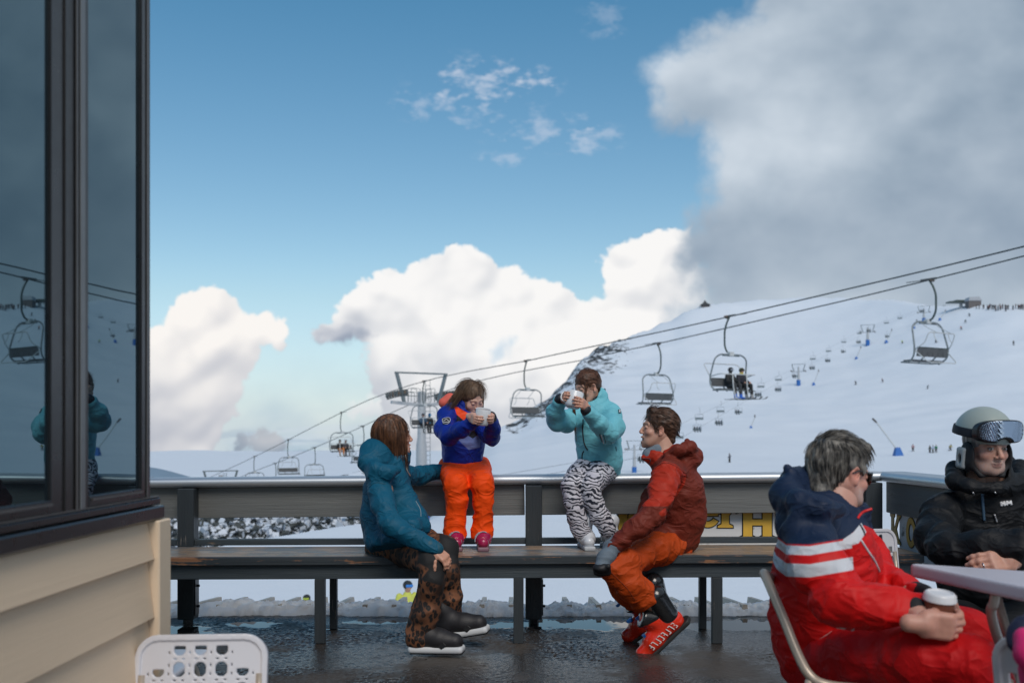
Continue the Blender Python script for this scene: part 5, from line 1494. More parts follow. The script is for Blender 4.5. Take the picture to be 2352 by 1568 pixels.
def build_body(root, heads, hands, limbs, skin, name='body'):
    """one mesh: fine head, fine hands, and the limbs that run under the clothes"""
    V_, F_, C_ = [], [], []; n = 0
    for sh, C, M, sc, kw in heads:
        w = S().placed(sh, C, M, sc); v, f = w.mesh(.0030)
        C_.append(skin_color((v-C)@M/sc, skin, **kw)); V_.append(v); F_.append(f+n); n += len(v)
    for sh, C, M, sc in hands:
        w = S().placed(sh, C, M, sc); v, f = w.mesh(.0028)
        l = (v-C)@M/sc; c = np.tile(np.array(skin)*np.array([1, .93, .90]), (len(v), 1)); V_.append(v); F_.append(f+n); C_.append(c*(1+.08*fbm(l*60, 2, 3)[:, None])); n += len(v)
    v, f = limbs.mesh(.012); V_.append(v); F_.append(f+n); C_.append(np.tile(skin, (len(v), 1)))
    return mesh_obj(name, np.concatenate(V_), np.concatenate(F_), M_SKIN, root, True, {'Col': np.concatenate(C_)})
def fabric(name, col, rough=.62, var=.10, bump=.12, bscale=24, sheen=.15, fine=True, **k):
    m, t, b = new_mat(name); co = t.obj()
    n = t.noise(co, 5, 4)
    c = t.mix(n, [x*(1-var) for x in col], [min(1, x*(1+var)) for x in col])
    t.set(b.inputs['Base Color'], c); b.inputs['Roughness'].default_value = rough; b.inputs['Specular IOR Level'].default_value = k.get('spec', .35)
    b.inputs['Sheen Weight'].default_value = sheen
    r1 = t.math('ABSOLUTE', t.math('SUBTRACT', t.noise(t.vmath('MULTIPLY', co, (1, 1, 1.6)), 6.5, 2, .5, dist=.9), .5))
    r2 = t.math('ABSOLUTE', t.math('SUBTRACT', t.noise(co, 17, 2, .5, dist=.8), .5))
    h = t.math('ADD', t.math('ADD', t.math('MULTIPLY', t.math('POWER', r1, .7), -3.4), t.math('MULTIPLY', r2, -1.2)), t.math('MULTIPLY', t.noise(co, 700, 2), .03))
    t.set(b.inputs['Normal'], t.bump(h, min(1, bump*2.0), .014))
    return m, t, b, c
def px_of(v):
    d = np.maximum(v[:, 1], .1); return CX+v[:, 0]*FPX/d, YH-(v[:, 2]-EH)*FPX/d
def poly_attr(pts): return lambda v: poly_dist(*[a.astype(np.float32) for a in px_of(v)], pts)/FPX*5
def zip_fold(sh, amp, sc=(9, 9, 9), seed=2):
    """broad soft creases over a whole garment"""
    s_ = np.float32(sc)
    sh.disp(lambda p: amp*(np.abs(perlin(p*s_+.6*perlin(p*4, 5)[:, None], seed))*2.2-.45))
def mug(C, axis, r, h, parent=None, label='', rim=None, cup_mat=None, handle=None):
    a = nrm(axis); u = nrm(np.cross(a, (0, 1, 0.01))); w = np.cross(a, u)
    M = Matrix(((u[0], w[0], a[0], 0), (u[1], w[1], a[1], 0), (u[2], w[2], a[2], 0), (0, 0, 0, 1)))
    root = empty('mug', tuple(C), label, 'mug')
    pr = [(0, -h/2), (r*.72, -h/2), (r*.80, -h/2+.002), (r*.92, -h/2+.012), (r*.97, -h*.2), (r, h/2-.002), (r-.0015, h/2), (r-.004, h/2-.002), (r*.90, -h*.2), (r*.8, -h/2+.008), (0, -h/2+.006)]
    o = MB().lathe(pr, 32, c=C, M=M).build('cup', cup_mat, root); smooth_angle(o, 50)
    if handle is not None:
        hd = nrm(handle-a*np.dot(handle, a))
        pts = [C+hd*(r*.96)+a*h*.28, C+hd*(r+.022)+a*h*.26, C+hd*(r+.028)+a*0, C+hd*(r+.02)-a*h*.2, C+hd*(r*.9)-a*h*.26]
        smooth_flags(MB().tube(spline(pts, 5), .0045, 8).build('handle', cup_mat, root))
    return root
M_CERAMIC = mat('white_ceramic', (.72, .74, .76), .22, var=.02, bump=0)
def grip_hand(C, axis, out, r, wrist_hint, sc=1., flip=1, curl=.62, drop=0.):
    """frame for a hand wrapped round a cup: palm faces the cup"""
    a = nrm(axis); o = nrm(out-a*np.dot(out, a))
    y = np.cross(o, a); y = y/np.linalg.norm(y)
    pc = C+o*(r+.017*sc)+a*drop
    if np.dot(wrist_hint-pc, y) > 0: y = -y
    x = a*flip
    M = np.stack([x, y, o], 1)
    W = pc-y*.060*sc
    return W, M
def ski_boot(parent, name, heel, toe_dir, up, L, mats, lean=.25, cuff_h=.20, buckles=True, width=.052, side=1):
    """heel: point under the heel; built along toe_dir"""
    M = frame(toe_dir, up); shell_m, cuff_m, sole_m, buck_m = mats
    b = S(); w = width
    b.cap((0, .035, .055), (0, L*.55, .060), w*.92, w*.95, k=.02).cap((0, L*.55, .052), (0, L-.05, .040), w*.95, w*.80, k=.03)
    b.cap((0, .05, .06), (0, .065+lean*.12, .15), w*.92, w*.98, k=.03)
    b.plane((0, 0, .012), (0, 0, -1), .008)
    b.disp(lambda p: .0022*np.cos(np.clip((p[:, 1])*75, -60, 60))*(p[:, 2] > .03))
    root = S().placed(b, heel, M)
    o = root.build(name, shell_m, parent, .005)
    c = S().cap((0, .055+lean*.10, .13), (0, .055+lean*cuff_h*1.5, .08+cuff_h), w*1.06, w*1.12, k=.02)
    c.plane((0, 0, .11), (0, .25, -1), .01).plane((0, .055, .07+cuff_h), (0, lean, 1), .01)
    S().placed(c, heel, M).build('cuff', cuff_m, o, .005)
    s_ = S().box((0, L*.5-.005, .008), (w*.78, L*.5, .012), rnd=.006); s_.cap((0, .0, .012), (0, .015, .012), w*.6, w*.6); s_.plane((0, 0, .022), (0, 0, 1)).plane((0, 0, -.004), (0, 0, -1))
    S().placed(s_, heel, M).build('sole', sole_m, o, .005)
    if buckles:
        def strap(sdf, yy, z_ax, a0, a1, wd, nm='buckle'):
            pts = []
            for q in range(9):
                a = R(a0+(a1-a0)*q/8); d_ = V(math.cos(a), 0, math.sin(a)); r_ = .02
                while r_ < .12 and float(sdf.f(np.array([V(0, yy, z_ax)+d_*r_]))[0]) < 0: r_ += .002
                pts.append(heel+M@(V(0, yy, z_ax)+d_*(r_+.002)))
            k = MB(); yd = M[:, 1]
            for p0, p1 in zip(pts, pts[1:]): k.beam(p0, p1, wd, .005, up=nrm(np.cross(p1-p0, yd)))
            for q in (2, 3, 4): k.beam(pts[q], pts[q+1], wd*1.5, .011, up=nrm(np.cross(pts[q+1]-pts[q], yd)), bev=.002)
            k.tube([pts[1]+yd*wd*.6, pts[4]+yd*wd*.6, pts[4]-yd*wd*.6, pts[1]-yd*wd*.6], .0022, 5)
            k.build(nm, buck_m, o)
        sides = (0, 110) if side > 0 else (180, 70)
        strap(b, L*.64, .045, *sides, .015); strap(b, L*.46, .05, *sides, .015)
        if cuff_h > .15:
            strap(c, .075+lean*.16, .15, sides[0], sides[0]+(70 if side > 0 else -70), .016); strap(c, .085+lean*.22, .20, sides[0], sides[0]+(70 if side > 0 else -70), .016)
    return o
# ============================================================ woman in the teal jacket
SK_A = (.56, .31, .22)
def flow_down(bias=(0, 0, -1), out=.0):
    b_ = np.array(bias, float)
    return lambda p: nrm(b_+out*nrm(V(p[0], p[1], 0)))
def person_teal():
    root = empty('person', tuple(P(880, 1262, 5.35)), 'woman in teal hooded ski jacket and leopard trousers sitting on the bench', 'person')
    C = P(904, 1001, 5.36); M = frame((.90, .42, .10)); sc = .92
    # jacket
    j = S()
    pts = [J(884, 1225, 5.38, 50), J(884, 1180, 5.36, 51), J(890, 1128, 5.33, 50), J(898, 1092, 5.33, 40)]
    j.chain([p for p, r in pts], [r for p, r in pts], .05, fold=(.004, 8, 4, 3))
    p, r = J(876, 1098, 5.22, 27); q, r2 = J(931, 1090, 5.48, 24); j.cap(p, q, r, r2, .05)
    p, r = J(900, 1066, 5.34, 29); q, r2 = J(912, 1048, 5.35, 28); j.cap(p, q, r, r2, .03)             # collar
    p, r = J(925, 1052, 5.40, 19); q, r2 = J(932, 1041, 5.41, 13); j.cap(p, q, r, r2, .03)
    # skirt over the lap
    p, r = J(885, 1242, 5.28, 44); q, r2 = J(912, 1238, 5.12, 33); j.cap(p, q, r, r2, .05, fold=(.006, 9, 6, 8))
    p, r = J(905, 1200, 5.26, 44); q, r2 = J(940, 1212, 5.10, 28); j.cap(p, q, r, r2, .05, fold=(.006, 10, 6, 9))
    p, r = J(925, 1150, 5.30, 33); q, r2 = J(968, 1208, 5.18, 24); j.cap(p, q, r, r2, .05, fold=(.005, 10, 6, 10))
    body_only = list(j.ops)
    j.plane(P(870, 1268, 5.3), (-.12, -.35, -1), .01)
    near = [J(868, 1104, 5.16, 28), J(880, 1160, 5.06, 27), J(898, 1204, 4.98, 25), J(948, 1234, 4.93, 22), J(1000, 1260, 4.93, 18)]
    j.chain([p for p, r in near], [r for p, r in near], .022, fold=(.0035, 11, 5, 21))
    far = [J(933, 1092, 5.50, 24), J(965, 1092, 5.62, 21), J(1006, 1081, 5.80, 15), J(1032, 1082, 5.90, 14)]
    j.chain([p for p, r in far], [r for p, r in far], .02, fold=(.005, 14, 7, 31))
    # hood bunched on the back
    hood = [J(893, 1022, 5.42, 13), J(868, 1018, 5.36, 17), J(850, 1033, 5.28, 19), J(845, 1060, 5.20, 19), J(862, 1080, 5.12, 15), J(890, 1084, 5.10, 12), J(912, 1078, 5.14, 9)]
    j.chain([p for p, r in hood], [r for p, r in hood], .045, fold=(.003, 12, 8, 41))
    p, r = J(872, 1050, 5.26, 25); j.ell(p, (r, r*1.2, r*1.35), k=.05)
    p, r = J(902, 1012, 5.34, 30); j.cap(P(904, 1000, 5.36), P(903, 1036, 5.35), r, r*.92, k=.012, op='-')
    zip_fold(j, .0045, (7, 7, 11), 4)
    m, t, b, c = fabric('teal_shell', (.004, .090, .160), .6, bump=.24, sheen=0, spec=.25)
    jo = j.build('jacket', m, root, .0062)
    zm = mat('zip_silver', (.55, .50, .42), .4, metal=.5)
    seam(j, [(931, 1044), (934, 1062), (935, 1080), (942, 1092)], .0045, 'zip', zm, jo, 4.5)
    seam(j, [(938, 1088), (948, 1112), (956, 1150), (952, 1185)], .0022, 'seam', mat('teal_dark', (.004, .06, .09), .6), jo, 4.5)
    seam(j, [(955, 1150), (965, 1168), (967, 1185)], .002, 'pocket_zip', mat('zip_grey', (.25, .32, .35), .5), jo, 4.5)
    seam(j, [(846, 1120), (862, 1108), (886, 1112)], .0018, 'seam', mat('teal_dark2', (.004, .06, .09), .6), jo, 4.5)
    a, r = near[-1]; pa = near[-2][0]; dr = nrm(a-pa)
    S().cap(a-dr*.035, a+dr*.004, r*1.05, r*.98).build('cuff_strap', mat('teal_strap', (.004, .075, .12), .6), jo, .005)
    # trousers
    tr = S()
    nl = [J(880, 1258, 5.42, 40), J(940, 1268, 5.20, 34), J(990, 1290, 4.96, 31), J(993, 1330, 4.94, 29), J(978, 1400, 4.98, 31), J(963, 1462, 5.00, 33)]
    tr.chain([p for p, r in nl], [r for p, r in nl], .03, fold=(.006, 11, 6, 51))
    fl = [J(900, 1250, 5.60, 38), J(975, 1245, 5.42, 32), J(1022, 1258, 5.22, 28), J(1028, 1310, 5.18, 26), J(1030, 1370, 5.22, 29), J(1028, 1420, 5.26, 33)]
    tr.chain([p for p, r in fl], [r for p, r in fl], .03, fold=(.006, 11, 6, 61))
    tr.plane(P(963, 1484, 5.0), (-.1, 0, -1), .006)
    zip_fold(tr, .003, (9, 9, 14), 6)
    m, t, b = new_mat('leopard_cloth'); co = t.obj()
    sc_ = t.vmath('MULTIPLY', co, (1, 1, .72))
    wv = t.vmath('ADD', sc_, t.vmath('SCALE', t.noise(sc_, 18, 3, out='Color'), .03))
    v1 = t.node('ShaderNodeTexVoronoi', feature='DISTANCE_TO_EDGE', ins={'Vector': wv, 'Scale': 40.0})
    v2 = t.node('ShaderNodeTexVoronoi', feature='F1', ins={'Vector': wv, 'Scale': 40.0})
    n = t.noise(co, 90, 4, .7)
    spot = t.ramp(t.math('ADD', v2.outputs['Distance'], t.math('MULTIPLY', t.math('SUBTRACT', n, .5), .35)), [(.40, 0), (.54, 1)])
    inner = t.ramp(v2.outputs['Distance'], [(.30, 1), (.46, 0)])
    big = t.ramp(t.noise(co, 7, 3), [(.38, 0), (.62, 1)])
    brown = t.mix(big, (.035, .016, .010), (.24, .092, .04))
    colr = t.mix(spot, (.010, .008, .008), brown); colr = t.mix(t.math('MULTIPLY', t.ramp(v2.outputs['Distance'], [(.10, 1), (.18, 0)]), .5), colr, (.09, .035, .016))
    colr = t.mix(t.step(t.attr('patch'), 0, .004), colr, (.010, .010, .011))
    t.set(b.inputs['Base Color'], colr); b.inputs['Roughness'].default_value = .75; t.set(b.inputs['Normal'], t.bump(t.noise(co, 300, 3), .2, .002))
    def kneep(v):
        x, y = px_of(v)
        a = poly_dist(x.astype(np.float32), y.astype(np.float32), [(962, 1262), (1000, 1262), (1030, 1290), (1014, 1345), (966, 1330), (985, 1306), (958, 1290)])
        b_ = poly_dist(x.astype(np.float32), y.astype(np.float32), [(1008, 1222), (1052, 1240), (1062, 1292), (1034, 1296), (1012, 1262)])
        return np.maximum(np.where(v[:, 1] < 5.10, a, -50), np.where(v[:, 1] > 5.02, b_, -50))/FPX*5
    tr.build('trousers', m, root, .0062, {'patch': kneep})
    # boots
    shoe_m = mat('boot_black', (.016, .015, .018), .55, bump=.3, bscale=200); sole_m = mat('boot_sole_white', (.62, .64, .66), .5); dk = mat('boot_sole_dark', (.01, .01, .012), .6)
    for hl, td, up in ((P(942, 1497, 5.0), (.97, -.16, .02), (0, 0, 1)), (P(1008, 1470, 5.2), (.96, -.20, .20), (-.2, 0, 1))):
        F_ = frame(td, up); L = .27
        s_ = S().cap((0, .045, .070), (0, .15, .070), .052, .049).cap((0, .15, .066), (0, L-.040, .056), .049, .043, k=.03).cap((0, .09, .10), (0, .05, .16), .045, .052, k=.03).cap((0, .045, .06), (0, .05, .15), .045, .050, k=.03).plane((0, 0, .024), (0, 0, -1), .004)
        o = S().placed(s_, hl, F_).build('boot', shoe_m, root, .005)
        q = S().box((0, L/2+.002, .020), (.048, L/2+.005, .0195), rnd=.018); q.disp(lambda p: -.0*p[:, 0]); q.plane((0, 0, .036), (0, 0, 1), .002)
        S().placed(q, hl, F_).build('midsole', sole_m, o, .004)
        q = S().box((0, L/2+.006, .004), (.042, L/2-.002, .006), rnd=.005); S().placed(q, hl, F_).build('outsole', dk, o, .004)
        MB().beam(hl+F_@V(.046, .165, .06), hl+F_@V(.046, .185, .035), .012, .035, bev=.004).build('clip', dk, o)
    # hair: straight, shoulder length
    h = S().ell((0, -.018, .036), (.086, .106, .098)).cap((0, -.045, .0), (0, -.052, -.105), .084, .076, k=.03).cap((.05, -.01, .0), (.056, .0, -.105), .045, .034, k=.03).cap((-.05, .0, .0), (-.056, .0, -.10), .045, .034, k=.03)
    h.cap((.068, .035, .01), (.070, .030, -.105), .020, .016, k=.02).cap((-.068, .035, .01), (-.070, .030, -.09), .020, .016, k=.02)
    h.ell((0, .115, -.05), (.052, .075, .105), k=.01, op='-').plane((0, 0, -.150), (0, .15, -1), .008)
    hm = hair_mat('brown_straight_hair', (.016, .009, .007), (.27, .115, .052), (.44, .82), (70, 70, 4))
    build_hair(h, C, M, sc, hm, root, strands=[dict(where=lambda l: (l[:, 2] > -.12) & (l[:, 2] < .10) & (l[:, 1] < .06), n=1500, flow=lambda p: tang((0, 0, -1), .06)(p) if p[2] > 0 else nrm(V(0, 0, -1)), len=.11, rad=.0009, seed=3, curl=.002)], fr=(90, 90, 6), ndisp=.0035)
    limbs = S().chain([P(903, 1010, 5.37), P(900, 1060, 5.36), P(888, 1150, 5.36), P(884, 1235, 5.42)], [.045, .06, .085, .085], .04)
    limbs.chain([P(888, 1100, 5.3)]+[p for p, r in near[1:]], [.045, .04, .035, .028, .022], .02).chain([P(925, 1095, 5.45)]+[p for p, r in far[1:]], [.04, .036, .028, .022], .02)
    limbs.chain([p for p, r in nl], [.06, .055, .045, .045, .04, .035], .03).chain([p for p, r in fl], [.06, .055, .045, .045, .04, .035], .03)
    W_ = near[-1][0]+V(.0, 0, -.004); F_ = frame(nrm(V(.75, -.25, -.62)), (0.3, -.6, .7))
    W2 = far[-1][0]; F2 = frame((1, .25, -.1), (0, 0, 1))
    build_body(root, [(head_sdf(nose=.95, smile=1, mouth_open=.6), C, M, sc, dict(stubble=0))], [(hand_sdf((.5, .5, .5, .5)), W_, F_, .82), (hand_sdf((.35, .35, .35, .4)), W2, F2, .82)], limbs, SK_A)
person_teal()
# ============================================================ girl in blue jacket, orange trousers
def person_orange():
    root = empty('person', tuple(P(1068, 1085, 5.85)), 'girl in royal blue and orange jacket with neon orange trousers drinking on the rail', 'person')
    C = P(1083, 915, 5.80); M = frame((.50, -.70, -.42), (-.12, 0, 1)); sc = .80; SK = (.66, .40, .31)
    j = S()
    t_ = [J(1063, 1046, 5.86, 48), J(1064, 1010, 5.84, 46), J(1064, 975, 5.83, 45), J(1062, 952, 5.83, 36)]
    j.chain([p for p, r in t_], [r for p, r in t_], .04, fold=(.004, 10, 5, 3), sq=(V(0, 1, 0), .85))
    p, r = J(1033, 950, 5.80, 22); q, r2 = J(1092, 962, 5.82, 22); j.cap(p, q, r, r2, .04)
    p, r = J(1062, 940, 5.82, 27); q, r2 = J(1068, 932, 5.80, 25); j.cap(p, q, r, r2, .02)
    tb = S(); tb.ops = list(j.ops); tb.los = list(j.los); tb.his = list(j.his)
    ar = S()
    ra = [J(1028, 955, 5.76, 24), J(1021, 985, 5.68, 23), J(1033, 1000, 5.60, 22), J(1062, 984, 5.50, 19), J(1090, 967, 5.44, 15)]
    ar.chain([p for p, r in ra], [r for p, r in ra], .02, fold=(.005, 15, 7, 9))
    la = [J(1098, 968, 5.80, 21), J(1118, 992, 5.72, 20), J(1128, 1004, 5.64, 19), J(1131, 985, 5.54, 17), J(1128, 962, 5.46, 14)]
    ar.chain([p for p, r in la], [r for p, r in la], .02, fold=(.005, 15, 7, 19))
    j.merge(ar, .018)
    j.cap(C+V(0, 0, .02), C+V(-.01, 0, -.04), .072, .06, k=.01, op='-')
    j.plane(P(1063, 1068, 5.8), (0, -.1, -1), .008)
    zip_fold(j, .003, (8, 8, 12), 7)
    m, t, b, c = fabric('blue_jacket_shell', (.006, .026, .27), .55, bump=.2, sheen=0, spec=.25)
    def body_mask(v): return np.clip((ar.f(v)-tb.f(v))*40+.2, -1, 1)*(v[:, 1] < 5.86)
    mk = t.step(t.attr('body'), .0, .05)
    for nm, cc in (('orange', (.95, .075, .01)), ('black', (.012, .013, .02)), ('pale', (.13, .18, .42))):
        c = t.mix(t.math('MULTIPLY', t.step(t.attr(nm), 0, .0015), mk), c, cc)
    t.set(b.inputs['Base Color'], c)
    zp = lambda l: [(775.1+x*.2197, 803.9+y*.2197) for x, y in l]
    at = {'body': body_mask, 'orange': poly_attr(zp([(1120, 600), (1250, 590), (1420, 690), (1330, 745), (1225, 655)])),
          'black': poly_attr(zp([(1205, 640), (1330, 745), (1420, 690), (1560, 760), (1500, 880), (1415, 925), (1225, 800)])),
          'pale': poly_attr(zp([(1255, 930), (1225, 800), (1415, 925), (1505, 855), (1490, 1015), (1372, 1042)]))}
    jo = j.build('jacket', m, root, .0052, at)
    hd = [J(1019, 925, 5.94, 12), J(1034, 918, 5.96, 14), J(1050, 922, 5.95, 12)]
    ho = S().chain([p for p, r in hd], [r for p, r in hd], .02).build('hood_lining', mat('coral_lining', (.75, .13, .09), .7), jo, .006)
    blk = mat('girl_black_trim', (.01, .011, .014), .6)
    patch(j, zp([(1092, 715), (1170, 704), (1180, 765), (1105, 780)]), 'badge', mat('badge_black', (.012, .012, .016), .6), jo, 4.8, .003)
    bd = [o for o in jo.children if o.name.startswith('badge')]
    if bd:
        wm = mat('badge_white', (.75, .76, .78), .6)
        seam(j, zp([(1098, 722), (1135, 710), (1170, 712), (1176, 745), (1160, 768), (1142, 778), (1112, 768), (1098, 745), (1098, 722)]), .0012, 'badge_border', wm, bd[0], 4.8, lift=.004, n=3)
        seam(j, zp([(1108, 748), (1125, 735), (1140, 725), (1152, 738), (1168, 748)]), .0016, 'badge_peak', wm, bd[0], 4.8, lift=.005, n=3)
        seam(j, zp([(1112, 758), (1140, 760), (1166, 757)]), .0025, 'badge_lettering', wm, bd[0], 4.8, lift=.005, n=3)
    seam(j, zp([(1428, 800), (1432, 900), (1405, 1010), (1372, 1045), (1378, 1090)]), .0028, 'zip', mat('zip_blue', (.006, .02, .16), .5), jo, 4.8)
    seam(j, zp([(1372, 1040), (1390, 1100), (1430, 1150), (1440, 1200)]), .0020, 'zip', mat('zip_blue2', (.006, .02, .16), .5), jo, 4.8)
    seam(j, zp([(1188, 990), (1186, 1060), (1190, 1140)]), .0026, 'pocket_zip', blk, jo, 4.8)
    for L_, nm in ((ra, 'cuff'), (la, 'cuff')):
        a, r = L_[-1]; d_ = nrm(a-L_[-2][0]); S().cap(a-d_*.01, a+d_*.022, r*.98, r*.92).build(nm, blk, jo, .004)
    # trousers
    tr = S()
    l1 = [J(1046, 1076, 5.92, 40), J(1046, 1092, 5.72, 31), J(1047, 1112, 5.56, 28), J(1049, 1150, 5.56, 24), J(1046, 1195, 5.58, 24), J(1045, 1226, 5.58, 27)]
    l2 = [J(1088, 1076, 5.92, 40), J(1098, 1090, 5.72, 30), J(1108, 1110, 5.56, 26), J(1110, 1150, 5.56, 23), J(1108, 1195, 5.58, 23), J(1107, 1224, 5.58, 26)]
    for i, l in enumerate((l1, l2)): tr.chain([p for p, r in l], [r for p, r in l], .022, fold=(.0055, 13, 6, 70+9*i))
    tr.plane(P(1070, 1236, 5.58), (0, 0, -1), .004).plane(P(1066, 1060, 5.8), (0, -.2, 1), .02)
    zip_fold(tr, .003, (10, 10, 13), 9)
    m, t, b, c = fabric('neon_orange_cloth', (.95, .075, .004), .65, bump=.2, sheen=0, spec=.2)
    tr.build('trousers', m, root, .0052)
    mg = (mat('magenta_shell', (.36, .012, .075), .25, coat=.4), mat('magenta_cuff', (.30, .02, .08), .3), mat('boot_sole_grey', (.22, .12, .15), .5), mat('buckle_silver', (.6, .58, .6), .3, metal=.7))
    for px_, py_ in ((1044, 1262), (1109, 1259)):
        h_ = P(px_, py_, 5.66); h_[2] = .469
        ski_boot(root, 'ski_boot', h_, (.04 if px_ > 1100 else .12, -1, 0), (0, 0, 1), .225, mg, cuff_h=.10, width=.040)
    # hair
    h = S().ell((0, -.018, .038), (.083, .104, .094)).cap((0, -.05, .0), (.0, -.085, -.07), .074, .045, k=.03).cap((.055, -.02, -.01), (.070, -.060, -.13), .036, .018, k=.03).cap((.05, -.03, -.04), (.10, -.085, -.155), .030, .012, k=.03).cap((-.06, .0, -.01), (-.064, .0, -.10), .030, .012, k=.03)
    h.cap((-.066, .045, .02), (-.066, .075, -.085), .010, .006, k=.01)
    h.ell((0, .118, -.036), (.056, .080, .104), k=.008, op='-').ell((.078, .004, -.02), (.022, .025, .03), k=.01, op='-')
    hm = hair_mat('fair_brown_hair', (.045, .025, .016), (.30, .19, .115), (.42, .84), (55, 55, 6))
    build_hair(h, C, M, sc, hm, root, strands=[dict(where=lambda l: (l[:, 2] > -.09) & (l[:, 1] < .015), n=1100, flow=lambda p: tang(M.T@V(-.25, .1, -1), .10)(p) if p[2] > -.02 else nrm(M.T@V(-.22, .05, -1)), len=.12, rad=.0013, seed=5, curl=.0015)], fr=(80, 80, 8))
    vs, fs, ss = hair_strands(np.array([P(1056+random.uniform(-6, 10), 898+random.uniform(-8, 14), 5.73+random.uniform(-.02, .03)) for _ in range(160)]), 160, None, lambda p: nrm(V(-.62, -.08, -.8)), .105, .0012, 18, curl=.005)
    mesh_obj('hair_lock', vs, fs, hm, root, True, {'shade': ss})
    MB().tube([C+M@V(.079, .0, -.043)*sc, C+M@V(.080, .0, -.055)*sc], .003, 6).build('earring', mat('earring_gold', (.8, .6, .3), .3, metal=1), root)
    limbs = S().chain([P(1078, 925, 5.82), P(1066, 950, 5.83), P(1064, 1050, 5.86)], [.036, .05, .07], .04)
    for L_ in (ra, la): limbs.chain([P(1062, 960, 5.83)]+[p for p, r in L_], [.03]+[r*.6 for p, r in L_], .02)
    for L_ in (l1, l2): limbs.chain([p for p, r in L_], [r*.6 for p, r in L_], .02)
    cup = P(1108.5, 957, 5.40); ax = nrm((.13, -.22, 1))
    mug(cup, ax, .041, .088, label='white china mug held by the girl in the blue jacket', cup_mat=M_CERAMIC)
    w1, F1 = grip_hand(cup, ax, (-.90, -.42, 0), .041, P(1090, 967, 5.44), .70, drop=-.012)
    w2, F2 = grip_hand(cup, ax, (.88, .40, 0), .041, P(1128, 958, 5.5), .70, drop=-.005)
    limbs.chain([ra[-1][0], w1], [.018, .017]).chain([la[-1][0], w2], [.018, .017])
    cu = (.55, .56, .58, .62)
    build_body(root, [(head_sdf(nose=.68, jaw=.92, kid=1), C, M, sc, dict(lip=(.52, .20, .17), brow=(.36, .21, .14), red=.32))], [(hand_sdf(cu, grip=True), w1, F1, .70), (hand_sdf(cu, grip=True), w2, F2, .70)], limbs, SK)
person_orange()
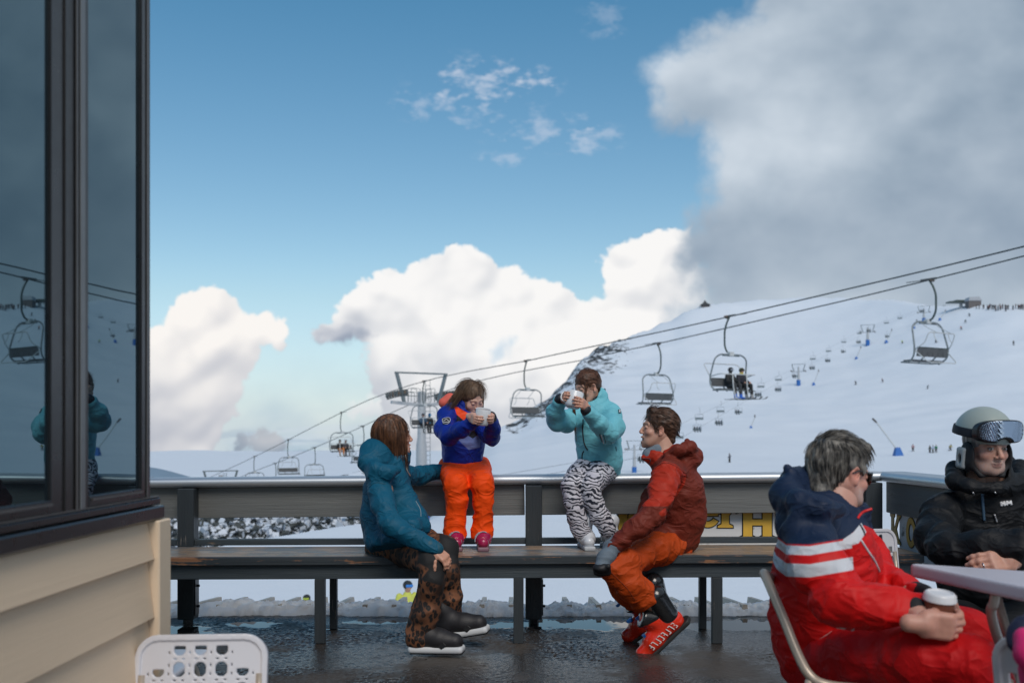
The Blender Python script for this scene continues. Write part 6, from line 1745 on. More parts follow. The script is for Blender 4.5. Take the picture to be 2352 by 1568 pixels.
# ============================================================ girl in aqua puffer
def person_aqua():
    root = empty('person', tuple(P(1372, 1085, 5.85)), 'girl in aqua puffer jacket and zebra striped trousers drinking from a mug on the rail', 'person')
    C = P(1349, 888, 5.78); M = frame((-.80, -.52, -.26), (0, 0, 1)); sc = .80; SK = (.58, .33, .24)
    j = S()
    t_ = [J(1378, 1052, 5.84, 52), J(1374, 1010, 5.82, 49), J(1370, 970, 5.81, 48), J(1366, 948, 5.80, 40)]
    j.chain([p for p, r in t_], [r for p, r in t_], .04, quilt=(.006, .085, 0), sq=(V(0, 1, 0), .85))
    p, r = J(1333, 950, 5.78, 22); q, r2 = J(1398, 950, 5.80, 25); j.cap(p, q, r, r2, .04)
    p, r = J(1366, 932, 5.80, 30); q, r2 = J(1372, 913, 5.80, 25); j.cap(p, q, r, r2, .02)
    p, r = J(1390, 1060, 5.86, 38); q, r2 = J(1400, 1082, 5.90, 26); j.cap(p, q, r, r2, .04)
    ra = [J(1328, 953, 5.74, 24), J(1300, 968, 5.66, 24), J(1280, 966, 5.60, 23), J(1276, 945, 5.54, 20), J(1283, 925, 5.49, 16)]
    la = [J(1402, 950, 5.76, 26), J(1408, 980, 5.66, 26), J(1398, 995, 5.58, 24), J(1374, 972, 5.50, 20), J(1352, 949, 5.44, 16)]
    ar = S().chain([p for p, r in ra], [r for p, r in ra], .02, quilt=(.0045, .075, 0), fold=(.002, 16, 8, 3)).chain([p for p, r in la], [r for p, r in la], .02, quilt=(.0045, .075, 0), fold=(.002, 16, 8, 13))
    j.merge(ar, .016)
    j.cap(C+V(.01, 0, .02), C+V(.02, 0, -.05), .07, .055, k=.008, op='-')
    j.plane(P(1350, 1062, 5.6), (-.45, -.15, -1), .008).plane(P(1408, 1092, 5.8), (0, 0, -1), .01)
    zip_fold(j, .0035, (11, 11, 14), 3)
    m, t, b, c = fabric('aqua_puffer', (.16, .50, .58), .55, bump=.16, sheen=0, spec=.3)
    jo = j.build('jacket', m, root, .0052)
    zp = lambda l: [(1205.8+x*.2197, 803.9+y*.2197) for x, y in l]
    blk = mat('aqua_black_trim', (.008, .010, .016), .55)
    seam(j, zp([(680, 580), (690, 612)]), .004, 'zip', blk, jo, 4.8)
    seam(j, zp([(606, 720), (606, 860), (620, 970), (655, 1045)]), .0042, 'zip', blk, jo, 4.8)
    seam(j, zp([(615, 1055), (600, 1085), (597, 1130)]), .0042, 'zip', blk, jo, 4.8)
    for o_ in (0, 10, 42): seam(j, zp([(775+o_, 880), (800+o_, 960), (820+o_*.8, 1048)]), .0016, 'pocket_zip', blk, jo, 4.8)
    seam(j, zp([(796, 885), (820, 960), (836, 1046)]), .0030, 'pocket_tape', mat('tape_white', (.65, .68, .7), .5), jo, 4.8)
    patch(j, zp([(972, 622), (998, 618), (1001, 660), (976, 664)]), 'badge', blk, jo, 4.8, .003, 3)
    bd = [o for o in jo.children if o.name.startswith('badge')]
    if bd:
        wm = mat('badge_white2', (.75, .76, .78), .6)
        seam(j, zp([(981, 655), (981, 628), (992, 630), (990, 641), (982, 642), (993, 654)]), .0016, 'letter', wm, bd[0], 4.8, lift=.005, n=3)
    seam(j, zp([(950, 1005), (955, 1052)]), .0035, 'side_tag', mat('tag_blue', (.05, .15, .2), .6), jo, 4.8)
    q = [J(1378, 908, 5.84, 9), J(1390, 905, 5.82, 6)]
    S().chain([P(1364, 916, 5.76), P(1380, 908, 5.80), P(1388, 895, 5.84)], [.014, .014, .010]).build('collar_lining', blk, jo, .005)
    for L_ in (ra, la):
        a, r = L_[-1]; d_ = nrm(a-L_[-2][0]); S().cap(a-d_*.005, a+d_*.030, r*.86, r*.78).build('cuff', blk, jo, .004)
    tr = S()
    l1 = [J(1362, 1068, 5.90, 34), J(1330, 1092, 5.70, 28), J(1312, 1112, 5.56, 23), J(1315, 1150, 5.55, 20), J(1325, 1190, 5.56, 22), J(1335, 1220, 5.56, 21)]
    l2 = [J(1390, 1070, 5.90, 36), J(1370, 1095, 5.70, 30), J(1357, 1118, 5.55, 24), J(1364, 1155, 5.54, 22), J(1380, 1190, 5.54, 23), J(1396, 1216, 5.54, 20)]
    for i, l in enumerate((l1, l2)): tr.chain([p for p, r in l], [r for p, r in l], .014, fold=(.004, 13, 6, 90+9*i))
    tr.plane(P(1345, 1236, 5.56), (0, 0, -1), .004)
    zip_fold(tr, .003, (10, 10, 13), 9)
    m, t, b = new_mat('zebra_cloth'); co = t.obj()
    w1 = t.vmath('ADD', co, t.vmath('SCALE', t.noise(co, 8, 3, .5, out='Color'), .16))
    s_ = t.math('SINE', t.math('MULTIPLY', t.node('ShaderNodeSeparateXYZ', ins={0: t.vmath('ADD', w1, t.vmath('SCALE', t.noise(co, 34, 3, out='Color'), .018))}).outputs[2], 300.0))
    s2 = t.noise(t.vmath('MULTIPLY', w1, (20, 20, 105)), 1, 2, .5)
    k_ = t.math('ADD', t.math('MULTIPLY', s_, .34), t.math('MULTIPLY', t.math('SUBTRACT', s2, .5), 1.1))
    st = t.ramp(t.math('ADD', k_, .5), [(.38, 0), (.47, 1)])
    t.set(b.inputs['Base Color'], t.mix(st, (.012, .016, .030), t.mix(t.noise(co, 8, 3), (.50, .48, .56), (.70, .70, .74)))); b.inputs['Roughness'].default_value = .7
    tr.build('trousers', m, root, .0052)
    ws = (mat('boot_white_shell', (.66, .69, .73), .3, coat=.3), mat('boot_red_strap', (.75, .05, .03), .4), mat('boot_sole_pale', (.5, .53, .56), .5), mat('buckle_pale', (.6, .62, .66), .3, metal=.6))
    for (px_, d_, td) in ((1340, 5.68, (.10, -1, 0)), (1391, 5.70, (.30, -1, 0))):
        h_ = P(px_, 1250, d_); h_[2] = .471
        ski_boot(root, 'ski_boot', h_, td, (0, 0, 1), .225, ws, cuff_h=.10, width=.041)
    # hair pulled back, loose locks at the face
    h = S().ell((0, -.016, .036), (.079, .101, .091)).cap((.0, -.07, .0), (.0, -.085, -.045), .050, .030, k=.03)
    h.cap((-.062, .05, .03), (-.058, .070, -.03), .013, .008, k=.01).cap((-.058, .070, -.03), (-.050, .085, -.13), .008, .004, k=.005)
    h.cap((.062, .05, .03), (.058, .072, -.08), .008, .004, k=.01)
    h.ell((0, .118, -.042), (.054, .078, .088), k=.008, op='-').ell((-.076, -.002, -.012), (.02, .022, .032), k=.008, op='-').ell((.076, -.002, -.012), (.02, .022, .032), k=.008, op='-')
    h.ell((0, .0, -.085), (.09, .07, .045), k=.01, op='-')
    hm = hair_mat('auburn_hair', (.030, .013, .008), (.20, .085, .045), (.40, .82), (60, 9, 60))
    build_hair(h, C, M, sc, hm, root, strands=[dict(where=lambda l: (l[:, 2] > -.0) & (l[:, 1] < .08), n=420, flow=tang((0, -1, -.5), .08), len=.06, rad=.0011, seed=6, curl=.002)], fr=(80, 10, 80))
    vs, fs, ss = hair_strands(np.array([P(1318, 935, 5.64)+rng.normal(size=3)*.004 for _ in range(30)]), 30, None, lambda p: nrm(V(.08, -.02, -1)), .17, .0012, 8, curl=.006)
    mesh_obj('hair_lock', vs, fs, hm, root, True, {'shade': ss})
    limbs = S().chain([P(1354, 905, 5.80), P(1366, 945, 5.81), P(1376, 1050, 5.84)], [.036, .05, .07], .04)
    for L_ in (ra, la): limbs.chain([P(1366, 955, 5.81)]+[p for p, r in L_], [.03]+[r*.6 for p, r in L_], .02)
    for L_ in (l1, l2): limbs.chain([p for p, r in L_], [r*.6 for p, r in L_], .02)
    cup = P(1318, 918, 5.42); ax = nrm((.22, .20, 1))
    mug(cup, ax, .0465, .088, label='white china mug tipped by the girl in the aqua jacket', cup_mat=M_CERAMIC, handle=V(-1, -.3, .0))
    w1_, F1 = grip_hand(cup, ax, (-.93, .22, 0), .0465, P(1283, 920, 5.49), .72, drop=.004)
    w2_, F2 = grip_hand(cup, ax, (.86, -.45, 0), .0465, P(1352, 946, 5.44), .72, drop=-.020)
    limbs.chain([ra[-1][0], w1_], [.018, .017]).chain([la[-1][0], w2_], [.018, .017])
    build_body(root, [(head_sdf(nose=.7, jaw=.92, kid=1), C, M, sc, dict(brow=(.16, .09, .06), red=.25))], [(hand_sdf((.52, .54, .56, .6), grip=True), w1_, F1, .72), (hand_sdf((.5, .5, .52, .5), spread=.16, grip=True), w2_, F2, .72)], limbs, SK)
person_aqua()
# ============================================================ man in the rust jacket
def person_rust():
    root = empty('person', tuple(P(1540, 1265, 5.4)), 'man in rust red hooded jacket, orange trousers and red ski boots sitting on the bench', 'person')
    C = P(1512, 984, 5.36); M = frame((-.985, -.05, .13), (.05, 0, 1)); sc = .90; SK = (.58, .33, .24)
    j = S()
    t_ = [J(1560, 1228, 5.40, 48), J(1566, 1178, 5.38, 52), J(1560, 1125, 5.36, 54), J(1548, 1082, 5.35, 44)]
    j.chain([p for p, r in t_], [r for p, r in t_], .05, fold=(.007, 9, 5, 3))
    p, r = J(1540, 1245, 5.40, 38); q, r2 = J(1515, 1236, 5.28, 28); j.cap(p, q, r, r2, .04)
    p, r = J(1540, 1082, 5.22, 33); q, r2 = J(1548, 1080, 5.50, 32); j.cap(p, q, r, r2, .05)
    p, r = J(1522, 1060, 5.35, 30); q, r2 = J(1508, 1046, 5.35, 27); j.cap(p, q, r, r2, .03)
    p, r = J(1500, 1052, 5.34, 18); q, r2 = J(1480, 1051, 5.33, 7); j.cap(p, q, r, r2, .02)
    j.plane(P(1555, 1276, 5.3), (-.25, -.3, -1), .01)
    near = [J(1532, 1090, 5.15, 33), J(1516, 1140, 5.02, 31), J(1500, 1180, 4.96, 28), J(1462, 1210, 4.93, 25), J(1408, 1258, 4.92, 17)]
    j.chain([p for p, r in near], [r for p, r in near], .02, fold=(.008, 13, 7, 21))
    far = [J(1535, 1090, 5.55, 28), J(1498, 1150, 5.55, 26), J(1470, 1210, 5.45, 22), J(1420, 1240, 5.35, 16)]
    j.chain([p for p, r in far], [r for p, r in far], .02, fold=(.006, 13, 7, 31))
    hood = [J(1532, 1040, 5.24, 10), J(1556, 1032, 5.22, 13), J(1582, 1028, 5.26, 15), J(1598, 1048, 5.34, 14), J(1596, 1052, 5.44, 14), J(1570, 1036, 5.50, 14)]
    j.chain([p for p, r in hood], [r for p, r in hood], .02, fold=(.005, 12, 8, 41))
    p, r = J(1578, 1056, 5.32, 22); j.ell(p, (r*1.5, r*1.2, r*.95), k=.03)
    p, r = J(1578, 1012, 5.36, 6); q, r2 = J(1606, 1040, 5.34, 7); j.cap(p, q, r, r2, .02)
    p, r = J(1512, 1000, 5.35, 27); j.cap(p, P(1516, 1036, 5.35), r, r*.9, k=.008, op='-')
    zip_fold(j, .005, (7, 7, 10), 4)
    m, t, b, c = fabric('rust_shell', (.17, .026, .014), .6, bump=.24, sheen=0, spec=.25)
    c = t.mix(t.step(t.attr('red'), 0, .002), c, (.42, .028, .010)); t.set(b.inputs['Base Color'], c)
    def red(v):
        x, y = px_of(v); a = poly_dist(x.astype(np.float32), y.astype(np.float32), [(1478, 1115), (1500, 1075), (1525, 1058), (1552, 1066), (1578, 1088), (1572, 1112), (1540, 1158), (1533, 1162), (1473, 1162)])
        col_ = poly_dist(x.astype(np.float32), y.astype(np.float32), [(1470, 1040), (1500, 1034), (1540, 1012), (1560, 1012), (1515, 1050), (1485, 1080), (1470, 1060)])
        pk = poly_dist(x.astype(np.float32), y.astype(np.float32), [(1512, 1178), (1528, 1165), (1534, 1180), (1520, 1186)])
        return np.maximum(np.maximum(np.where(v[:, 1] < 5.38, a, -50), col_), pk)/FPX*5
    jo = j.build('jacket', m, root, .0062, {'red': red})
    zp = lambda l: [(1205.8+x*.2197, 803.9+y*.2197) for x, y in l]
    seam(j, zp([(1225, 1130), (1300, 1135), (1310, 1165), (1275, 1230), (1258, 1290)]), .0022, 'zip', mat('rust_zip', (.05, .05, .06), .5), jo, 4.5)
    seam(j, [(1500, 1078), (1525, 1062), (1552, 1070), (1578, 1090)], .0016, 'seam', mat('rust_seam', (.12, .02, .012), .6), jo, 4.5)
    S().cap(P(1500, 1022, 5.35), P(1494, 1040, 5.34), .052, .05).half(lambda p: -(np.linalg.norm(p-np.float32(P(1500, 1020, 5.35)), axis=1)-.03)*0-1).build if False else None
    S().cap(P(1508, 1034, 5.35), P(1492, 1044, 5.345), .050, .040).build('neck_gaiter', mat('grey_knit', (.16, .20, .24), .85, bump=.4, bscale=200), root, .005)
    a, r = near[-1]; pa = near[-2][0]; d_ = nrm(a-pa)
    S().cap(a-d_*.02, a+d_*.004, r*1.06, r*1.02).build('cuff', mat('rust_cuff', (.10, .018, .014), .6), jo, .005)
    # gloves
    gm = mat('glove_grey', (.13, .17, .21), .8, bump=.4, bscale=150); gb = mat('glove_black', (.010, .010, .012), .6)
    g = S().chain([a, P(1391, 1280, 4.90), P(1383, 1298, 4.88)], [.039, .040, .036], .02, fold=(.003, 20, 9, 3))
    go = g.build('glove', gm, root, .005)
    k = S().ell(P(1380, 1304, 4.87), (.038, .040, .024), k=.02)
    for i in range(4): k.chain([P(1370+i*9, 1300, 4.87-.01*i), P(1370+i*9, 1314, 4.87), P(1374+i*8, 1318, 4.91)], [.013, .013, .011], .01)
    k.build('glove_palm', gb, go, .004)
    k2 = S().chain([P(1420, 1240, 5.35), P(1404, 1258, 5.32), P(1396, 1272, 5.30)], [.040, .044, .035], .02).build('glove', gm, root, .006)
    # trousers
    tr = S()
    nl = [J(1555, 1252, 5.40, 40), J(1500, 1262, 5.20, 37), J(1435, 1288, 5.00, 34), J(1408, 1306, 4.94, 30), J(1440, 1338, 4.97, 34), J(1480, 1372, 5.02, 35)]
    tr.chain([p for p, r in nl], [r for p, r in nl], .025, fold=(.008, 12, 6, 51))
    tr.plane(P(1493, 1388, 5.02), (.60, 0, -.80), .006)
    zip_fold(tr, .004, (9, 9, 13), 6)
    m1, t, b, c = fabric('burnt_orange_cloth', (.46, .056, .005), .6, bump=.25, sheen=0, spec=.25)
    to = tr.build('trousers', m1, root, .0062)
    seam(tr, [(1500, 1228), (1460, 1248), (1425, 1268), (1398, 1296)], .002, 'seam', mat('orange_seam', (.25, .03, .004), .6), to, 4.4)
    seam(tr, [(1400, 1310), (1420, 1330), (1440, 1350), (1458, 1376)], .002, 'seam', mat('orange_seam2', (.25, .03, .004), .6), to, 4.4)
    tr2 = S(); fl = [J(1555, 1252, 5.62, 38), J(1470, 1270, 5.38, 34), J(1408, 1310, 5.18, 28), J(1440, 1358, 5.18, 32), J(1476, 1388, 5.20, 30)]
    tr2.chain([p for p, r in fl], [r for p, r in fl], .025, fold=(.006, 12, 6, 61))
    tr2.plane(P(1484, 1404, 5.2), (.60, 0, -.80), .006)
    tr2.build('trousers', m1, root, .0062)
    blk = mat('boot_black_shell', (.012, .013, .015), .22, coat=.5); red_ = mat('boot_red_shell', (.72, .030, .008), .26, coat=.5); sl = mat('boot_sole_black', (.02, .02, .02), .6); bk = mat('buckle_blue', (.02, .14, .45), .3, metal=.4)
    liner = mat('boot_liner', (.015, .015, .017), .7)
    for n_, (heel, toe, ankle, top) in enumerate(((P(1577, 1428, 5.06), P(1506, 1497, 5.06), P(1532, 1410, 5.04), P(1505, 1370, 5.02)), (P(1545, 1402, 5.32), P(1484, 1448, 5.34), P(1512, 1385, 5.28), P(1500, 1340, 5.24)))):
        td = nrm(toe-heel); up = nrm(top-heel+V(0, 0, .1)); up = nrm(up-td*np.dot(up, td))
        F_ = frame(td, up); L = np.linalg.norm(toe-heel)
        o = ski_boot(root, 'ski_boot', heel, td, up, .315, (red_, blk, sl, bk), lean=.55, cuff_h=.17, width=.050)
        S().cap(ankle, top, .056, .060).build('liner', blk, o, .006)
        if n_ == 0:
            wm = mat('boot_lettering', (.78, .78, .76), .5); H0 = F_
            side = -F_[:, 0] if F_[1, 0] > 0 else F_[:, 0]
            mm = MB()
            for i, ch in enumerate(((0, 0, 0, 1), (.0, 1, .6, 1), (0, .5, .5, .5), (0, 0, .6, 0))): pass
            for i in range(8):
                u0 = .045+i*.023; 
                p0 = heel+F_[:, 1]*u0+F_[:, 2]*.040+side*.0535; p1 = heel+F_[:, 1]*(u0+.008)+F_[:, 2]*.072+side*.0535
                mm.beam(p0, p1, .004, .003, up=side)
                if i in (0, 1, 3, 4, 6): mm.beam(p1, p1+F_[:, 1]*.012, .003, .004, up=side)
                if i in (0, 2, 4, 5, 7): mm.beam(p0, p0+F_[:, 1]*.012, .003, .004, up=side)
                if i in (0, 3, 7): mm.beam((p0+p1)/2, (p0+p1)/2+F_[:, 1]*.010, .003, .004, up=side)
            mm.build('lettering', wm, o)
    # hair: short on the sides, swept top
    h = S().ell((0, -.020, .042), (.084, .104, .090)).cap((0, -.06, .0), (0, -.072, -.055), .055, .040, k=.03).cap((-.02, .055, .102), (.02, .060, .100), .018, .018, k=.03)
    h.cap((.066, .022, .015), (.070, .026, -.015), .012, .006, k=.02).cap((-.066, .022, .015), (-.070, .026, -.015), .012, .006, k=.02)
    h.ell((0, .122, -.032), (.058, .085, .098), k=.008, op='-').ell((.078, .002, -.016), (.024, .024, .034), k=.008, op='-').ell((-.078, .002, -.016), (.024, .024, .034), k=.008, op='-')
    hm = hair_mat('short_brown_hair', (.020, .011, .007), (.17, .085, .050), (.42, .85), (55, 18, 55))
    build_hair(h, C, M, sc, hm, root, strands=[dict(where=lambda l: (l[:, 2] > -.03) & (l[:, 1] < .09), n=900, flow=tang((0, -1, -.5), .12), len=.04, rad=.0012, seed=6, curl=.003)], fr=(70, 22, 70), ndisp=.005)
    limbs = S().chain([P(1518, 1000, 5.36), P(1528, 1060, 5.36), P(1560, 1130, 5.36), P(1560, 1230, 5.40)], [.048, .065, .09, .085], .04)
    for L_ in (near, far): limbs.chain([P(1545, 1085, 5.36)]+[p for p, r in L_], [.04]+[r*.6 for p, r in L_], .02)
    for L_ in (nl, fl): limbs.chain([p for p, r in L_], [r*.6 for p, r in L_], .02)
    limbs.cap(nl[-1][0], P(1530, 1410, 5.04), .04, .035).cap(fl[-1][0], P(1510, 1400, 5.28), .04, .035)
    F_ = frame(nrm(V(-.2, -.05, -1)), (-1, 0, .2))
    build_body(root, [(head_sdf(nose=.88, jaw=1.02, mouth_open=1.5, smile=1), C, M, sc, dict(stubble=.35, stub_col=(.30, .18, .12), brow=(.12, .06, .03), red=.5))], [(hand_sdf((.6, .6, .6, .6)), near[-1][0], F_, .8)], limbs, SK)
    S().box((0, .082, -.0672), (.014, .006, .0028), rnd=.002).build if False else None
    T = S().placed(S().box((0, .0835, -.0665), (.015, .006, .0028), rnd=.002), C, M, sc); T.build('teeth', mat('teeth', (.7, .68, .62), .3), root, .002)
person_rust()
# ============================================================ older man in the red suit
def person_red():
    root = empty('person', tuple(P(1860, 1540, 3.0)), 'grey haired man in red, navy and white ski suit holding a takeaway cup', 'person')
    C = P(1930, 1084, 3.05); M = frame((.88, .41, -.20), (-.05, 0, 1)); sc = .91; SK = (.56, .30, .23)
    j = S()
    t_ = [J(1880, 1490, 3.05, 92), J(1885, 1410, 3.04, 100), J(1895, 1320, 3.03, 100), J(1895, 1240, 3.02, 94), J(1890, 1180, 3.02, 66)]
    j.chain([p for p, r in t_], [r for p, r in t_], .06, fold=(.006, 8, 5, 3), sq=(V(1, 0, 0), 1.05))
    p, r = J(1960, 1290, 3.10, 62); q, r2 = J(1968, 1400, 3.10, 60); j.cap(p, q, r, r2, .06)
    p, r = J(1842, 1205, 2.90, 60); q, r2 = J(1945, 1190, 3.22, 52); j.cap(p, q, r, r2, .06)
    p, r = J(1905, 1160, 3.04, 50); q, r2 = J(1925, 1132, 3.05, 48); j.cap(p, q, r, r2, .04)
    p, r = J(1948, 1180, 3.05, 34); q, r2 = J(1976, 1172, 3.02, 20); j.cap(p, q, r, r2, .03)
    q0 = [J(1966, 1186, 2.98, 16), J(1986, 1176, 2.97, 9), J(2000, 1170, 2.96, 6)]
    j.chain([p for p, r in q0], [r for p, r in q0], .015)
    j.plane(P(1870, 1548, 3.0), (-.10, -.1, -1), .01)
    near = [J(1852, 1232, 2.82, 62), J(1885, 1310, 2.72, 66), J(1925, 1375, 2.66, 62), J(2020, 1392, 2.62, 48), J(2112, 1402, 2.59, 36)]
    j.chain([p for p, r in near], [r for p, r in near], .02, fold=(.009, 10, 6, 21))
    far = [J(1960, 1230, 3.30, 52), J(2000, 1310, 3.22, 50), J(2050, 1348, 3.08, 36), J(2110, 1362, 2.92, 28)]
    j.chain([p for p, r in far], [r for p, r in far], .02, fold=(.007, 11, 7, 31))
    hood = [J(1905, 1118, 3.16, 30), J(1862, 1100, 3.12, 30), J(1822, 1110, 3.04, 32), J(1808, 1138, 2.94, 34), J(1836, 1160, 2.82, 30), J(1885, 1165, 2.78, 24), J(1928, 1172, 2.84, 18)]
    j.chain([p for p, r in hood], [r for p, r in hood], .03, fold=(.006, 10, 7, 41))
    p, r = J(1815, 1086, 2.98, 16); q, r2 = J(1808, 1074, 2.98, 8); j.cap(p, q, r, r2, .02)
    p, r = J(1918, 1085, 3.04, 60); j.cap(p, P(1935, 1140, 3.03), r, r*.80, k=.01, op='-')
    zip_fold(j, .006, (6, 6, 9), 4)
    m, t, b, c = fabric('red_suit_cloth', (.60, .006, .006), .55, bump=.2, spec=.25, sheen=0)
    w_ = (.60, .62, .66); nv = (.010, .022, .055)
    h = t.attr('h'); fine = .0025
    band = lambda a0, a1: t.math('MULTIPLY', t.step(h, a0, .0012), t.math('SUBTRACT', 1.0, t.step(h, a1, .0012)))
    c = t.mix(t.math('SUBTRACT', 1.0, t.step(h, 0.0, .0012)), c, nv)
    c = t.mix(band(.0045, .030), c, w_); c = t.mix(band(.055, .092), c, w_)
    c = t.mix(t.step(t.attr('front'), 0, .001), c, (.62, .008, .008)); c = t.mix(t.step(t.attr('chest'), 0, .001), c, w_)
    c = t.mix(t.math('MULTIPLY', t.step(t.attr('hem'), 0, .001), t.math('SUBTRACT', 1.0, t.step(t.attr('hem'), .017, .001))), c, w_)
    c = t.mix(t.math('MULTIPLY', t.step(t.attr('hem'), .030, .001), t.math('SUBTRACT', 1.0, t.step(t.attr('hem'), .050, .001))), c, w_)
    t.set(b.inputs['Base Color'], c)
    cx_ = [1700, 1770, 1783, 1806, 1860, 1955, 2000, 2100]; cy_ = [1110, 1200, 1230, 1248, 1250, 1234, 1222, 1200]
    def hf(v):
        x, y = px_of(v); return (y-np.interp(x, cx_, cy_))*2.8/FPX
    P2 = lambda pts: (lambda v: poly_dist(*[a.astype(np.float32) for a in px_of(v)], pts)/FPX*3)
    def hem(v):
        x, y = px_of(v); a = V(1846, 1500); d = nrm(V(95, -62)); n_ = V(-d[1], d[0])
        u = (x-a[0])*n_[0]+(y-a[1])*n_[1]; s_ = (x-a[0])*d[0]+(y-a[1])*d[1]
        ok = (s_ > -22) & (s_ < 130) & (y > 1440); ok &= (np.abs(v[:, 1]-2.9) < .5)
        return np.where(ok, (u+8)*3/FPX, -1)
    at = {'h': hf, 'hem': hem, 'chest': P2([(1936, 1238), (1960, 1222), (1978, 1200), (1990, 1221), (1972, 1247), (1940, 1256)]), 'front': P2([(1955, 1225), (1985, 1205), (2060, 1240), (2140, 1330), (2140, 1420), (1990, 1420), (1962, 1330)])}
    jo = j.build('jacket', m, root, .0062, at)
    zp = lambda l: [(1693.9+x*.4141, 918.7+y*.4141) for x, y in l]
    wz = mat('suit_white_zip', (.6, .6, .62), .4); rz_ = mat('suit_red_zip', (.7, .02, .02), .4)
    seam(j, zp([(685, 775), (720, 830), (760, 890), (788, 950)]), .0035, 'pocket_zip', wz, jo, 2.2)
    seam(j, zp([(668, 655), (676, 640), (700, 618), (745, 602)]), .004, 'zip', rz_, jo, 2.2)
    seam(j, zp([(680, 690), (700, 725), (706, 750)]), .003, 'zip', mat('suit_dark_zip', (.02, .02, .025), .4), jo, 2.2)
    a, r = near[-1]; d_ = nrm(a-near[-2][0])
    blk = mat('suit_black_cuff', (.010, .010, .012), .75)
    S().cap(a-d_*.01, a+d_*.035, r*.96, r*.84).build('cuff', blk, jo, .005)
    a2, r2 = far[-1]; d2 = nrm(a2-far[-2][0]); S().cap(a2-d2*.01, a2+d2*.03, r2*.95, r2*.85).build('cuff', blk, jo, .005)
    # trousers
    tr = S()
    nl = [J(1880, 1520, 3.05, 84), J(1990, 1510, 2.80, 76), J(2110, 1512, 2.62, 70), J(2215, 1520, 2.55, 62), J(2258, 1560, 2.56, 56), J(2240, 1700, 2.62, 50), J(2225, 1780, 2.66, 48)]
    fl = [J(1900, 1500, 3.20, 76), J(2050, 1480, 3.16, 66), J(2180, 1452, 3.06, 62), J(2222, 1458, 3.02, 58), J(2225, 1530, 3.02, 52), J(2200, 1640, 3.05, 48)]
    tr.chain([p for p, r in nl], [r for p, r in nl], .04, fold=(.007, 9, 5, 51)).chain([p for p, r in fl], [r for p, r in fl], .03, fold=(.007, 9, 5, 61))
    zip_fold(tr, .005, (6, 6, 9), 6)
    m2, t, b, c = fabric('red_trouser_cloth', (.48, .004, .006), .6, bump=.2, spec=.22, sheen=0)
    tr.plane((0, 0, .06), (0, 0, -1)); tr.build('trousers', m2, root, .0075)
    for kx, ky in ((2222, 2.66), (2200, 3.05)):
        hl = P(kx, 1000, ky); hl[2] = 0; ski_boot(root, 'ski_boot', hl+V(-.08, 0, .0), (.98, -.2, 0), (0, 0, 1), .31, (mat('boot_grey_shell', (.08, .08, .09), .3), blk, blk, wz_ if False else wz), cuff_h=.17, buckles=False)
    # hair
    h = S().ell((0, -.022, .042), (.082, .102, .092)).cap((0, -.065, .0), (0, -.085, -.075), .066, .040, k=.03).cap((0, -.07, -.075), (.02, -.085, -.105), .045, .025, k=.02)
    h.cap((-.04, .045, .100), (.045, .048, .096), .018, .018, k=.03).cap((.068, .030, .02), (.074, .022, -.012), .014, .008, k=.02).cap((-.068, .030, .02), (-.074, .022, -.012), .014, .008, k=.02)
    h.ell((0, .128, -.035), (.060, .088, .105), k=.008, op='-').ell((.082, .004, -.018), (.026, .024, .036), k=.008, op='-').ell((-.082, .004, -.018), (.026, .024, .036), k=.008, op='-')
    hm = hair_mat('grey_streaked_hair', (.014, .014, .015), (.40, .37, .32), (.46, .90), (42, 42, 14))
    fw_ = lambda p: nrm(V(p[0]*.5+.02, .06+.3*max(0, p[1]), .0-.9*max(0, .09-p[2])-.02))
    build_hair(h, C, M, sc, hm, root, strands=[dict(where=lambda l: (l[:, 2] > -.05) & ~((np.abs(l[:, 0]) > .045) & (l[:, 2] < .055) & (l[:, 1] > -.035)) & (l[:, 1] < .075), n=1500, flow=tang(lambda p: V(.2, .5 if p[2] > .06 else -.1, -.8 if p[2] < .09 else -.1), .13), len=.042, rad=.0012, seed=6, curl=.005)], fr=(55, 40, 28), ndisp=.007)
    # sunglasses
    g = MB(); gm = mat('sunglass_frame', (.012, .010, .009), .2, coat=.4)
    w = lambda x, y, z: C+sc*(M@V(x, y, z))
    gl = empty('sunglasses', tuple(w(0, .09, 0)), 'dark sunglasses worn by the grey haired man', 'sunglasses')
    for s_ in (-1, 1):
        pts = [w(s_*x, y, z) for x, y, z in ((.010, .102, .012), (.052, .090, .014), (.056, .086, -.014), (.044, .091, -.024), (.016, .100, -.022))]
        lens = MB(); n_ = len(pts); f_ = M[:, 1]*.003
        lens.add(pts+[p-f_ for p in pts], [tuple(range(n_)), tuple(range(2*n_-1, n_-1, -1))]+[(i, i+n_, (i+1) % n_+n_, (i+1) % n_) for i in range(n_)])
        lens.build('lens', mat('sunglass_lens', (.006, .008, .010), .05, coat=.3), gl)
        g.tube(pts, .0032, 6, closed=True); g.tube([w(s_*.054, .088, .010), w(s_*.078, .06, .008), w(s_*.082, .0, .006), w(s_*.080, -.02, -.006)], .0026, 6)
    g.tube([w(-.010, .102, .006), w(.010, .102, .006)], .003, 6); g.build('frame', gm, gl)
    # cup with lid
    cc = P(2155, 1404, 2.56); k = 2.56/FPX
    cup = empty('takeaway_cup', tuple(cc), 'brown takeaway coffee cup with white lid in the red suited man\'s hand', 'cup')
    ax = nrm(V(.05, -.14, 1)); u = nrm(np.cross(ax, (0, 1, 0))); w_2 = np.cross(ax, u)
    MM = Matrix(((u[0], w_2[0], ax[0], 0), (u[1], w_2[1], ax[1], 0), (u[2], w_2[2], ax[2], 0), (0, 0, 0, 1)))
    smooth_angle(MB().lathe([(0, -.06), (.029, -.06), (.0385, .034), (0, .034)], 28, c=cc, M=MM).build('cup', mat('cup_brown', (.17, .055, .030), .6), cup), 50)
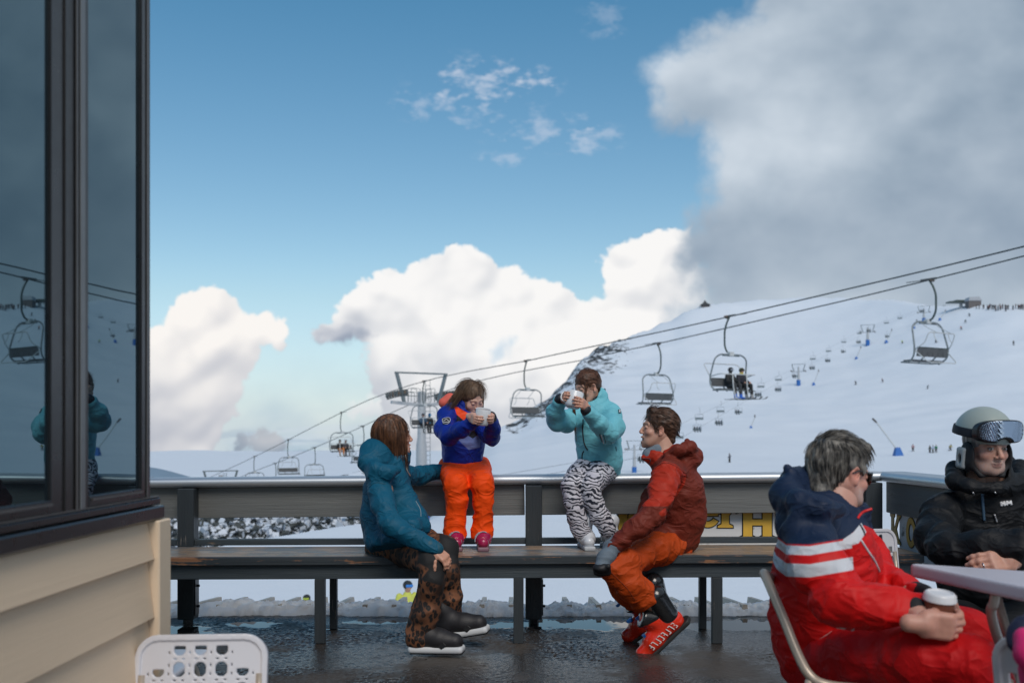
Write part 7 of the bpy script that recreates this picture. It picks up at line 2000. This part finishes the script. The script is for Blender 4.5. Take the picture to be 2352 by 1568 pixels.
    smooth_angle(MB().lathe([(.0395, .030), (.0415, .031), (.0415, .037), (.0395, .040), (.0395, .046), (.034, .052), (.031, .0525), (.029, .049), (0, .049)], 32, c=cc, M=MM).build('lid', mat('cup_lid_white', (.70, .70, .72), .35), cup), 50)
    # hand
    w1, F1 = grip_hand(cc, ax, (-.15, -1, 0), .036, a, .90, drop=-.022)
    limbs = S().chain([C+V(0, 0, -.02), P(1915, 1160, 3.04), P(1895, 1250, 3.02), P(1885, 1480, 3.05)], [.055, .06, .10, .10], .04)
    for L_ in (near, far): limbs.chain([P(1895, 1220, 3.03)]+[p for p, r in L_], [.05]+[r*.6 for p, r in L_], .02)
    for L_ in (nl, fl): limbs.chain([p for p, r in L_], [r*.6 for p, r in L_], .02)
    limbs.chain([a, w1], [.026, .024])
    S().cap(C+V(-.012, -.01, -.07)+V(.01, 0, 0), C+V(-.02, 0, -.13), .060, .064).f
    F2 = frame(nrm(V(.9, -.4, -.1)), (0, -.3, 1))
    build_body(root, [(head_sdf(nose=1.1, jaw=1.08), C, M, sc, dict(frown=.4, lip=(.38, .17, .14), stubble=.55, stub_col=(.44, .38, .35), brow=(.15, .13, .12), red=.65))], [(hand_sdf((.62, .64, .66, .68), big=1.08, grip=True), w1, F1, .90), (hand_sdf((.5, .5, .5, .5)), a2, F2, .85)], limbs, SK)
person_red()
# ============================================================ helmeted man in black
def person_black():
    root = empty('person', tuple(P(2270, 1400, 3.95)), 'man in black ski jacket with grey green helmet and goggles leaning on the table', 'person')
    C = P(2264, 1024, 3.80); M = frame((.15, -.97, -.12)); sc = .89; SK = (.54, .30, .22)
    j = S()
    t_ = [J(2262, 1420, 3.98, 100), J(2262, 1330, 3.94, 98), J(2264, 1240, 3.90, 96), J(2268, 1170, 3.87, 84)]
    j.chain([p for p, r in t_], [r for p, r in t_], .05, fold=(.006, 8, 5, 3), sq=(V(0, 1, 0), .85))
    p, r = J(2178, 1172, 3.86, 44); q, r2 = J(2372, 1172, 3.92, 46); j.cap(p, q, r, r2, .07)
    p, r = J(2268, 1120, 3.87, 60); q, r2 = J(2272, 1094, 3.84, 52); j.cap(p, q, r, r2, .04)
    near = [J(2164, 1180, 3.82, 46), J(2150, 1235, 3.68, 45), J(2178, 1262, 3.52, 42), J(2265, 1256, 3.42, 38), J(2340, 1248, 3.36, 33)]
    j.chain([p for p, r in near], [r for p, r in near], .025, fold=(.008, 10, 6, 21))
    far = [J(2380, 1190, 3.86, 46), J(2412, 1250, 3.66, 42), J(2385, 1285, 3.48, 36), J(2335, 1286, 3.38, 28)]
    j.chain([p for p, r in far], [r for p, r in far], .025, fold=(.007, 10, 6, 31))
    hood = [J(2192, 1104, 3.78, 17), J(2194, 1078, 3.88, 19), J(2230, 1066, 4.0, 26), J(2300, 1070, 4.02, 26), J(2342, 1078, 3.94, 19), J(2344, 1108, 3.82, 17), J(2318, 1122, 3.76, 14)]
    j.chain([p for p, r in hood], [r for p, r in hood], .03, fold=(.005, 10, 7, 41))
    j.chain([hood[0][0], P(2232, 1116, 3.72), P(2290, 1120, 3.72), hood[-1][0]], [.024, .024, .024, .024], .03)
    j.cap(C+V(0, 0, .03), C+V(.01, .02, -.10), .096, .078, k=.01, op='-')
    zip_fold(j, .006, (6, 6, 9), 4)
    m, t, b, c = fabric('black_shell', (.008, .009, .011), .6, bump=.22, spec=.25, sheen=0)
    jo = j.build('jacket', m, root, .0065)
    zp = lambda l: [(1693.9+x*.4141, 918.7+y*.4141) for x, y in l]
    bz = mat('black_jacket_zip', (.07, .13, .20), .4); sil = mat('zip_pull', (.5, .5, .52), .3, metal=.8)
    seam(j, zp([(1358, 520), (1362, 590), (1368, 668)]), .0055, 'zip', bz, jo, 2.6)
    seam(j, zp([(1396, 400), (1388, 428), (1402, 430), (1397, 405)]), .0028, 'zip_pull', sil, jo, 2.6, lift=.006, n=3)
    seam(j, zp([(1422, 632), (1432, 655), (1438, 678)]), .004, 'zip_pull', sil, jo, 2.6, lift=.004, n=3)
    for q in ((1308, 508), (1430, 506)): seam(j, zp([(q[0]-4, q[1]), (q[0]+4, q[1]+10)]), .003, 'cord_end', sil, jo, 2.6, lift=.003, n=2)
    wl = mat('logo_white', (.75, .76, .78), .5)
    for l in ([(1460, 562), (1463, 588)], [(1476, 560), (1479, 586)], [(1461, 575), (1478, 573)], [(1494, 558), (1491, 584)], [(1510, 556), (1516, 581)], [(1492, 572), (1513, 569)], [(1479, 586), (1484, 576), (1491, 584)]):
        seam(j, zp(l), .0050 if len(l) == 2 else .003, 'logo', wl, jo, 2.6, lift=.002, n=3)
    # helmet
    h = S().ell((0, -.022, .050), (.112, .134, .118)); h.half(lambda p: np.maximum(p[:, 1]*.9-.048, p[:, 2]-.074)); h.half(lambda p: p[:, 2]+.028+.35*np.maximum(p[:, 1], 0)*0-.0, 0) if False else None
    h.half(lambda p: -(-(p[:, 2])-.022) if False else (p[:, 2]+.022), 0) if False else None
    h.plane((0, 0, -.018), (0, .18, -1), .008)
    h.ell((0, -.020, .03), (.092, .112, .098), op='-')
    hm = mat('helmet_sage', (.33, .38, .35), .42, var=.04, coat=.15)
    ho = S().placed(h, C, M, sc).build('helmet', hm, root, .0035)
    em = mat('ear_shell_pale', (.42, .44, .43), .5)
    for s_ in (-1, 1):
        e = S().box((s_*.101, -.012, -.052), (.012, .030, .046), rnd=.012)
        e.half(lambda p: np.linalg.norm((p-np.float32([0, -.010, -.055]))*np.float32([0, 1, .62]), axis=1)-.013)
        S().placed(e, C, M, sc).build('ear_shell', em, ho, .003)
    e = S().cap((-.05, .055, -.118), (.05, .055, -.118), .006, .006, k=.01)
    for s_ in (-1, 1): e.ell((s_*.088, .006, -.045), (.016, .050, .066)).cap((s_*.086, .030, -.07), (s_*.050, .055, -.118), .010, .007, k=.02)
    S().placed(e, C, M, sc).build('ear_pad', mat('ear_pad_black', (.012, .012, .014), .7), ho, .0035)
    # goggles pushed up
    g = S(); g.ell((0, .062, .078), (.102, .075, .043)); g.plane((0, .082, .05), (0, -1, .0), .01)
    lens = S().ell((0, .060, .078), (.104, .090, .046), k=0); lens.half(lambda p: -(p[:, 1]-.082)*-1 if False else (p[:, 1]-.078)*1.0 if False else np.float32(9)+0*p[:, 0])
    gog = empty('goggles', tuple(C+sc*(M@V(0, .12, .08))), 'mirror lens ski goggles pushed up on the sage helmet', 'goggles')
    def slab(y0, grow, ymin, rad=(.104, .046)):
        q = S(); M3 = None
        def fn(p):
            x, y, z = p[:, 0], p[:, 1], p[:, 2]
            zz = z-.074-.12*(y-.1)
            sup = (np.abs(x/(rad[0]+grow))**3.2+np.abs(zz/(rad[1]+grow))**3.0)**(1/3.1)-1
            nose = .030+grow*-.5-np.sqrt((x*.75)**2+(zz+.056+grow)**2)
            prof = y-(y0-3.6*x*x)      # curved front
            d = np.maximum(np.maximum(sup*.05, prof), ymin-3.4*x*x-y)
            return np.maximum(d, nose)
        q.ops.append((fn, 0, '+')); q._b((-.12, .04, .01), (.12, .17, .14)); return q
    S().placed(slab(.132, .003, .092), C, M, sc).build('frame', mat('goggle_frame', (.012, .012, .014), .4), gog, .0026)
    ml, t, b = new_mat('mirror_lens'); b.inputs['Base Color'].default_value = (.34, .42, .52, 1); b.inputs['Metallic'].default_value = 1; b.inputs['Roughness'].default_value = .04
    S().placed(slab(.1365, -.001, .1332), C, M, sc).build('lens', ml, gog, .0022)
    st = S().ell((0, -.020, .062), (.1175, .141, .118)); st.half(lambda p: np.abs(p[:, 2]-.060+.02*(p[:, 1]))*-1+.0175)
    st = S()
    def fs(p):
        e = p-np.float32([0, -.022, .050]); k0 = np.linalg.norm(e/np.float32([.112, .134, .118]), axis=1); sh = (k0-1)*.112
        return np.maximum(np.maximum(np.abs(sh-.002)-.0035, np.abs(p[:, 2]-.062+.05*p[:, 1])-.0185), p[:, 1]-.075)
    st.ops.append((fs, 0, '+')); st._b((-.13, -.17, .02), (.13, .09, .11))
    S().placed(st, C, M, sc).build('strap', mat('goggle_strap', (.010, .012, .020), .7), gog, .0028)
    # greying sides
    hs = S().ell((0, -.016, .03), (.079, .098, .088)).ell((0, .13, -.03), (.060, .09, .12), k=.006, op='-').plane((0, 0, -.02), (0, 0, -1))
    build_hair(hs, C, M, sc, hair_mat('grey_sides', (.06, .06, .06), (.42, .41, .40), (.4, .8)), root, vox=.004)
    tr = S()
    l1 = [J(2210, 1440, 3.95, 70), J(2190, 1450, 3.60, 60), J(2190, 1470, 3.45, 56), J(2200, 1640, 3.5, 44)]
    l2 = [J(2320, 1440, 3.95, 70), J(2330, 1450, 3.6, 60), J(2330, 1470, 3.45, 56), J(2330, 1640, 3.5, 44)]
    for l in (l1, l2): tr.chain([p for p, r in l], [r for p, r in l], .03, fold=(.006, 9, 5, 5))
    tr.plane((0, 0, .05), (0, 0, -1))
    tr.build('trousers', mat('black_trouser', (.010, .012, .015), .7, bump=.2), root, .009)
    limbs = S().chain([C+V(0, .02, -.05), P(2270, 1120, 3.88), P(2264, 1240, 3.92), P(2262, 1420, 3.98)], [.058, .065, .10, .10], .04)
    for L_ in (near, far): limbs.chain([P(2268, 1175, 3.88)]+[p for p, r in L_], [.05]+[r*.6 for p, r in L_], .02)
    for l in (l1, l2): limbs.chain([p for p, r in l], [r*.6 for p, r in l], .02)
    W_ = P(2328, 1286, 3.36); F_ = np.stack([nrm(V(.05, -.30, .95)), nrm(V(-1, -.10, -.02)), nrm(V(0, -.95, -.3))], 1)
    F_ = frame(nrm(V(-1, -.12, -.06)), nrm(V(.0, -.85, .45)))
    W3 = near[-1][0]
    F3 = frame(nrm(V(.95, -.1, -.05)), (0, -.3, 1))
    limbs.chain([far[-1][0], W_], [.03, .028])
    build_body(root, [(head_sdf(nose=1.1, jaw=1.08), C, M, sc, dict(frown=1.3, lip=(.36, .17, .14), stubble=.5, stub_col=(.36, .31, .29), brow=(.12, .09, .08), red=.55, eyes=True))], [(hand_sdf((.32, .34, .36, .42), spread=.10, tcurl=.5, big=1.08), W_, F_, .98), (hand_sdf((.4, .4, .4, .4)), W3, F3, .9)], limbs, SK)
    p = W_+F_@V(-.011, .115, -.004)*.98 if False else W_+F_@V(-.0095, .112, -.006)*.98
    d_ = nrm(F_@V(0, .9, -.3)); o = MB(); u = nrm(np.cross(d_, (0, 0, 1))); w_ = np.cross(d_, u)
    ringo = MB().tube([p+u*.0105*math.cos(a)+w_*.0105*math.sin(a) for a in np.linspace(0, 6.283, 17)[:-1]], .0022, 6, closed=True)
    tag(smooth_flags(ringo.build('ring', mat('ring_silver', (.7, .72, .74), .15, metal=1))), 'silver wedding ring on the helmeted man\'s finger', 'ring')
    for kx, ky in ((2200, 3.5), (2330, 3.5)):
        hl = P(kx, 1000, ky); hl[2] = 0; ski_boot(root, 'ski_boot', hl+V(0, .1, 0), (0, -1, 0), (0, 0, 1), .31, (mat('boot_grey_shell2', (.06, .06, .07), .3),)*2+(mat('b', (.02, .02, .02), .5),)*2, cuff_h=.17, buckles=False)
person_black()
# ============================================================ perforated chairs and the table
M_PLAST = mat('chair_white', (.62, .62, .66), .32, var=.04, vscale=4, coat=.1)
M_TUBE = mat('chair_tube_cream', (.45, .38, .31), .38, metal=.3, var=.12)
def back_panel_sdf(w, h):
    """cane patterned back: rounded panel, x across, z up, y thickness"""
    s = S(); p_ = .0545
    def fn(p):
        x, y, z = p[:, 0], p[:, 1], p[:, 2]
        yb = y+1.1*x*x*.55
        tap = 1-.10*np.clip((h-z)/h, 0, 1)*-1*0
        q = np.stack([np.abs(x)-(w/2-.062), np.abs(z-h/2)-(h/2-.062)], 1)
        d2 = np.linalg.norm(np.maximum(q, 0), axis=1)+np.minimum(q.max(1), 0)-.062
        rim = np.maximum(d2, -(d2+.016))
        body = np.maximum(d2, np.abs(yb)-.0040)
        rimd = np.sqrt(np.maximum(rim+.008, 0)**2+(np.maximum(np.abs(yb)-.004, 0))**2)-.008
        d = np.minimum(body, np.maximum(np.abs(d2+.008)-.008, np.abs(yb)-.011))
        # octagonal holes
        cx = x/p_; cz = (z-h/2)/p_
        fx = (cx-np.floor(cx+.5))*p_; fz = (cz-np.floor(cz)-.5)*p_
        hx, hz = np.abs(fx), np.abs(fz)
        oct_ = np.maximum(np.maximum(hx-.0150, hz-.0180), (hx+hz)*.7071-.0175)
        # slots between them
        gx = np.abs(np.abs(fx)-p_/2); gz = np.abs(np.abs(fz)-p_/2)
        sl1 = np.maximum(np.abs(np.abs(fz)-.011)-.0045, gx-.0016); sl2 = np.maximum(np.abs(np.abs(fx)-.011)-.0045, gz-.0016)
        inner = d2+.030
        hole = np.maximum(np.minimum(np.minimum(oct_, sl1), sl2), inner)
        cor = (np.abs(x) > w/2-.085) & (z > h-.09)
        hole = np.where(cor, .01, hole)
        return np.maximum(d, -hole)
    s.ops.append((fn, 0, '+')); s._b((-w/2, -.04, 0), (w/2, .02, h)); return s
_bp = {}
def make_seat(loc, rz, label, w=.40, back_h=.25, top=.62, seat_z=.345, lean=.22, fold=False):
    r = empty('cafe_chair', loc, label, 'chair', 'perforated cafe chairs', rz)
    key = (w, back_h)
    if key not in _bp: _bp[key] = back_panel_sdf(w, back_h).mesh(.0026, pad=.006, margin=.006)
    v, f = _bp[key]
    # local frame: x across, y forward, z up; the back leans backwards
    c, s_ = math.cos(lean), math.sin(lean); z0 = top-back_h*c
    y0 = -.17-(z0-seat_z)*math.tan(lean)
    vb = np.stack([v[:, 0], y0-v[:, 2]*s_+v[:, 1]*c, z0+v[:, 2]*c+v[:, 1]*s_], 1)
    mesh_obj('backrest', vb, f, M_PLAST, r, True, world=False)
    st = S().box((0, .02, seat_z), (w/2, .20, .012), rnd=.012)
    sv, sf = st.mesh(.006, pad=.01); mesh_obj('seat', sv, sf, M_PLAST, r, True, world=False)
    for sx in (-1, 1):
        x = sx*(w/2-.02); t_ = MB()
        t_.tube(fillet([(x, y0-.0-back_h*.55*s_-.012, z0+back_h*.55*c), (x, -.175, seat_z-.02), (x, -.235, .0)], .08), .0105, 8)
        smooth_flags(t_.build('leg', M_TUBE, r, world=False))
        smooth_flags(MB().tube(fillet([(x, -.17, seat_z-.022), (x, .17, seat_z-.022), (x, .235, 0)], .05), .0105, 8).build('leg', M_TUBE, r, world=False))
    return r
def yaw_at(x, y, a): return a
p = P(455, 1000, 2.50); make_seat((p[0]-.018, 2.42, 0), R(180)+R(4), 'white perforated chair back in the foreground by the cream weatherboards', w=.345, back_h=.235, top=.575, lean=.20)
make_seat((-1.275, 3.30, 0), R(-90), 'white chair just peeping out behind the lodge corner', w=.36, top=.66, lean=.25)
p = P(2022, 1000, 4.35); make_seat((1.765, 4.70, 0), R(192), 'white perforated chair between the two men, in front of the bench', w=.40, back_h=.255, top=.640, lean=.14)
p = P(2330, 1000, 2.1); make_seat((p[0]+.33, 2.18, 0), R(-68), 'white perforated chair cut off by the lower right corner', w=.40, back_h=.25, top=.655, lean=.12)
def make_mans_chair():
    r = empty('cafe_chair', (P(1870, 1000, 2.95)[0], 2.95, 0), 'cream tube framed chair under the red suited man', 'chair')
    pts = [P(1790, 1345, 3.10), P(1756, 1316, 2.96), P(1764, 1335, 2.88), P(1800, 1420, 2.80), P(1832, 1500, 2.74), P(1860, 1550, 2.70), P(1900, 1572, 2.69), P(1990, 1582, 2.66), P(2090, 1592, 2.64)]
    t_ = MB().tube(spline(pts, 6), .0135, 10); smooth_flags(t_.build('frame', M_TUBE, r))
    a = P(1860, 1552, 2.70)
    for q in ([a+V(0, 0, -.01), V(a[0]-.10, a[1]-.02, 0)], [P(2085, 1592, 2.64), V(P(2100, 1592, 2.64)[0], 2.62, 0)], [P(1850, 1570, 3.2), V(P(1820, 1570, 3.2)[0], 3.22, 0)], [P(2050, 1570, 3.2), V(P(2070, 1570, 3.2)[0], 3.22, 0)]):
        smooth_flags(MB().tube(q, .012, 8).build('leg', M_TUBE, r))
    c = (P(1990, 1590, 2.95)); MB().box((c[0]-.18, 2.72, .325), (c[0]+.22, 3.20, .350), bev=.01).build('seat', M_PLAST, r)
make_mans_chair()
def make_table():
    zt = .735
    def at(px, py):
        d = (EH-zt)*FPX/(py-YH); return V((px-CX)*d/FPX, d)
    A = at(2076, 1291); B_ = at(2352, 1309.5); D = at(2352, 1346)
    u = nrm(B_-A); w = nrm(D-A)
    Bf = A+u*1.25; Df = A+w*1.15
    u2 = nrm(V(u[0], u[1])); w2 = V(-u2[1], u2[0])*-1
    r = empty('cafe_table', (A[0]+.5, A[1]-.5, 0), 'pale lilac grey cafe table at the right edge', 'table')
    # rectangle: far edge along u, left edge towards the viewer
    Cn = [A, A+u*1.1, A+u*1.1+w2*.72, A+w2*.72]
    # the visible near edge goes along w: build the real quad
    Cn = [A, A+u*1.15, A+u*1.15+w*.95, A+w*.95]
    q = S(); import numpy as _n
    cx = sum(Cn)/4
    def fn(p):
        d = -1e9*_n.ones(len(p), _n.float32); xy = p[:, :2]
        for i in range(4):
            a, b = Cn[i], Cn[(i+1) % 4]; e = nrm(b-a); nn = V(e[1], -e[0])
            if np.dot(cx-a, nn) > 0: nn = -nn
            dd = ((xy-a)@nn)+.03; d = _n.maximum(d, dd)
        pos = []
        for i in range(4):
            a, b = Cn[i], Cn[(i+1) % 4]; e = nrm(b-a); nn = V(e[1], -e[0])
            if np.dot(cx-a, nn) > 0: nn = -nn
            pos.append(_n.maximum(((xy-a)@nn)+.03, 0))
        dr = _n.sqrt(sum(x*x for x in pos)); d2 = _n.where(d > 0, dr, d)-.03
        z = _n.abs(p[:, 2]-(zt-.019))-.019+.007
        return _n.minimum(_n.maximum(d2+.007, z), 0)+_n.sqrt(_n.maximum(d2+.007, 0)**2+_n.maximum(z, 0)**2)-.007
    q.ops.append((fn, 0, '+')); lo = np.min(Cn, 0); hi = np.max(Cn, 0); q._b((lo[0], lo[1], zt-.04), (hi[0], hi[1], zt+.002))
    q.build('tabletop', mat('table_laminate', (.56, .54, .60), .38, var=.05, vscale=3, bump=.03, bscale=80), r, .005)
    tl = [P(2286, 1366, 2.55), P(2282, 1388, 2.55), P(2276, 1400, 2.56), P(2284, 1440, 2.58), P(2310, 1520, 2.62)]
    e = tl[-1]+(tl[-1]-tl[-2])*6; e[2] = 0
    smooth_flags(MB().tube(spline(tl, 5)+[V(tl[-1][0]+.12, tl[-1][1]+.05, 0)], .0125, 8).build('leg', M_TUBE, r))
    smooth_flags(MB().tube([P(2290, 1372, 2.66), P(2326, 1500, 2.70), V(P(2370, 1500, 2.7)[0], 2.75, 0)], .0125, 8).build('leg', M_TUBE, r))
    smooth_flags(MB().tube([V(cx[0]+.35, cx[1]+.2, zt-.04), V(cx[0]+.45, cx[1]+.25, 0)], .0125, 8).build('leg', M_TUBE, r))
    return r
make_table()
def pink_thing():
    q = S().chain([P(2352, 1462, 2.02), P(2368, 1490, 2.0), P(2420, 1540, 2.0)], [.012, .035, .07], .03, fold=(.008, 14, 8, 3))
    r = empty('folded_jacket', tuple(P(2370, 1500, 2.0)), 'hot pink and navy jacket lying over the chair in the lower right corner', 'jacket')
    q.build('sleeve', mat('hot_pink_cloth', (.75, .02, .16), .6, bump=.2), r, .006)
    S().chain([P(2330, 1484, 2.10), P(2345, 1455, 2.12), P(2385, 1440, 2.14)], [.012, .02, .05], .03, fold=(.006, 14, 8, 5)).build('lining', mat('navy_cloth', (.008, .010, .035), .7, bump=.2), r, .006)
pink_thing()
